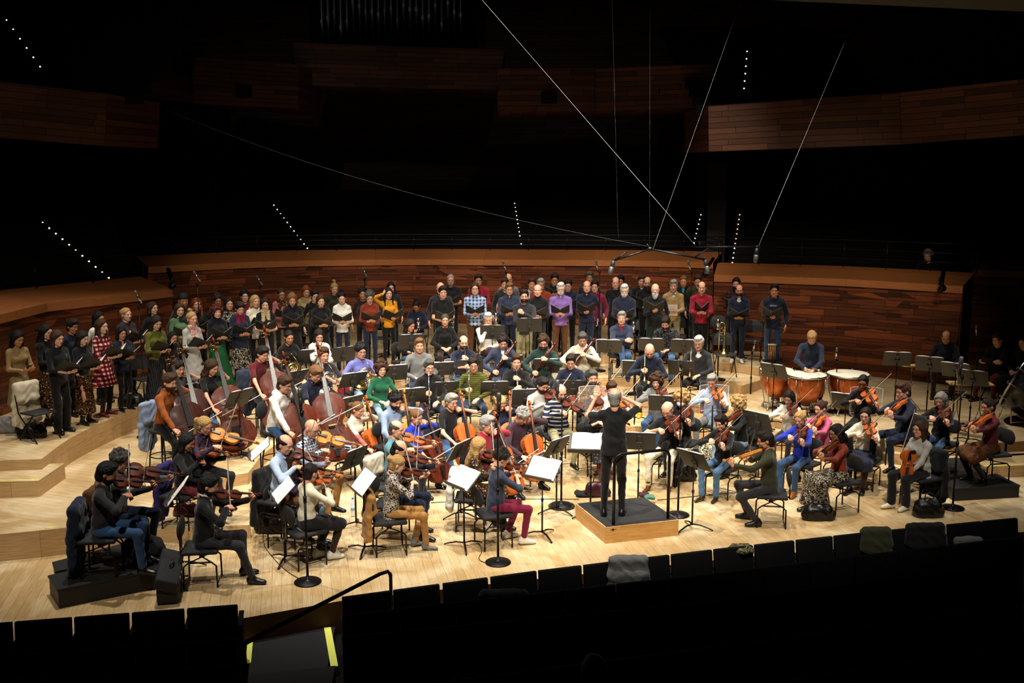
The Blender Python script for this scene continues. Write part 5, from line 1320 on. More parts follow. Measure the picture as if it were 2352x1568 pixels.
    act = {'fold': 'holding an open folder', 'fold1': 'holding a folder in one hand', 'paper': 'holding white sheets', 'phone': 'looking at a phone', 'violin': 'playing the violin', 'viola': 'playing the viola', 'vrest': 'resting a viola on the lap', 'cello': 'playing the cello', 'bass': 'playing the double bass', 'horn': 'with a french horn', 'clarinet': 'playing a clarinet', 'oboe': 'playing an oboe', 'bflute': 'playing a silver woodwind', 'bassoon': 'with a bassoon', 'hold': 'seated with an instrument upright', 'cross': 'with arms crossed', 'lap': 'seated with hands on the lap', 'chin': 'seated with hand at chin', 'hair1': 'touching the hair, folder in hand', 'fist': 'standing with a fist on the chest', 'cond': 'conducting with both hands raised', 'timp': 'behind the timpani', 'hang': 'standing in the back row', 'trest': 'seated', 'non': 'seated'}.get(k, '')
    tag(root, o.get('lab') or f'{d} {act}', 'person', o.get('grp'))
    if sit and not o.get('nochair'):
        ck = 'stool' if stool else o.get('ch', 'orch')
        chair(ck, loc.x + wd((0, -.03, 0)).x, loc.y + wd((0, -.03, 0)).y, z0, rz, f'black {"high round stool" if stool else "orchestra chair" if ck == "orch" else "folding chair"} under the {d}')
    if o.get('ms'):   # music stand in front of the player
        dx, dy = o['ms'] if isinstance(o['ms'], tuple) else (0, .85)
    PEOPLE[d] = (loc.copy(), rz); return root
PEOPLE = {}; HS = 1.05
def hash_(t):
    h = 7
    for c in t: h = (h * 31 + ord(c)) % 100003
    return h
def skirt_into(f, J, Pp, sit, o, g, T, s):
    L = o.get('hem', .45); fl = o.get('flare', .07)
    if not sit:
        f.cap(Pp - V3(0, 0, .05), V3(0, 0, L - .02), .115 + g, .115 + fl, .04, np.eye(3), (1.25, .95, 1))
    else:
        Km = (J['K', -1] + J['K', 1]) / 2
        for sd in (-1, 1): f.cap(J['H', sd], J['K', sd], .095, .082, .06)
        f.cap(Pp, Km, .10, .085, .06)
        if L < .42:
            Am = (J['A', -1] + J['A', 1]) / 2; q = Km + (Am - Km) * min((.5 - L) / .42, .95)
            for sd in (-1, 1): f.cap(J['K', sd], J['K', sd] + (J['A', sd] - J['K', sd]) * min((.5 - L) / .42, .95), .085, .10 + fl * .4, .06)
            f.cap(Km, q, .09, .11 + fl * .3, .06)
def dress_cut(o, sit):
    L = o.get('hem', .45); return [((0, 0, L), (0, 0, -1))] if (not sit or L < .42) else []
M_bamboo = mat('mallet_stick', '#b98a4a', .5); M_felt = mat('mallet_felt', '#d8cbae', .9)
# ------------------------------------------------------------------ who is where: pixel of the face, tier, facing
F_ = lambda **k: dict(_='F', **k)
FG = lambda **k: dict(_='Fg', **k)
G_ = lambda **k: dict(_='g', **k)
CH = [  # choir
 ('woman in tan ribbed dress with black bob', 41, 777, 4, 55, 'st phone', 'long:black', 'm', 'dress=tan', 'none', F_(hem=.5, sh='shoe=black', hp=22)),
 ('woman with very long black hair and leopard skirt', 106, 762, 4, 70, 'st phone', 'longcurly:black', 'l', 'knit=black', 'skirt=leopard:tan,brown,black', F_(hem=.3, hp=10)),
 ('woman in black loose top and wide black trousers', 132, 776, 4, 62, 'st fold', 'long:brown', 'l', 'blouse3=black', 'wide=black', F_(hp=15, w=1.12, fz=-.3, sh='shoe=black')),
 ('woman in black sweater and long leopard skirt', 190, 776, 4, 66, 'st fold', 'long:dark', 'l', 'knit=black', 'skirt=leopard:tan,brown,black', F_(hem=.2, flare=.05, hp=18, fz=-.3, sh='heel=black', h=.90)),
 ('short-haired singer in navy sweater behind the front women', 167, 749, 4, 60, 'st hang', 'short:dark', 'm', 'knit=navy', 'pants=black', F_(hp=15)),
 ('woman in red and cream plaid dress', 234, 749, 4, 68, 'st fold', 'long:brown', 'l', 'dress=plaid:wine,red,cream', 'none', F_(hem=.56, flare=.11, tights='black', sh='heel=rust', fz=-.28, hp=4)),
 ('woman with black hair and white top behind plaid dress', 227, 731, 4, 60, 'st hang', 'long:black', 'm', 'knit=white', 'pants=black', F_()),
 ('older woman in navy jacket with yellow turtleneck', 279, 765, 4, 48, 'st fold', 'bob:black', 'm', 'jacket=navy', 'pants=black', F_(under='mustard', fz=-.24, w=1.1, sh='heel=black', h=.85)),
 ('blonde woman with bun in dark blazer', 290, 722, 4, 60, 'st fold', 'bun:blond', 'l', 'blazer=charcoal', 'pants=black', F_(under='wine', hp=2)),
 ('dark-haired woman with glasses in black behind the olive sweater', 351, 708, 4, 62, 'st hang', 'bob:brown', 'l', 'knit=black', 'pants=black', FG(hp=-2)),
 ('woman in olive green sweater and long black skirt', 359, 741, 4, 50, 'st fold', 'long:dark', 'l', 'knit=olive', 'skirt=pleat:black,charcoal', F_(hem=.2, flare=.1, hp=22)),
 ('woman in sage green V-neck sweater', 413, 711, 4, 30, 'st fold', 'long:brown', 'l', 'vneck=sage', 'pants=black', F_(hp=10)),
 ('singer with black cap behind the sage green sweater', 421, 690, 4, 30, 'st hang', 'cap:black', 'o', 'jacket=charcoal', 'pants=black', F_(h=1.06)),
 ('redheaded woman in black sparkly top', 452, 699, 4, 25, 'st fold', 'long:red', 'f', 'knit=dots:black,charcoal', 'pants=black', F_(w=1.15, hp=2)),
 ('blonde woman in light grey knit dress and pink scarf', 441, 732, 4, 50, 'st fold', 'topbun:blond', 'f', 'dress=lgrey', 'none', F_(hem=.42, flare=.12, scarf='print:dustpink,cream,pink', sh='heel=black', tights='black', hp=4)),
 ('small woman with glasses in black behind the bass scrolls', 397, 775, 4, 45, 'st hang', 'bob:black', 'm', 'shirt=black', 'pants=black', FG(h=.8)),
 ('woman in black turtleneck and green pleated skirt', 498, 716, 4, 32, 'st fold', 'afro:auburn', 'l', 'turtle=black', 'skirt=pleat:bgreen,green', F_(hem=.12, flare=.14, hp=4, h=.93)),
 ('curly-haired woman at the back behind the green skirt', 500, 690, 4, 25, 'st hang', 'curly:dark', 'o', 'knit=dkbrown', 'pants=black', FG()),
 ('woman with black bob in black and cream print blouse', 526, 698, 4, 28, 'st fold', 'bob:black', 'm', 'shirt=print:black,black,cream', 'pants=black', F_(hp=0)),
 ('woman in navy coat with magenta scarf and floral skirt', 551, 708, 4, 30, 'st fold', 'short:dark', 'f', 'jacket=navy', 'skirt=print:black,black,cream', F_(hem=.4, scarf='burgundy', under='red', tights='black', sh='heel=black', hp=22)),
 ('curly woman with glasses in dark red top', 562, 680, 4, 20, 'st hang', 'curly:black', 'l', 'knit=maroon', 'pants=black', FG(hp=0)),
 ('woman with blonde bob in beige jacket', 586, 692, 4, 38, 'st fold', 'bob:blond', 'f', 'hoodie=cream', 'pants=black', F_(hp=2)),
 ('woman in black top with beige plaid scarf', 609, 699, 4, 14, 'st fold', 'long:dark', 'l', 'tee=black', 'pants=black', F_(scarf='check:tan,beige,cream', hp=10, sh='heel=black')),
 ('woman in dusty pink sweater with leopard scarf', 646, 675, 4, 25, 'st fold', 'bun:brown', 'm', 'knit=dustpink', 'pants=black', FG(scarf='leopard:tan,brown,black', hp=14)),
 ('woman in long black shirt dress with white badge', 671, 687, 4, 15, 'st fold', 'bob:light', 'f', 'shirt=black', 'skirt=black', F_(hem=.3, hp=24, h=1.0, tights='black')),
 ('redheaded woman in beige V-neck sweater', 703, 669, 4, 18, 'st fold', 'bob:red', 'f', 'vneck=beige', 'pants=black', F_(hp=16)),
 ('short-haired woman with glasses in black', 723, 679, 4, 25, 'st hang', 'short:dark', 'l', 'knit=black', 'pants=black', FG(hp=14)),
 ('woman with long brown hair in black sweater', 737, 690, 4, 18, 'st fold', 'long:brown', 'l', 'knit=black', 'skirt=black', F_(hem=.5, hp=14, tights='black')),
 ('blonde woman with top knot in olive brown top', 768, 662, 4, 20, 'st hang', 'topbun:blond', 'l', 'knit=dkolive', 'pants=black', F_(hp=18)),
 ('woman in fluffy white sweater and dark jeans', 785, 684, 4, 10, 'st fold', 'topbun:black', 'l', 'knit=white', 'jeans=dkjeans', F_(hp=18, sh='shoe=black')),
 ('woman in rust brown V-neck sweater', 849, 682, 4, 12, 'st fold', 'curly:darkgrey', 'l', 'vneck=rust', 'jeans=dkjeans', FG(hp=22, sh='shoe=maroon')),
 ('dark-haired woman behind the rust brown sweater', 833, 674, 4, 8, 'st hang', 'curly:dark', 'm', 'knit=dkbrown', 'pants=black', F_()),
 ('woman in mustard yellow top and black trousers', 892, 674, 4, 22, 'st hair1', 'long:dark', 'l', 'knit=mustard', 'pants=black', F_(hp=2, sh='shoe=maroon')),
 ('long-haired woman in dark jacket behind the mustard top', 898, 660, 4, 10, 'st hang', 'long:dark', 'l', 'jacket=charcoal', 'pants=black', F_()),
 ('man in black T-shirt at the left end of the men', 1017, 671, 4, 12, 'st fold', 'short:dark', 'f', 'tee=black', 'pants=black', dict(hp=8, fz=-.3)),
 ('bald man with face mask behind the black T-shirt', 1012, 662, 4, 5, 'st hang', 'bald:grey', 'f', 'knit=charcoal', 'pants=black', dict(mask='w')),
 ('large grey-haired man with glasses in black T-shirt', 1035, 643, 4, 5, 'st fold', 'crop:grey', 'm', 'tee=black', 'pants=black', dict(_='gb', w=1.15, hp=2)),
 ('long-haired man in blue plaid shirt and brown trousers', 1091, 663, 4, 2, 'st fold', 'bob:brown', 'f', 'shirt=plaid:lblue,denim,bluegrey', 'pants=brown', dict(_='g', w=1.1, hp=0, sh='shoe=dkbrown')),
 ('dark-haired man in red sweater behind the plaid shirt', 1099, 643, 4, 0, 'st fold', 'short:dark', 'm', 'knit=red', 'pants=black', G_(h=1.04)),
 ('balding man in grey T-shirt at the back', 1168, 641, 4, 5, 'st hang', 'fringe:dark', 'm', 'tee=grey', 'pants=black', dict(h=1.04)),
 ('man in dark jacket behind the slate blue sweater', 1160, 652, 4, -4, 'st hang', 'short:brown', 'f', 'jacket=charcoal', 'pants=black', dict()),
 ('man with glasses in slate blue polo sweater', 1170, 663, 4, 4, 'st fold', 'short:light', 'f', 'polo=bluegrey', 'jeans=dkjeans', G_(hp=10, sl=1.88)),
 ('bearded soloist in charcoal sweater and khaki trousers', 1204, 680, 4, 0, 'st fist', 'short:dark', 'f', 'knit=charcoal', 'pants=khaki', dict(_='gb', hp=2)),
 ('bald man in black turtleneck with brown belt', 1235, 667, 4, -4, 'st fold', 'fringe:grey', 'f', 'turtle=black', 'pants=charcoal', dict(hp=0)),
 ('man in light grey shirt behind the black turtleneck', 1222, 652, 4, -2, 'st hang', 'short:brown', 'm', 'shirt=lgrey', 'pants=black', dict()),
 ('grey-haired man with glasses in brick red sweater', 1242, 653, 4, -4, 'st fold', 'short:grey', 'm', 'knit=rust', 'pants=black', G_(w=1.08)),
 ('man in black raising an open book at the back', 1274, 641, 4, -2, 'st fold', 'short:dark', 'm', 'knit=black', 'pants=black', G_(fz=-.10, hp=14, h=1.04)),
 ('white-bearded man in purple shirt and brown trousers', 1288, 663, 4, -4, 'st fold', 'short:white', 'l', 'shirt=purple', 'pants=brown', dict(_='gb', w=1.12, hp=8, sh='shoe=dkbrown')),
 ('man with glasses in navy and grey sweater', 1305, 654, 4, -6, 'st fold', 'short:dark', 'f', 'knit=navy', 'pants=black', G_(hp=18)),
 ('bald man in navy long-sleeved polo', 1348, 658, 4, -6, 'st fold1', 'fringe:light', 'f', 'polo=navy', 'jeans=dkjeans', dict(sl=1.88, hp=0, w=1.06)),
 ('tall grey-haired man at the back centre', 1354, 637, 4, -6, 'st hang', 'short:darkgrey', 'o', 'jacket=charcoal', 'pants=black', dict(h=1.06)),
 ('man with glasses in burgundy zipped sweater', 1366, 657, 4, -8, 'st hang', 'short:dark', 'f', 'knit=burgundy', 'pants=black', G_(hp=10)),
 ('man half hidden behind the teal sweater', 1414, 649, 4, -6, 'st hang', 'fringe:brown', 'f', 'knit=black', 'pants=black', dict()),
 ('black-haired man with glasses in teal sweater', 1425, 645, 4, -6, 'st hang', 'short:black', 'm', 'knit=dkteal', 'pants=black', G_(hp=12)),
 ('white-haired man in navy hoodie holding a booklet', 1434, 667, 4, -6, 'st fold', 'short:white', 'l', 'hoodie=navy', 'pants=black', dict(_='gb', fz=-.3, hp=8)),
 ('man in black coat and white collar at the back', 1474, 645, 4, -8, 'st fold', 'short:brown', 'f', 'jacket=black', 'pants=black', dict(under='white')),
 ('balding man with glasses and brown beard', 1487, 649, 4, -8, 'st fold', 'fringe:brown', 'f', 'knit=black', 'pants=black', dict(_='gB', w=1.12)),
 ('bald man with long white beard in black', 1505, 665, 4, -8, 'st fold1', 'none:white', 'l', 'knit=black', 'pants=dkgreen', dict(_='B', w=1.15, hp=4, fz=-.16, sh='shoe=black')),
 ('grey-haired man in tan sweater with white sheets', 1547, 656, 4, -10, 'st paper', 'short:grey', 'f', 'knit=tan', 'pants=khaki', dict(collar='white', under='white', fz=-.28, ft=60)),
 ('man in dark jacket over bright blue T-shirt', 1570, 645, 4, -12, 'st hang', 'crop:light', 'm', 'jacket=black', 'pants=black', dict(under='cyan', hp=16)),
 ('man with glasses in dark olive jacket', 1603, 644, 4, -14, 'st hang', 'short:brown', 'f', 'jacket=dkolive', 'pants=black', G_(hp=18, h=1.04)),
 ('man in crimson V-neck sweater', 1612, 660, 4, -8, 'st fold', 'fringe:dark', 'f', 'vneck=red', 'pants=black', dict(hp=6, fo=40, w=1.05)),
 ('bearded man in dark plaid shirt behind the navy sweater', 1691, 651, 4, -20, 'st fold', 'short:dark', 'f', 'shirt=plaid:maroon,charcoal,black', 'pants=black', dict(_='gb')),
 ('man in navy half-zip sweater and white sneakers', 1698, 667, 4, -10, 'st fold', 'fringe:black', 'm', 'vneck=navy', 'pants=dkjeans', dict(_='gb', under='white', fz=-.32, sh='shoe=white', h=.98, hp=4)),
 ('man in navy hoodie with white chest lettering', 1779, 667, 4, -18, 'st fold1', 'short:black', 'm', 'hoodie=navy', 'jeans=jeans', dict(_='g', fz=-.26, sh='shoe=dkbrown', hp=2, h=1.03)),
]
OR = [  # orchestra
 ('timpanist in grey blue sweater with fair hair', 1865, 775, 2, -14, 'timp', 'short:blond', 'f', 'knit=bluegrey', 'pants=brown', dict(hp=40, l=8)),
 ('percussionist in navy sweater by the wooden wall', 2173, 774, 2, -25, 'phone_', 'fringe:dark', 'm', 'knit=navy', 'pants=dkbrown', dict(hp=25, ch='fold')),
 ('percussionist with crossed arms and maroon trousers', 2291, 780, 2, -55, 'cross', 'short:brown', 'f', 'knit=black', 'pants=maroon', dict(ch='fold')),
 ('percussionist cut off by the right picture edge', 2352, 786, 2, -60, 'lap', 'short:dark', 'f', 'knit=black', 'pants=black', dict(ch='fold')),
 ('seated woman in dark blue jacket with bowed head', 956, 702, 4, -4, 'lap', 'topbun:black', 'o', 'jacket=navy', 'pants=black', F_(hp=35, ch='fold')),
 ('woman with long dark hair, black top and jeans', 942, 747, 4, 45, 'lap', 'long:dark', 'm', 'blouse3=black', 'jeans=mjeans', F_(hp=14)),
 ('grey-haired woman in black cardigan', 1022, 735, 4, 8, 'lap', 'bun:darkgrey', 'f', 'jacket=black', 'pants=dkbrown', F_(under='dkbrown', hp=4)),
 ('white-haired man with glasses in white shirt', 1121, 733, 4, 4, 'chin', 'short:white', 'f', 'shirt=white', 'pants=plum', G_(w=1.15, cross=1, hp=6)),
 ('grey-haired man with folded arms over red shirt', 1428, 730, 4, -10, 'cross', 'short:grey', 'f', 'jacket=bluegrey', 'jeans=jeans', dict(under='red', cross=1, hp=2, sh='shoe=navy')),
 ('young man in dark patterned sweater and jeans', 1529, 741, 4, -20, 'lap', 'short:dark', 'f', 'knit=print:black,charcoal,grey', 'jeans=mjeans', dict(_='b', l=14, hp=26)),
 ('bald trumpeter in navy sweatshirt and yellow shoes', 1492, 805, 3, -6, 'hold', 'none:dark', 'f', 'knit=navy', 'pants=black', dict(it='trumpet', hp=34, l=16, sh='shoe=mustard')),
 ('white-haired trumpeter in grey cardigan', 1605, 787, 3, -22, 'hold', 'short:white', 'f', 'vneck=charcoal', 'pants=black', dict(_='g', it='trumpet', under='white', hp=10, sh='shoe=maroon')),
 ('contrabassoonist in cream sweater', 1338, 778, 3, -4, 'bassoon', 'short:darkgrey', 'f', 'knit=cream', 'pants=dkjeans', dict(hp=22, l=8)),
 ('bassoonist in dark green hooded top with curly hair', 1248, 786, 3, -2, 'bassoon', 'curly:brown', 'f', 'hoodie=dkgreen', 'pants=black', dict(_='gb', hp=16)),
 ('bassoonist in blue denim jacket', 1155, 785, 3, 6, 'bassoon', 'curly:dark', 'f', 'jacket=bluegrey', 'jeans=dkjeans', dict(under='white', hp=24)),
 ('balding clarinettist with glasses in navy top', 1065, 786, 3, 12, 'oboe', 'fringe:brown', 'f', 'blouse3=navy', 'jeans=jeans', dict(_='gb', hp=6, h=1.0)),
 ('man in grey zipped fleece', 963, 793, 3, 10, 'lap', 'short:light', 'f', 'vneck=grey', 'jeans=dkjeans', dict(w=1.1, hp=4)),
 ('horn player in violet blue T-shirt', 829, 806, 3, 28, 'horn', 'curly:black', 'f', 'tee=violet', 'jeans=ljeans', dict(_='g', hp=10)),
 ('horn player in dark grey T-shirt with silver horn', 744, 815, 3, 28, 'horn', 'short:brown', 'f', 'tee=charcoal', 'pants=charcoal', dict(silver=1, hp=8)),
 ('woman in white top resting her chin on her hand', 733, 771, 4, 18, 'chin', 'long:dark', 'l', 'hoodie=white', 'pants=black', F_(hp=20, ch='fold')),
 ('woman horn player in black quilted vest', 664, 774, 4, 30, 'horn', 'bun:black', 'm', 'knit=black', 'pants=charcoal', F_(rest=1, hp=14, ch='fold')),
 ('man with grey hair in black zipped cardigan', 986, 843, 2, 18, 'hold', 'short:darkgrey', 'f', 'turtle=black', 'jeans=dkjeans', G_(it='flute', hp=6)),
 ('curly-haired woman in green top and light jeans', 876, 847, 2, 22, 'lap', 'afro:brown', 'l', 'knit=green', 'jeans=ljeans', FG(hp=4)),
 ('man in striped olive sweater with glasses', 1088, 837, 2, 2, 'hold', 'curly:dark', 'f', 'knit=stripe:olive,dkolive', 'jeans=dkjeans', dict(_='g', it='silver_flute', hp=12)),
 ('flautist in black cardigan', 1186, 831, 2, 4, 'bflute', 'short:brown', 'f', 'knit=black', 'pants=charcoal', dict(hp=4)),
 ('man with glasses in navy round-neck sweater', 1311, 830, 2, -6, 'lap', 'short:dark', 'f', 'knit=navy', 'pants=dkjeans', G_(hp=18)),
 # violas and violins, centre
 ('bearded violist in pale grey sweater', 1246, 884, 1, 20, 'viola', 'short:dark', 'f', 'knit=lgrey', 'pants=charcoal', dict(_='gb', hp=20, hy=15)),
 ('balding violist in striped navy sweater', 1288, 900, 1, 14, 'viola', 'fringe:brown', 'f', 'knit=wstripe:navy,lgrey', 'pants=khaki', dict(hp=22, hy=10, w=1.08)),
 ('grey-bearded violist in black embroidered shirt', 1361, 867, 1, 5, 'viola', 'short:darkgrey', 'f', 'knit=print:black,black,mustard', 'pants=black', dict(_='b', hp=6)),
 ('brown-haired woman in sparkly dark dress behind the score desk', 1373, 930, 0, 20, 'violin', 'short:auburn', 'f', 'blouse3=black', 'skirt=dots:charcoal,grey', F_(hp=30, hem=.32, tights='maroon', sh='heel=brown')),
 ('violinist with pale sleeves hidden behind the conductor', 1405, 893, 1, 0, 'violin', 'short:brown', 'f', 'shirt=white', 'pants=charcoal', dict(hp=16)),
 ('curly-haired woman in grey cardigan and jeans', 1508, 875, 1, -20, 'violin', 'afro:brown', 'l', 'jacket=grey', 'jeans=jeans', F_(under='mint', hp=16)),
 ('woman with frizzy blonde hair and black mask', 1566, 916, 1, -30, 'violin', 'afro:blond', 'f', 'knit=black', 'pants=black', FG(mask='k')),
 ('grey-haired violinist with glasses in light blue shirt', 1636, 876, 1, -24, 'violin', 'short:grey', 'f', 'shirt=lblue', 'pants=grey', G_(hp=18)),
 ('grey-haired violist in black T-shirt and cream trousers', 1533, 941, 0, -25, 'viola', 'fringe:grey', 'f', 'tee=black', 'pants=cream', dict(_='g', hp=30, hy=-5, sh='heel=brown', l=-4)),
 ('woman in black top and flared blue jeans', 1656, 969, 0, -42, 'violin', 'short:dark', 'l', 'turtle=black', 'jeans=mjeans', F_(hp=22, sh='heel=dkbrown', hy=-4)),
 ('woman with curly blonde hair and glasses in black', 1695, 929, 0, -68, 'violin', 'afro:blond', 'f', 'knit=black', 'jeans=ljeans', FG(hp=14)),
 ('long-haired woman in white blouse', 1812, 913, 0, -34, 'violin', 'long:dark', 'f', 'shirt=white', 'pants=charcoal', F_(hp=24)),
 ('woman in bright royal blue sweater on the right', 1838, 961, 0, -45, 'violin', 'bun:blond', 'f', 'knit=blue', 'jeans=jeans', F_(hp=20, sh='shoe=orange')),
 ('woman with bun in pink sweater', 1884, 937, 0, -58, 'violin', 'bun:brown', 'l', 'knit=pink', 'pants=charcoal', F_(hp=14)),
 ('dark-haired man in olive green sweater', 1757, 1010, 0, -100, 'violin', 'short:dark', 'm', 'knit=dkolive', 'pants=charcoal', dict(hp=14, hy=10, fy=.22, v='g')),
 ('woman in rust sweater and long floral skirt', 1921, 993, 0, -72, 'violin', 'longcurly:black', 'o', 'knit=rust', 'skirt=print:dkbrown,black,cream', FG(hem=.12, hp=14, sh='shoe=black')),
 ('black-haired woman in loose black top', 1982, 878, 2, -28, 'viola', 'bun:black', 'm', 'blouse3=black', 'wide=black', FG(hp=16)),
 ('smiling woman with glasses in white sweater', 1988, 953, 0, -34, 'violin', 'bun:dark', 'l', 'knit=cream', 'skirt=navy', FG(hem=.4, tights='dkbrown', hp=12)),
 ('man with glasses in navy sweater at the far desk', 2074, 898, 2, -70, 'violin', 'short:brown', 'f', 'knit=navy', 'pants=dkjeans', G_(hp=10)),
 ('grey-haired woman in black sweater and jeans', 2161, 918, 1, -44, 'violin', 'bob:grey', 'f', 'knit=black', 'jeans=jeans', F_(hp=18)),
 ('woman in maroon sweater on the black platform', 2270, 933, .2, -78, 'viola', 'bun:dark', 'm', 'knit=maroon', 'skirt=print:dkolive,brown,rust', F_(hp=12, tights='black', hem=.5, fy=.2, sh='heel=black')),
 ('woman in grey embroidered blouse with long curly hair', 2112, 985, 0, -66, 'vrest', 'longcurly:brown', 'f', 'blouse3=lgrey', 'wide=black', FG(w=1.2, hp=2, sh='shoe=cream', low=.1, v='o')),
 # cellos
 ('cellist in plum sweater with curly grey hair', 1200, 955, 0, 38, 'cello', 'curly:grey', 'f', 'knit=plum', 'pants=black', dict(hp=36, l=12)),
 ('grey-haired cellist in red sweater', 1119, 974, 0, 62, 'cello', 'short:grey', 'f', 'knit=red', 'pants=black', dict(_='g', hp=10)),
 ('grey-haired cellist in black printed T-shirt', 1037, 922, 0, 42, 'cello', 'short:grey', 'f', 'tee=black', 'jeans=jeans', dict(_='g', hp=10)),
 ('cellist in royal blue sweater with tied-back hair', 956, 957, 0, 58, 'cello', 'bun:light', 'f', 'knit=blue', 'pants=black', F_(sl=1.5, hp=20, v='r')),
 ('dark-bearded cellist in light blue shirt', 908, 920, 1, 40, 'cello', 'curly:black', 'f', 'shirt=denim', 'pants=charcoal', dict(_='b', hp=22, v='g')),
 ('cellist with ponytail in pink and white sweater', 822, 940, 0, 62, 'cello', 'pony:light', 'f', 'knit=band:cream,dustpink', 'pants=black', F_(hp=20)),
 ('cellist with curly blonde hair in navy top', 1151, 926, 0, 18, 'cello', 'longcurly:blond', 'f', 'knit=navy', 'pants=black', F_(hp=30)),
 # first and second violins
 ('balding violinist in teal T-shirt', 911, 985, 0, 72, 'violin', 'fringe:darkgrey', 'f', 'tee=teal', 'pants=charcoal', dict(hp=12)),
 ('balding violinist in navy sweater next to the floral shirt', 918, 1032, 0, 80, 'violin', 'fringe:dark', 'f', 'knit=navy', 'jeans=dkjeans', dict(hp=24)),
 ('violinist in floral shirt and camel trousers', 913, 1066, 0, 104, 'violin', 'bun:blond', 'l', 'shirt=print:plum,cream,bluegrey', 'pants=camel', F_(hp=22, sh='heel=grey', sl=1.6)),
 ('violinist with long blonde hair in leopard dress', 1100, 1024, 0, 88, 'violin', 'long:blond', 'f', 'dress=leopard:tan,brown,black', 'none', F_(hem=.45, hp=16, tights='black')),
 ('violinist in blue grey shirt and crimson trousers', 1152, 1052, 0, 112, 'violin', 'curly:dark', 'f', 'shirt=bluegrey', 'pants=burgundy', dict(hp=18, sl=1.2, sh='shoe=white', fy=.30, h=.97)),
 ('bald violist in blue checked shirt', 716, 984, 1, 62, 'viola', 'none:dark', 'f', 'shirt=check:navy,lblue,white', 'pants=camel', dict(_='g', hp=22, v='g')),
 ('balding violinist in light blue shirt behind the curly hair', 655, 1020, 1, 66, 'violin', 'fringe:dark', 'f', 'shirt=lblue', 'pants=brown', dict(hp=18)),
 ('violinist with very long curly hair and red-spotted blouse', 672, 1054, 0, 76, 'violin', 'longcurly:brown', 'm', 'shirt=dots:dkjeans,red', 'jeans=ljeans', F_(hp=8, sh='shoe=black', fy=.5)),
 ('violinist in cream sweater and black skirt', 713, 1085, 0, 128, 'violin', 'bun:dark', 'f', 'knit=cream', 'skirt=black', F_(hem=.5, tights='dkbrown', hp=16, hy=18, sh='shoe=white', fy=.25)),
 ('bearded violinist in black suit jacket', 480, 1114, 0, 98, 'violin', 'short:black', 'f', 'blazer=black', 'pants=charcoal', dict(_='b', collar='white', under='white', hp=16, fy=.5)),
 ('violinist with dark shoulder-length hair in black', 430, 1014, 1, 78, 'violin', 'long:black', 'm', 'knit=black', 'pants=maroon', F_(hp=22)),
 ('violist with glasses in plaid shirt', 470, 977, 2, 62, 'viola', 'pony:blond', 'f', 'shirt=plaid:maroon,navy,bluegrey', 'jeans=charcoal', FG(hp=20, v='g')),
 ('bearded man in dark sweater on the black platform', 246, 1086, .24, 98, 'violin', 'short:black', 'm', 'knit=charcoal', 'jeans=jeans', dict(_='b', hp=18, hy=5)),
 ('curly grey-haired violist with glasses', 276, 1058, .24, 84, 'viola', 'curly:darkgrey', 'f', 'shirt=grey', 'pants=dkjeans', G_(hp=18)),
 # basses
 ('bearded bassist in rust corduroy shirt', 389, 877, 2, 70, 'bass', 'short:brown', 'f', 'shirt=orange', 'pants=black', dict(_='b', l=10, hp=12, low=.08, v='d')),
 ('curly-haired bassist in grey T-shirt', 408, 846, 2, 60, 'bass', 'curly:dark', 'f', 'tee=grey', 'pants=charcoal', dict(hp=10, v='d', l=6)),
 ('bassist with very long curly hair and blue jeans', 487, 843, 2, 62, 'bass', 'longcurly:brown', 'f', 'tee=black', 'jeans=mjeans', F_(hp=20, l=8, h=1.0, sh='shoe=white')),
 ('bassist in maroon T-shirt', 603, 812, 2, 55, 'bass', 'short:dark', 'f', 'tee=maroon', 'pants=charcoal', dict(l=12, hp=18)),
 ('bassist in white hooded sweatshirt', 654, 882, 2, 66, 'bass', 'short:brown', 'f', 'hoodie=white', 'jeans=jeans', dict(_='g', l=12, hp=16)),
 ('bassist in navy polo shirt', 725, 858, 2, 52, 'bass', 'short:light', 'f', 'polo=navy', 'jeans=jeans', dict(l=10, hp=28)),
]
def run(rows):
    for r in rows:
        d, px, py, tier, a, pose, hair, sk, top, bot, o = r
        if pose == 'phone_': pose = 'lap'
        person(d, px, py, tier, a, pose, hair, sk, top, bot, o)
import os
LIM = None
run(CH); run(OR)
o_ = dict(h=1.04, hp=-2, w=1.08, fx=.12, lab='grey-haired conductor in black T-shirt with both hands raised on the podium')
person('conductor', 1412, 912, .22, 172, 'st cond', 'fringe:grey', 'f', 'tee=black', 'pants=black', o_)
person('person with curly grey hair in the dark right gallery', 2131, 588, 1.75, -40, 'lap', 'curly:grey', 'f', 'knit=black', 'pants=black', dict(nochair=1, lab='person with curly grey hair sitting in the dark right gallery'))
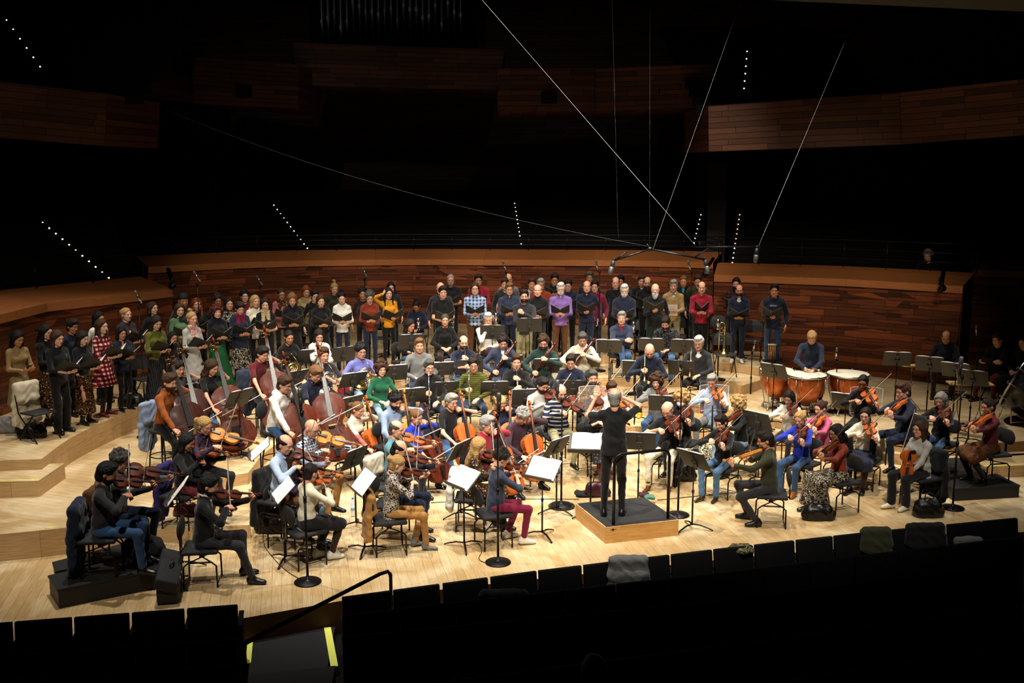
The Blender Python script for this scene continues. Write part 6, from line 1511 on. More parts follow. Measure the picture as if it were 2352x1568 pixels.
# ------------------------------------------------------------------ podium and conductor's desk
t = empty('conductor_podium', P(.0, (1440, 1190))[0]); o = Vector(t.location)
q = [p - Vector((o.x, o.y, 0)) for p in P(.24, (1322, 1155), (1391, 1210), (1559, 1192), (1481, 1140))]
prism('podium_box', q, 0.0, .232, [M_floor, planks('podium_beech', '#cf9f5e', '#c08c4a', '#a8783c', .35, .06, .001, .4, .1, off=.5, bump=.05)], t)
c = sum(q, Vector()) / 4; qi = [c + (p - c) * .965 for p in q]
M_mat = mat('podium_rubber', (.022, .022, .024), .8, bump=.3, bscale=60)
prism('rubber_mat', qi, .232, .241, [M_mat, M_mat], t)
mb = MB(); e = (q[1] - q[0]).normalized(); mid = q[1] + (q[2] - q[1]) * .10 + Vector((0, 0, -.05)) + (q[1] - q[2]).cross(Vector((0, 0, 1))).normalized() * -.001
mb.tube([mid - (q[2] - q[1]).normalized() * .04, mid + (q[2] - q[1]).normalized() * .05], .004, 4); mb.ell(mid, (.012, .012, .02), 6); mb.build('small_dark_mark', M_dark, t)
def rv(px, py, z): return at(px, py, z) - o
A_, B_ = rv(1409, 1205, .24), rv(1534, 1190, .24); H_ = 1.0; u = (B_ - A_).normalized()
mb = MB(); mb.tube([A_, A_ + Vector((0, 0, H_ - .1)), A_ + u * .03 + Vector((0, 0, H_ - .03)), A_ + u * .1 + Vector((0, 0, H_)), B_ - u * .1 + Vector((0, 0, H_)), B_ - u * .03 + Vector((0, 0, H_ - .03)), B_ + Vector((0, 0, H_ - .1)), B_], .022, 10); mb.build('guard_rail', M_black, t)
tag(t, 'pale wooden conductor podium with black mat and black guard rail', 'podium')
music_stand(at(1358, 1018, 1.12), 0, R(180 + 172), 'wide black score desk in front of the conductor', 'x', plabel='large open orchestral score lying on the conductor desk', tilt=62, wide=True)
# black platforms
M_plat = mat('black_platform', (.013, .013, .014), .5, bump=.1)
def plat(px, z, lab):
    g = P(z, *px); c = sum(g, Vector()) / len(g); t = empty('black_platform', (c.x, c.y, 0)); g = [p - Vector((c.x, c.y, 0)) for p in g]
    prism('platform_box', g, .0, z - .02, [M_plat, M_plat], t); ctr = sum(g, Vector()) / len(g)
    prism('top_board', [ctr + (p - ctr) * 1.02 for p in g], z - .02, z, [M_plat, M_plat], t); tag(t, lab, 'platform')
plat([(112, 1321), (133, 1353), (392, 1302), (366, 1262)], .24, 'black platform at the lower left under the bearded violinist in a dark sweater')
plat([(122, 1290), (128, 1312), (362, 1258), (340, 1232)], .24, 'black platform at the lower left behind the front one, under the grey-haired violist')
plat([(2168, 1105), (2287, 1087), (2342, 1114), (2192, 1122)], .2, 'black platform at the right with the woman in a maroon sweater')
plat([(2140, 1062), (2196, 1050), (2262, 1078), (2168, 1098)], .2, 'smaller black platform just behind the right black platform')
# ------------------------------------------------------------------ music stands
ST = [(410, 1128, 0, 98, 'of the bearded man on the black platform'), (651, 1124, 0, 112, 'of the violinist in the black suit jacket'), (834, 1106, 0, 116, 'of the violinist in cream sweater'), (1065, 1098, 0, 128, 'of the violinist in floral shirt'), (1246, 1077, 0, 145, 'beside the crimson trousers'),
      (598, 1030, 1, 104, 'of the dark-haired violinist in black'), (1057, 1033, 0, 62, 'between the cellists and the blonde in leopard'), (814, 1052, 0, 62, 'of the bald violist in checked shirt'), (1279, 1025, 0, 50, 'just left of the score desk'), (1468, 1013, 0, -8, 'just right of the conductor'),
      (1594, 1056, 0, -50, 'of the woman in flared blue jeans'), (1524, 926, 1, -14, 'of the curly-haired woman in grey cardigan'), (1741, 966, 0, -50, 'right of the woman with curly blonde hair'), (1778, 852, 2, -40, 'of the timpanist'), (1943, 922, 0, -34, 'of the black-haired violist'),
      (2061, 824, 2, -14, 'leftmost of the four near the percussion'), (2135, 836, 2, -30, 'second of the four near the percussion'), (2196, 850, 2, -34, 'third of the four near the percussion'), (2234, 868, 2, -34, 'rightmost of the four near the percussion'), (2088, 966, 0, -60, 'behind the woman in grey embroidered blouse'),
      (715, 818, 3, 22, 'of the woman in white top'), (789, 813, 3, 34, 'of the horn player with the silver horn'), (811, 872, 2, 36, 'of the horn player in violet T-shirt'), (681, 868, 2, 45, 'of the bassist in maroon T-shirt'), (805, 930, 1, 52, 'of the bassist in navy polo'), (549, 914, 2, 55, 'of the long-haired bassist'),
      (905, 856, 2, 20, 'of the curly-haired woman in green'), (946, 908, 1, 24, 'of the bearded cellist in light blue'), (944, 784, 4, 14, 'of the woman with long dark hair and jeans'), (1012, 847, 2, 14, 'of the man in grey fleece'), (1022, 893, 1, 14, 'of the man in black zipped cardigan'), (1079, 843, 2, 4, 'of the balding clarinettist'),
      (1136, 892, 1, 6, 'of the man in striped olive sweater'), (1131, 762, 4, 0, 'of the white-haired man in white shirt'), (1172, 830, 2, 0, 'of the bassoonist in denim jacket'), (1255, 840, 2, -2, 'of the bassoonist in green'), (1209, 912, 1, 8, 'of the flautist in black'), (1349, 827, 2, -4, 'of the contrabassoonist in cream'),
      (1316, 890, 1, -4, 'of the man in navy round-neck sweater'), (1400, 795, 3, -8, 'left of the man with folded arms'), (1460, 845, 2, -8, 'of the bald trumpeter'), (1496, 791, 3, -6, 'of the young man in patterned sweater'), (1570, 795, 3, -12, 'beside the white-haired trumpeter'), (1565, 845, 2, -18, 'of the white-haired trumpeter')]
for i, (x, y, tr, a, w_) in enumerate(ST):
    z = TIER[tr]; hh = 1.02 if i not in (1, 2, 3, 4) else .98
    if w_.endswith('percussion'): hh = 1.15
    music_stand(at(x, y, z + hh), z, R(180 + a), 'black music stand ' + w_, 'x', plabel='sheet music on the stand ' + w_, tilt=24 + (i * 7) % 12 + (14 if i < 6 else 0))
tS = music_stand(at(1216, 746, TIER[4] + 1.22), TIER[4], R(180), 'tall black music stand in front of the bearded soloist', 'x', plabel='sheet music on the stand of the bearded soloist', tilt=30)
# ------------------------------------------------------------------ timpani
def copper(nt, b, N, L):
    tc = N('TexCoord'); no = N('TexNoise', i_Scale=9, i_Detail=4); L(tc.outputs['Object'], no.inputs['Vector'])
    r = ramp(N, [(.3, hx('#8a4220')), (.7, hx('#b8683a'))]); L(no.outputs['Fac'], r.inputs[0]); L(r.outputs[0], b.inputs['Base Color']); b.inputs['Metallic'].default_value = .75; b.inputs['Roughness'].default_value = .34
M_cop = nodemat('hammered_copper', copper); M_skin = mat('drum_head', '#ddd3bd', .55)
def timp(px, py, D, lab):
    c = at(px, py, TIER[2] + .78); t = empty('timpani', (c.x, c.y, TIER[2])); r = D / 2; h = .78
    mb = MB(); mb.lathe([(.06, h - .56), (r * .5, h - .52), (r * .78, h - .38), (r * .93, h - .2), (r * .97, h - .06), (r * .97, h - .03)], 36); mb.build('bowl', M_cop, t)
    mb = MB(); mb.lathe([(r * 1.0, h - .03), (r * 1.03, h - .02), (r * 1.03, h), (r * .99, h + .008)], 36); mb.build('counter_hoop', M_steel, t)
    mb = MB(); mb.lathe([(r * 1.0, h), (r * .97, h + .012), (.001, h + .014)], 36); mb.build('drum_head', M_skin, t)
    for k in range(8):
        a = k * math.pi / 4 + .3; mb = MB(); x, y = math.cos(a), math.sin(a)
        mb.tube([(x * r * 1.05, y * r * 1.05, h - .01), (x * r * 1.03, y * r * 1.03, h - .16)], .006, 5); mb.tube([(x * r * 1.05 - .02 * y, y * r * 1.05 + .02 * x, h + .02), (x * r * 1.05 + .02 * y, y * r * 1.05 - .02 * x, h + .02)], .005, 5); mb.tube([(x * r * 1.05, y * r * 1.05, h + .02), (x * r * 1.05, y * r * 1.05, h - .02)], .006, 5); mb.build('tuning_rod', M_steel, t)
    for k in range(4):
        a = k * math.pi / 2 + .8; mb = MB(); x, y = math.cos(a), math.sin(a); mb.tube([(x * r * 1.04, y * r * 1.04, h - .05), (x * r * .98, y * r * .98, h - .35), (x * r * .75, y * r * .75, .14), (x * r * .85, y * r * .85, .06)], .012, 6); mb.ell((x * r * .85, y * r * .85, .03), (.03, .03, .03), 6); mb.build('strut', M_steel, t)
    mb = MB(); mb.lathe([(.05, .1), (.09, .12), (.09, .2), (.05, .24)], 14); mb.tube([(-r * .7, 0, .12), (r * .7, 0, .12)], .015, 6); mb.tube([(0, -r * .7, .12), (0, r * .7, .12)], .015, 6); mb.tube([(0, -.05, .15), (0, -r * .8, .05)], .02, 6, sq=.5); mb.build('base_and_pedal', M_steel, t)
    tag(t, lab, 'timpani', 'copper timpani')
timp(1784, 849, .66, 'copper timpani, leftmost of the three'); timp(1853, 860, .76, 'copper timpani, middle one of the three'); timp(1948, 858, .80, 'copper timpani, rightmost and largest of the three')
# mallet holder behind the timpani
c = at(1785, 832, TIER[2] + .62); t = empty('mallet_rack', (c.x, c.y + .2, TIER[2])); mb = MB(); mb.box((0, 0, .62), (.5, .2, .02), None, 0, .004); mb.build('tray', M_black, t)
mb = MB(); mb.tube([(0, 0, .62), (0, 0, .05)], .015, 6)
for k in range(3): mb.tube([(0, 0, .2), (.25 * math.cos(k * 2.1), .25 * math.sin(k * 2.1), .01)], .01, 5)
mb.build('tripod_stand', M_black, t); tag(t, 'black rack holding upright timpani mallets behind the leftmost drum', 'rack')
for k in range(8):
    x = -.14 + k * .035 + (.05 if k > 4 else 0); m = empty('timpani_mallet', (c.x + x, c.y + .2, TIER[2] + .632)); col = k > 4
    mb = MB(); mb.tube([(0, 0, 0), (0, 0, .32)], .007, 6); mb.build('stick', M_bamboo if not col else mat('dark_stick', '#5a2c14', .5), m)
    mb = MB(); mb.ell((0, 0, .335), (.021, .021, .02), 8); mb.build('felt_head', M_felt if not col else mat('dark_felt', '#3a2a1e', .9), m)
    tag(m, f'{"white" if not col else "brown"}-headed timpani mallet, {ORD[k]} from the left in the black rack', 'mallet', 'mallets standing in the rack')
# bass drum at the right edge
c = at(2366, 884, 1.08); t = empty('bass_drum', (c.x, c.y, TIER[2])); MD = Vector((-.72, .55, .42)).to_track_quat('Z', 'Y').to_matrix()
cz = c.z - TIER[2]
mb = MB(); mb.lathe([(.58, -.24), (.58, .24)], 40, 0, MD, (0, 0, cz)); mb.build('shell', mat('drum_shell_black', (.012, .012, .013), .25, coat=.3), t)
for s in (-1, 1):
    mb = MB(); mb.lathe([(.585, s * .22), (.605, s * .225), (.605, s * .26), (.58, s * .265)][::s], 40, 0, MD, (0, 0, cz)); mb.build('hoop', M_steel, t)
    mb = MB(); mb.lathe([(.58, s * .25), (.001, s * .255)][::1], 40, 0, MD, (0, 0, cz)); mb.build('drum_head', M_skin, t)
for k in range(12):
    a = k * math.pi / 6; mb = MB(); p = [MD @ Vector((.62 * math.cos(a), .62 * math.sin(a), z)) + Vector((0, 0, cz)) for z in (-.29, -.12)]; p2 = [MD @ Vector((.62 * math.cos(a), .62 * math.sin(a), z)) + Vector((0, 0, cz)) for z in (.12, .29)]
    mb.tube(p, .007, 5); mb.tube(p2, .007, 5); tq = MD @ Vector((-math.sin(a), math.cos(a), 0)) * .03; mb.tube([p[0] - tq, p[0] + tq], .006, 5); mb.tube([p2[1] - tq, p2[1] + tq], .006, 5); mb.build('tension_rod', M_steel, t)
mb = MB()
for s in (-1, 1): mb.tube([MD @ Vector((0, .52, s * .1)) * 0 + Vector((s * .35, 0, cz)), Vector((s * .42, -.25, .03))], .014, 6); mb.tube([Vector((s * .35, 0, cz)), Vector((s * .42, .25, .03))], .014, 6)
mb.tube([(-.42, -.25, .06), (.42, -.25, .06)], .012, 6); mb.build('stand', M_steel, t)
tag(t, 'large black bass drum with chrome hoop cut by the right picture edge', 'drum')
# percussion trap table with mallets
c = at(2228, 879, TIER[2] + .78); t = empty('trap_table', (c.x, c.y, TIER[2]), R(-6)); mb = MB(); mb.box((0, 0, .77), (.78, .32, .025), None, 0, .004); mb.build('table_top', mat('pale_ply', '#b89a62', .6), t)
for s in (-1, 1):
    mb = MB(); mb.tube([(s * .2, 0, .76), (s * .2, 0, .3), (s * .2, -.22, .01)], .011, 6); mb.tube([(s * .2, 0, .3), (s * .2, .22, .01)], .011, 6); mb.build('leg', M_steel, t)
tag(t, 'low wooden trap table with sticks beside the bass drum', 'table')
for k in range(5):
    m = empty('drum_mallet', (c.x - .28 + k * .13, c.y - .04 + .02 * (k % 2), TIER[2] + .79), R(-60 - k * 8)); mb = MB(); mb.tube([(0, -.12, .008), (0, .1, .008)], .006, 6); mb.build('stick', M_bamboo, m); mb = MB(); mb.ell((0, -.13, .02), (.022, .028, .022), 8); mb.build('felt_head', M_felt, m)
    tag(m, f'felt mallet lying on the trap table, {ORD[k]} from the left', 'mallet', 'mallets on the trap table')
c = at(2095, 839, TIER[2] + .9); t = empty('stick_tray', (c.x, c.y, TIER[2]), R(8)); mb = MB(); mb.box((0, 0, .9), (.42, .2, .02), None, 0, .003); mb.build('tray', mat('pale_ply', '#b89a62', .6), t); mb = MB(); mb.tube([(0, 0, .9), (0, 0, .1)], .012, 6)
for k in range(3): mb.tube([(0, 0, .25), (.22 * math.cos(k * 2.1), .22 * math.sin(k * 2.1), .01)], .01, 5)
mb.build('tripod_stand', M_steel, t); tag(t, 'small wooden stick tray on a stand by the right wooden wall', 'tray')
# trombone on its chair, left trombone between choir and brass
ch = at(1665, 812, TIER[4] + .46); chair('fold', ch.x, ch.y, TIER[4], R(180), 'black folding chair with the trombone standing on it')
c = at(1663, 810, TIER[4] + .48); trombone(Matrix.Translation((c.x, c.y, TIER[4] + .47)), 'brass trombone standing bell down on a folding chair')
c = at(1493, 774, TIER[4] + .3); trombone(Matrix.Translation((c.x, c.y, TIER[4] + .47)), 'brass trombone upright beside the white-bearded man'); t = empty('trombone_stand', (c.x, c.y, TIER[4])); mb = MB(); mb.tube([(0, 0, .6), (0, 0, .1)], .01, 6); mb.lathe([(.03, .44), (.07, .46), (.03, .47)], 12)
for k in range(3): mb.tube([(0, 0, .15), (.2 * math.cos(k * 2.1), .2 * math.sin(k * 2.1), .01)], .008, 5)
mb.build('tripod', M_black, t); tag(t, 'black floor stand under the upright trombone by the white-bearded man', 'stand')
# ------------------------------------------------------------------ sound screens
for x0, x1, yb, tr, w_ in ((1022, 1080, 808, 3, 'behind the balding clarinettist'), (1122, 1180, 815, 3, 'behind the bassoonist in denim jacket'), (1217, 1274, 810, 3, 'behind the bassoonist in green'), (1303, 1360, 806, 3, 'behind the contrabassoonist'), (922, 980, 838, 2, 'left of the man in grey fleece'), (1329, 1393, 896, 2, 'behind the grey-bearded violist'), (1605, 1671, 893, 2, 'behind the violinist in light blue shirt'), (1952, 2026, 897, 2, 'behind the black-haired violist')):
    z = TIER[tr]; a, b = at(x0, yb, z + .95), at(x1, yb + (3 if x0 > 1900 else 0), z + .95); shield(a, b, .95, .45, 'clear acrylic sound screen ' + w_, z)
# ------------------------------------------------------------------ microphones
MC = [((707, 1337), 0, (691, 932), 'big', 'at the front left between the violins'), ((1144, 1292), 0, (1146, 940), 'big', 'at the front centre'), ((337, 1003), 2, (322, 690), 'pencil', 'left of the bearded bassist'), ((467, 925), 2, (457, 642), 'pencil', 'in front of the women singers, tall'),
      ((606, 880), 2, (600, 650), 'pencil', 'beside the bassist in maroon'), ((843, 870), 2, (841, 632), 'pencil', 'in front of the rust brown sweater'), ((1163, 850), 3, (1161, 616), 'pencil', 'in front of the slate blue sweater'), ((1374, 852), 3, (1372, 615), 'pencil', 'right of the bald man in navy polo'), ((1582, 850), 3, (1585, 616), 'pencil', 'left of the crimson sweater'),
      ((962, 880), 2, (961, 752), 'nickel', 'beside the woman with long dark hair'), ((1041, 885), 2, (1040, 752), 'nickel', 'beside the grey-haired woman in black cardigan'), ((1139, 905), 2, (1139, 742), 'nickel', 'below the white-haired man in white shirt'), ((1217, 850), 3, (1219, 744), 'nickel', 'in front of the bearded soloist'),
      ((1456, 905), 2, (1455, 762), 'nickel', 'right of the man with folded arms'), ((1502, 912), 2, (1502, 828), 'nickel', 'in front of the bald trumpeter'), ((1648, 872), 3, (1649, 756), 'nickel', 'beside the trombone chair'), ((1723, 924), 1, (1731, 800), 'pencil', 'left of the timpani'), ((1917, 946), 2, (1920, 818), 'pencil', 'in front of the rightmost timpani'),
      ((2238, 915), 2, (2243, 765), 'pencil', 'by the dark corner on the right'), ((1289, 1160), 0, (1280, 905), 'big', 'between the striped violist and the conductor'), ((1557, 1183), 0, (1564, 850), 'pencil', 'just right of the podium'), ((2188, 1167), 0, (2205, 852), 'big', 'at the front right')]
for (b, tr, m, kd, w_) in MC:
    p = at(b[0], b[1], TIER[tr]); top = at_y(m[0], m[1], p.y); stand_top = Vector((p.x, p.y, top.z - .06))
    d = Vector((random.uniform(-.4, .1), -.5, .9)) if kd == 'pencil' else Vector((0, 0, 1)) if kd == 'nickel' else Vector((0, -.1, 1))
    microphone(top, d, f'{"silver" if kd != "big" else "black"} microphone ' + w_, kd)
    mic_stand(p, top - d.normalized() * .07, 'black round-base microphone stand ' + w_, boom=stand_top if (Vector((top.x, top.y)) - Vector((p.x, p.y))).length > .0 else None)
# hanging microphone rig and steel cables
Y0 = 17.0; hub = at_y(1493, 572, Y0); t = empty('hanging_microphone_rig', hub)
def lv(px, py, Y=Y0): return at_y(px, py, Y) - hub
for a, b, r_ in (((1493, 572), (1411, 598), .016), ((1493, 572), (1618, 596), .018), ((1598, 567), (1742, 566), .009), ((1411, 598), (1440, 578), .012), ((1594, 592), (1628, 570), .014), ((1493, 572), (1486, 560), .012)):
    mb = MB(); mb.tube([lv(*a), lv(*b)], r_, 8); mb.build('arm', M_black, t)
mb = MB(); mb.ell((0, 0, 0), (.05, .04, .04), 8); mb.build('hub', M_black, t)
tag(t, 'black hanging microphone frame with long arms above the brass players', 'rig')
for (x, y, d, w_) in ((1409, 600, (-.3, -.3, -1), 'left'), (1620, 598, (.2, -.3, -1), 'right'), (1738, 572, (-.1, -.2, -1), 'far right')):
    microphone(at_y(x, y, Y0), d, f'small microphone hanging from the {w_} end of the hanging frame', 'small')
def cable(pts, r_, lab, sag=0, m=None):
    (x0, y0, Ya), (x1, y1, Yb) = pts; a, b = at_y(x0, y0, Ya), at_y(x1, y1, Yb); mb = MB()
    mb.tube([a.lerp(b, i / 16) - Vector((0, 0, 4 * sag * (i / 16) * (1 - i / 16))) for i in range(17)], r_, 5); tag(mb.build('steel_cable', m or M_wire, None), lab, 'cable')
M_wire = mat('galvanised_wire', (.30, .30, .31), .5, .2); M_wired = mat('dull_wire', (.07, .07, .07), .6)
cable(((1597, 563, Y0), (412, -800, 24)), .003, 'steel cable running diagonally up to the left from the hanging frame')
cable(((1736, 580, Y0), (2070, -210, 26)), .0022, 'steel cable running up to the right from the right end of the frame')
cable(((1492, 562, Y0), (1494, -560, 34)), .0018, 'thin vertical cable above the centre of the hanging frame', m=M_black)
cable(((1420, 553, Y0), (1392, -560, 34)), .0018, 'thin cable hanging left of the hanging frame', m=M_black)
cable(((1500, 572, Y0), (1720, -50, 24)), .0014, 'thin cable leaning right above the hanging frame', m=M_wire)
cable(((250, 195, 23.2), (1492, 566, Y0)), .0018, 'long sagging cable from the left balcony to the hanging frame', .35, M_wired)
# black clamp arms on the ledges, with some equipment at each lower end
for (x, y, Yq, w_, sg) in ((388, 650, 21.6, 'left', 1), (1630, 622, 24.3, 'centre right', -1), (2170, 655, 22.2, 'far right', -1)):
    p = at_y(x, y, Yq); t = empty('ledge_clamp_arm', p); mb = MB(); mb.tube([(-.18 * sg, .55, .24), (.12 * sg, -.12, .03)], .045, 4); mb.build('arm', M_black, t); mb = MB(); mb.lathe([(.06, -.1), (.075, .06)], 12, 0, Matrix.Rotation(R(70), 3, 'X'), (.14 * sg, -.2, -.05)); mb.build('arm_end_unit', M_black, t)
    tag(t, f'black lamp arm clamped on the timber ledge, {w_}', 'device')
# ------------------------------------------------------------------ bags, coats, bottle, cables
def blob(name, px, py, z, r, m, lab, cat, rz=0, handle=True, fold=.006, straps=None):
    c = at(px, py, z + r[2] * .9); t = empty(name, (c.x, c.y, z), R(rz)); f = Fld()
    f.cap((-r[0] * .5, 0, r[2] * .9), (r[0] * .5, 0, r[2] * .9), min(r[1], r[2]) * .9, None, .03, np.eye(3), (1.1, r[1] / min(r[1], r[2]), r[2] / min(r[1], r[2]))); f.cap((-r[0] * .6, 0, r[2] * .4), (r[0] * .6, 0, r[2] * .4), min(r[1], r[2]) * .9, None, .03, np.eye(3), (1.15, r[1] / min(r[1], r[2]), 1))
    link('body', f.mesh(.016, 'body', fold=fold, seed=px, cuts=[((0, 0, .004), (0, 0, -1))]), m, t)
    if handle:
        mb = MB(); mb.tube([(-r[0] * .45, 0, r[2] * 1.5), (-r[0] * .35, 0, r[2] * 2.2), (0, 0, r[2] * 2.45), (r[0] * .35, 0, r[2] * 2.2), (r[0] * .45, 0, r[2] * 1.5)], .009, 6); mb.build('handle', M_blackc, t)
    tag(t, lab, cat)
lth = lambda h: mat('leather_' + h.strip('#'), h, .35, bump=.3, bscale=20)
blob('handbag', 72, 988, TIER[4], (.2, .12, .13), lth('#0c0c0d'), 'black leather bag on the floor below the beige coat', 'bag')
blob('shopping_bag', 12, 975, TIER[4], (.14, .1, .15), mat('silver_bag', (.25, .25, .25), .4), 'silvery bag at the left picture edge on the choir platform', 'bag', handle=False)
blob('leather_tote_bag', 623, 1203, 0, (.21, .11, .13), lth('#2a1d1c'), 'dark brown leather tote bag on the floor behind the cream sweater violinist', 'bag')
blob('handbag', 427, 1168, TIER[1], (.17, .08, .11), lth('#4a0c14'), 'dark red handbag under the chair of the violinist in black', 'bag')
blob('shoulder_bag', 1880, 1174, 0, (.2, .13, .13), lth('#090909'), 'black shoulder bag on the floor beside the long floral skirt', 'bag')
blob('backpack', 2133, 1165, 0, (.17, .13, .15), lth('#0b0d0d'), 'black backpack on the floor at the front right', 'backpack')
blob('handbag', 1372, 1122, 0, (.16, .11, .13), lth('#3a1822'), 'plum leather handbag on the floor left of the podium', 'bag')
blob('patterned_backpack', 1612, 1045, 0, (.15, .12, .2), cloth('leopard:khaki,cream,dkolive'), 'grey and cream patterned backpack hanging behind the jeans', 'backpack')
blob('backpack', 1566, 1080, 0, (.18, .14, .18), lth('#0a0a0b'), 'black backpack under the chair of the grey-haired violist', 'backpack')
blob('handbag', 300, 918, TIER[4], (.2, .12, .12), lth('#101208'), 'dark green bag on the choir platform beside the tall microphone', 'bag')
blob('instrument_case', 1596, 1065, 0, (.2, .1, .09), lth('#0a0b10'), 'dark instrument case lying under the right violins', 'case', handle=False)
blob('red_bag', 790, 905, TIER[2], (.1, .08, .22), mat('red_fabric', '#8a0e22', .8), 'bright red bag standing behind the bass in the horn section', 'bag', handle=False)
blob('folded_shawl', 1345, 1132, 0, (.24, .14, .03), mat('black_knit', (.01, .01, .011), .95), 'black shawl lying on the floor left of the podium', 'shawl', handle=False)
for (x, y, col, lab) in ((1478, 1134, '#3a0f1e', 'dark red folded cloth on the floor right of the conductor desk'), (1492, 1140, '#3f7a68', 'mint green pouch on the floor right of the podium')): blob('pouch', x, y, 0, (.1, .07, .025), mat('cloth_' + col[1:], col, .8), lab, 'pouch', handle=False)
# violin case standing at the end of the left platform
c = at(388, 1300, .35); t = empty('violin_case', (c.x, c.y, 0), R(12)); mb = MB(); mb.box((0, 0, .30), (.27, .78, .15), Matrix.Rotation(R(8), 3, 'X') @ Matrix.Rotation(R(20), 3, 'Y'), 0, .03); mb.box((0, 0, .11), (.24, .7, .2), None, 0, .03); mb.build('shell', mat('case_cloth', (.014, .014, .016), .8, bump=.2), t)
mb = MB(); mb.tube([(.02, -.1, .38), (.05, -.05, .43), (.05, .05, .43), (.02, .1, .38)], .012, 6); mb.build('handle', M_blackc, t)
for k in range(4): mb = MB(); mb.box((.15, -.25 + k * .16, .3), (.01, .03, .03), None, 0, .003); mb.build('latch', M_steel, t)
tag(t, 'black violin case leaning at the right end of the lower left platform', 'case')
c = at(331, 1283, .24); t = empty('instrument_bag', (c.x, c.y, .24)); f = Fld(); f.ell((0, 0, .16), (.26, .16, .17), .02); f.cap((-.1, 0, .2), (.15, .02, .1), .12, None, .03); link('body', f.mesh(.016, 'body', fold=.006, cuts=[((0, 0, .003), (0, 0, -1))]), mat('black_knit', (.01, .01, .011), .95), t); tag(t, 'soft black bag on the lower left platform beside the violinist', 'bag')
# bottle
c = at(811, 1186, 0); t = empty('water_bottle', (c.x, c.y, 0)); mb = MB(); mb.lathe([(.03, 0), (.034, .01), (.033, .06), (.031, .07), (.034, .08), (.034, .19), (.03, .22), (.014, .26), (.013, .275)], 14); mb.build('bottle_body', mat('bottle_plastic', (.75, .85, .92), .1, alpha=.35), t)
mb = MB(); mb.lathe([(.015, .272), (.015, .292), (.001, .293)], 12); mb.build('cap', mat('blue_cap', (.05, .1, .6), .4), t); mb = MB(); mb.lathe([(.0348, .10), (.0348, .17)], 14); mb.build('paper_band', mat('bottle_label', (.45, .6, .8), .6), t); tag(t, 'clear plastic water bottle with blue cap on the stage floor', 'bottle')
# coats
COAT_AT = []
def coat(px, py, z, w_, h, a, m, lab, name='coat', thick=.05, wide2=1.15):
    """cloth draped over a chair back: px,py = top middle, z = height of the top"""
    if px is None: p_, rz_, zb = COAT_AT.pop(); t = empty(name, p_, rz_); px = hash_(lab) % 900; t.location.z = zb
    else: c = at(px, py, z); t = empty(name, (c.x, c.y, 0), R(180 + a))
    f = Fld(); r_ = random.Random(px)
    f.cap((-w_ / 2, 0, z), (w_ / 2, 0, z), thick, None, .03)
    n = 7
    for i in range(n):
        x = -w_ / 2 + w_ * i / (n - 1); hh = h * (r_.uniform(.86, 1.0) - .08 * (i in (0, n - 1)))
        q_ = [V3(x, 0, z - .01), V3(x * (1 + (wide2 - 1) * .5), -.03 - .012 * (i % 2), z - hh * .5), V3(x * wide2 + r_.uniform(-.015, .015), -.035 - .03 * (i % 2), z - hh)]
        f.cap(q_[0], q_[1], thick * .9, thick * .95, .05); f.cap(q_[1], q_[2], thick * .95, thick * r_.uniform(.95, 1.25), .05)
        f.cap((x, .02, z - .01), (x, .05, z - hh * .38), thick * .8, thick * .7, .05)
    link('drape', f.mesh(.016, 'drape', fold=.0045, seed=px / 9, cuts=[((0, 0, .01), (0, 0, -1))]), m, t); tag(t, lab, 'coat' if name == 'coat' else name.replace('_', ' '))
cl = lambda k: cloth(k)
ch = at(88, 945, TIER[4] + .46); chair('fold', ch.x, ch.y, TIER[4], R(180 + 60), 'black folding chair carrying the beige coat at the far left')
COAT_AT.append((Vector((ch.x, ch.y, 0)) + Matrix.Rotation(R(240), 3, 'Z') @ Vector((0, -.28, 0)), R(240), TIER[4])); coat(None, None, .88, .34, .72, 60, cl('cream'), 'beige coat draped over the folding chair at the far left', wide2=1.25, thick=.045)
for (x, y, tr, a, w_) in ((337, 868, 4, 50, 'behind the tall microphone at the left'), (531, 822, 4, 30, 'behind the navy coat and floral skirt'), (885, 775, 4, 15, 'behind the mustard top'), (1555, 770, 4, -8, 'behind the young man in patterned sweater'), (1650, 768, 4, -10, 'behind the crimson sweater'), (1727, 780, 4, -20, 'right of the man in white sneakers'), (720, 790, 4, 20, 'behind the shirt dress'), (1110, 775, 4, 0, 'behind the plaid shirt'), (1480, 775, 4, -5, 'behind the white-bearded man')):
    q = at(x, y, TIER[tr] + .46); chair('fold', q.x, q.y, TIER[tr], R(180 + a), 'empty black folding chair ' + w_)
def coat_on(key, z, w_, h, m, lab, name='coat', off=-.285, thick=.036, wide2=1.15, dx=0):
    loc_, rz_ = PEOPLE[key]; p = loc_ + Matrix.Rotation(rz_, 3, 'Z') @ Vector((dx, off, 0)); COAT_AT.append((p, rz_, loc_.z)); coat(None, None, z, w_, h, 0, m, lab, name, thick, wide2)
coat_on('bearded man in dark sweater on the black platform', .86, .36, .84, cl('dkjeans'), 'long navy coat hanging over the chair back at the lower left', thick=.05)
coat_on('curly grey-haired violist with glasses', .86, .32, .6, cl('brown'), 'brown jacket hanging over the rear chair at the lower left')
coat_on('violinist in floral shirt and camel trousers', .82, .34, .6, cl('camel'), 'tan cardigan hanging from the chair of the floral shirt violinist', 'cardigan')
coat_on('violinist with long blonde hair in leopard dress', .82, .3, .55, cl('white'), 'white cloth hanging over the chair of the leopard dress violinist', 'cloth')
coat_on('woman with curly blonde hair and glasses in black', .84, .36, .6, cl('black'), 'black quilted coat over the chair of the curly blonde violinist', thick=.05)
coat_on('bassist in maroon T-shirt', 1.08, .3, .8, cl('bluegrey'), 'blue grey coat hanging behind the bassist in maroon T-shirt')
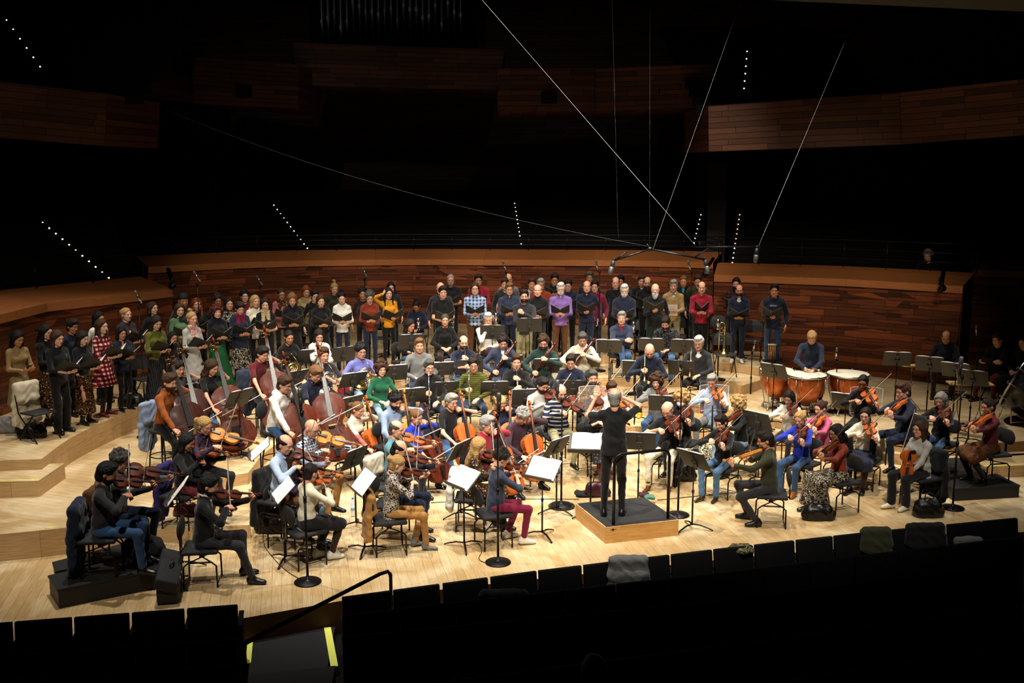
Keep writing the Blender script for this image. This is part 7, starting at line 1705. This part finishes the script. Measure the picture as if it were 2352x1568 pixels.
coat_on('violinist with dark shoulder-length hair in black', .84, .3, .75, mat('purple_cloth', '#251a55', .85), 'purple coat hanging behind the dark-haired violinist in black')
coat_on('balding violinist in light blue shirt behind the curly hair', .84, .36, .8, cl('black'), 'black coat hanging over the chair back near the leather tote')
coat_on('bearded bassist in rust corduroy shirt', 1.08, .26, .75, cl('denim'), 'pale blue shirt hanging behind the bearded bassist', 'shirt')
coat_on('woman in grey embroidered blouse with long curly hair', .84, .36, .78, cl('black'), 'black coat hanging behind the woman in grey embroidered blouse', thick=.05)
coat_on('smiling woman with glasses in white sweater', .82, .34, .5, cl('cream'), 'cream coat over the chair of the white sweater violinist', thick=.05)
coat_on('timpanist in grey blue sweater with fair hair', 1.1, .26, .8, cl('beige'), 'beige jacket hanging behind the timpanist', dx=-.06)
coat(857, 1050, .86, .34, .6, 62, cl('cream'), 'cream coat hanging over the empty chair in the middle of the violins', thick=.04)
CC = at(857, 1050, .86); _d = Matrix.Rotation(R(180 + 62), 3, 'Z') @ Vector((0, .27, 0)); chair('orch', CC.x + _d.x, CC.y + _d.y, 0, R(180 + 62), 'black orchestra chair under the cream coat')
for (x, y, z, w_, h, m, lab) in ((1443, 1286, .52, .36, .36, cl('grey'), 'grey olive coat draped over the front seat row'), (1157, 1365, .62, .4, .5, cl('charcoal'), 'dark grey coat draped over the second seat row'), (2012, 1220, .51, .28, .3, cl('dkolive'), 'dark olive coat over the front seat row near the right'), (2125, 1210, .51, .40, .25, cl('black'), 'black coat bulging over the front seat row at the right'), (2225, 1243, .5, .25, .2, cl('grey'), 'small grey garment on the second seat row at the right')): coat(x, y, z, w_, h, 183, m, lab)
blob('soft_hat', 1702, 1258, .40, (.17, .12, .05), cloth('print:dkolive,khaki,black'), 'green patterned cap on the front seat row', 'hat', handle=False)
person('person in the dark seat rows', 1366, 1542, -.05, 180, 'lap', 'long:dark', 'f', 'knit=black', 'pants=black', dict(nochair=1, lab='dark silhouette of a person sitting in the audience rows'))
# floor cables
def fcable(pts, z, lab, r_=.006):
    p = smooth(P(z + .008, *pts), 3); mb = MB(); mb.tube(p, r_, 5); tag(mb.build('floor_cable', M_blackc), lab, 'cable')
fcable([(605, 1215), (604, 1250), (622, 1275), (655, 1310), (690, 1330)], 0, 'thin black cable curling to the front left microphone stand', .005)
fcable([(1097, 1245), (1110, 1265), (1095, 1285), (1125, 1295)], 0, 'thin black cable at the front centre microphone stand', .005)
fcable([(990, 1154), (1100, 1148), (1200, 1145), (1330, 1146)], 0, 'long black cable lying across the floor left of the podium')
fcable([(1510, 1148), (1640, 1135), (1700, 1130)], 0, 'black cable running right from the podium')
fcable([(1390, 905), (1430, 915), (1460, 900), (1500, 912), (1550, 900)], TIER[2], 'tangled black cable on the tier behind the violins')
fcable([(315, 1080), (372, 1070), (395, 1055), (380, 1090)], TIER[2], 'black cable on the tier at the left')
t = empty('cable_coil', at(1290, 1164, 0)); mb = MB()
for k in range(5): mb.tube([((.15 + .012 * k) * math.cos(a), (.15 + .01 * k) * math.sin(a), .012 + .01 * (k % 3)) for a in np.linspace(0, 6.283, 25)[:-1]], .007, 5, closed=True)
mb.build('coil', M_blackc, t); tag(t, 'coil of black cable around a microphone stand base left of the podium', 'cable')
# chest lettering of the navy hoodie
if 'man in navy hoodie with white chest lettering' in PEOPLE:
    loc_, rz_ = PEOPLE['man in navy hoodie with white chest lettering']; fc = bpy.data.curves.new('chest_lettering', 'FONT'); fc.body = 'BERKELEY'; fc.size = .03; fc.extrude = .003; fc.align_x = 'CENTER'
    par = [o for o in SC.objects if o.name.startswith('person') and (o.location - loc_).length < 1e-4][0]
    fo = bpy.data.objects.new('x', fc); COL.objects.link(fo); fc.materials.append(M_page); bpy.context.view_layer.update()
    me = bpy.data.meshes.new_from_object(fo); bpy.data.objects.remove(fo); lo = link('chest_lettering', me, None, par); lo.location = (0, .158, 1.315); lo.rotation_euler = (R(90), 0, R(180))
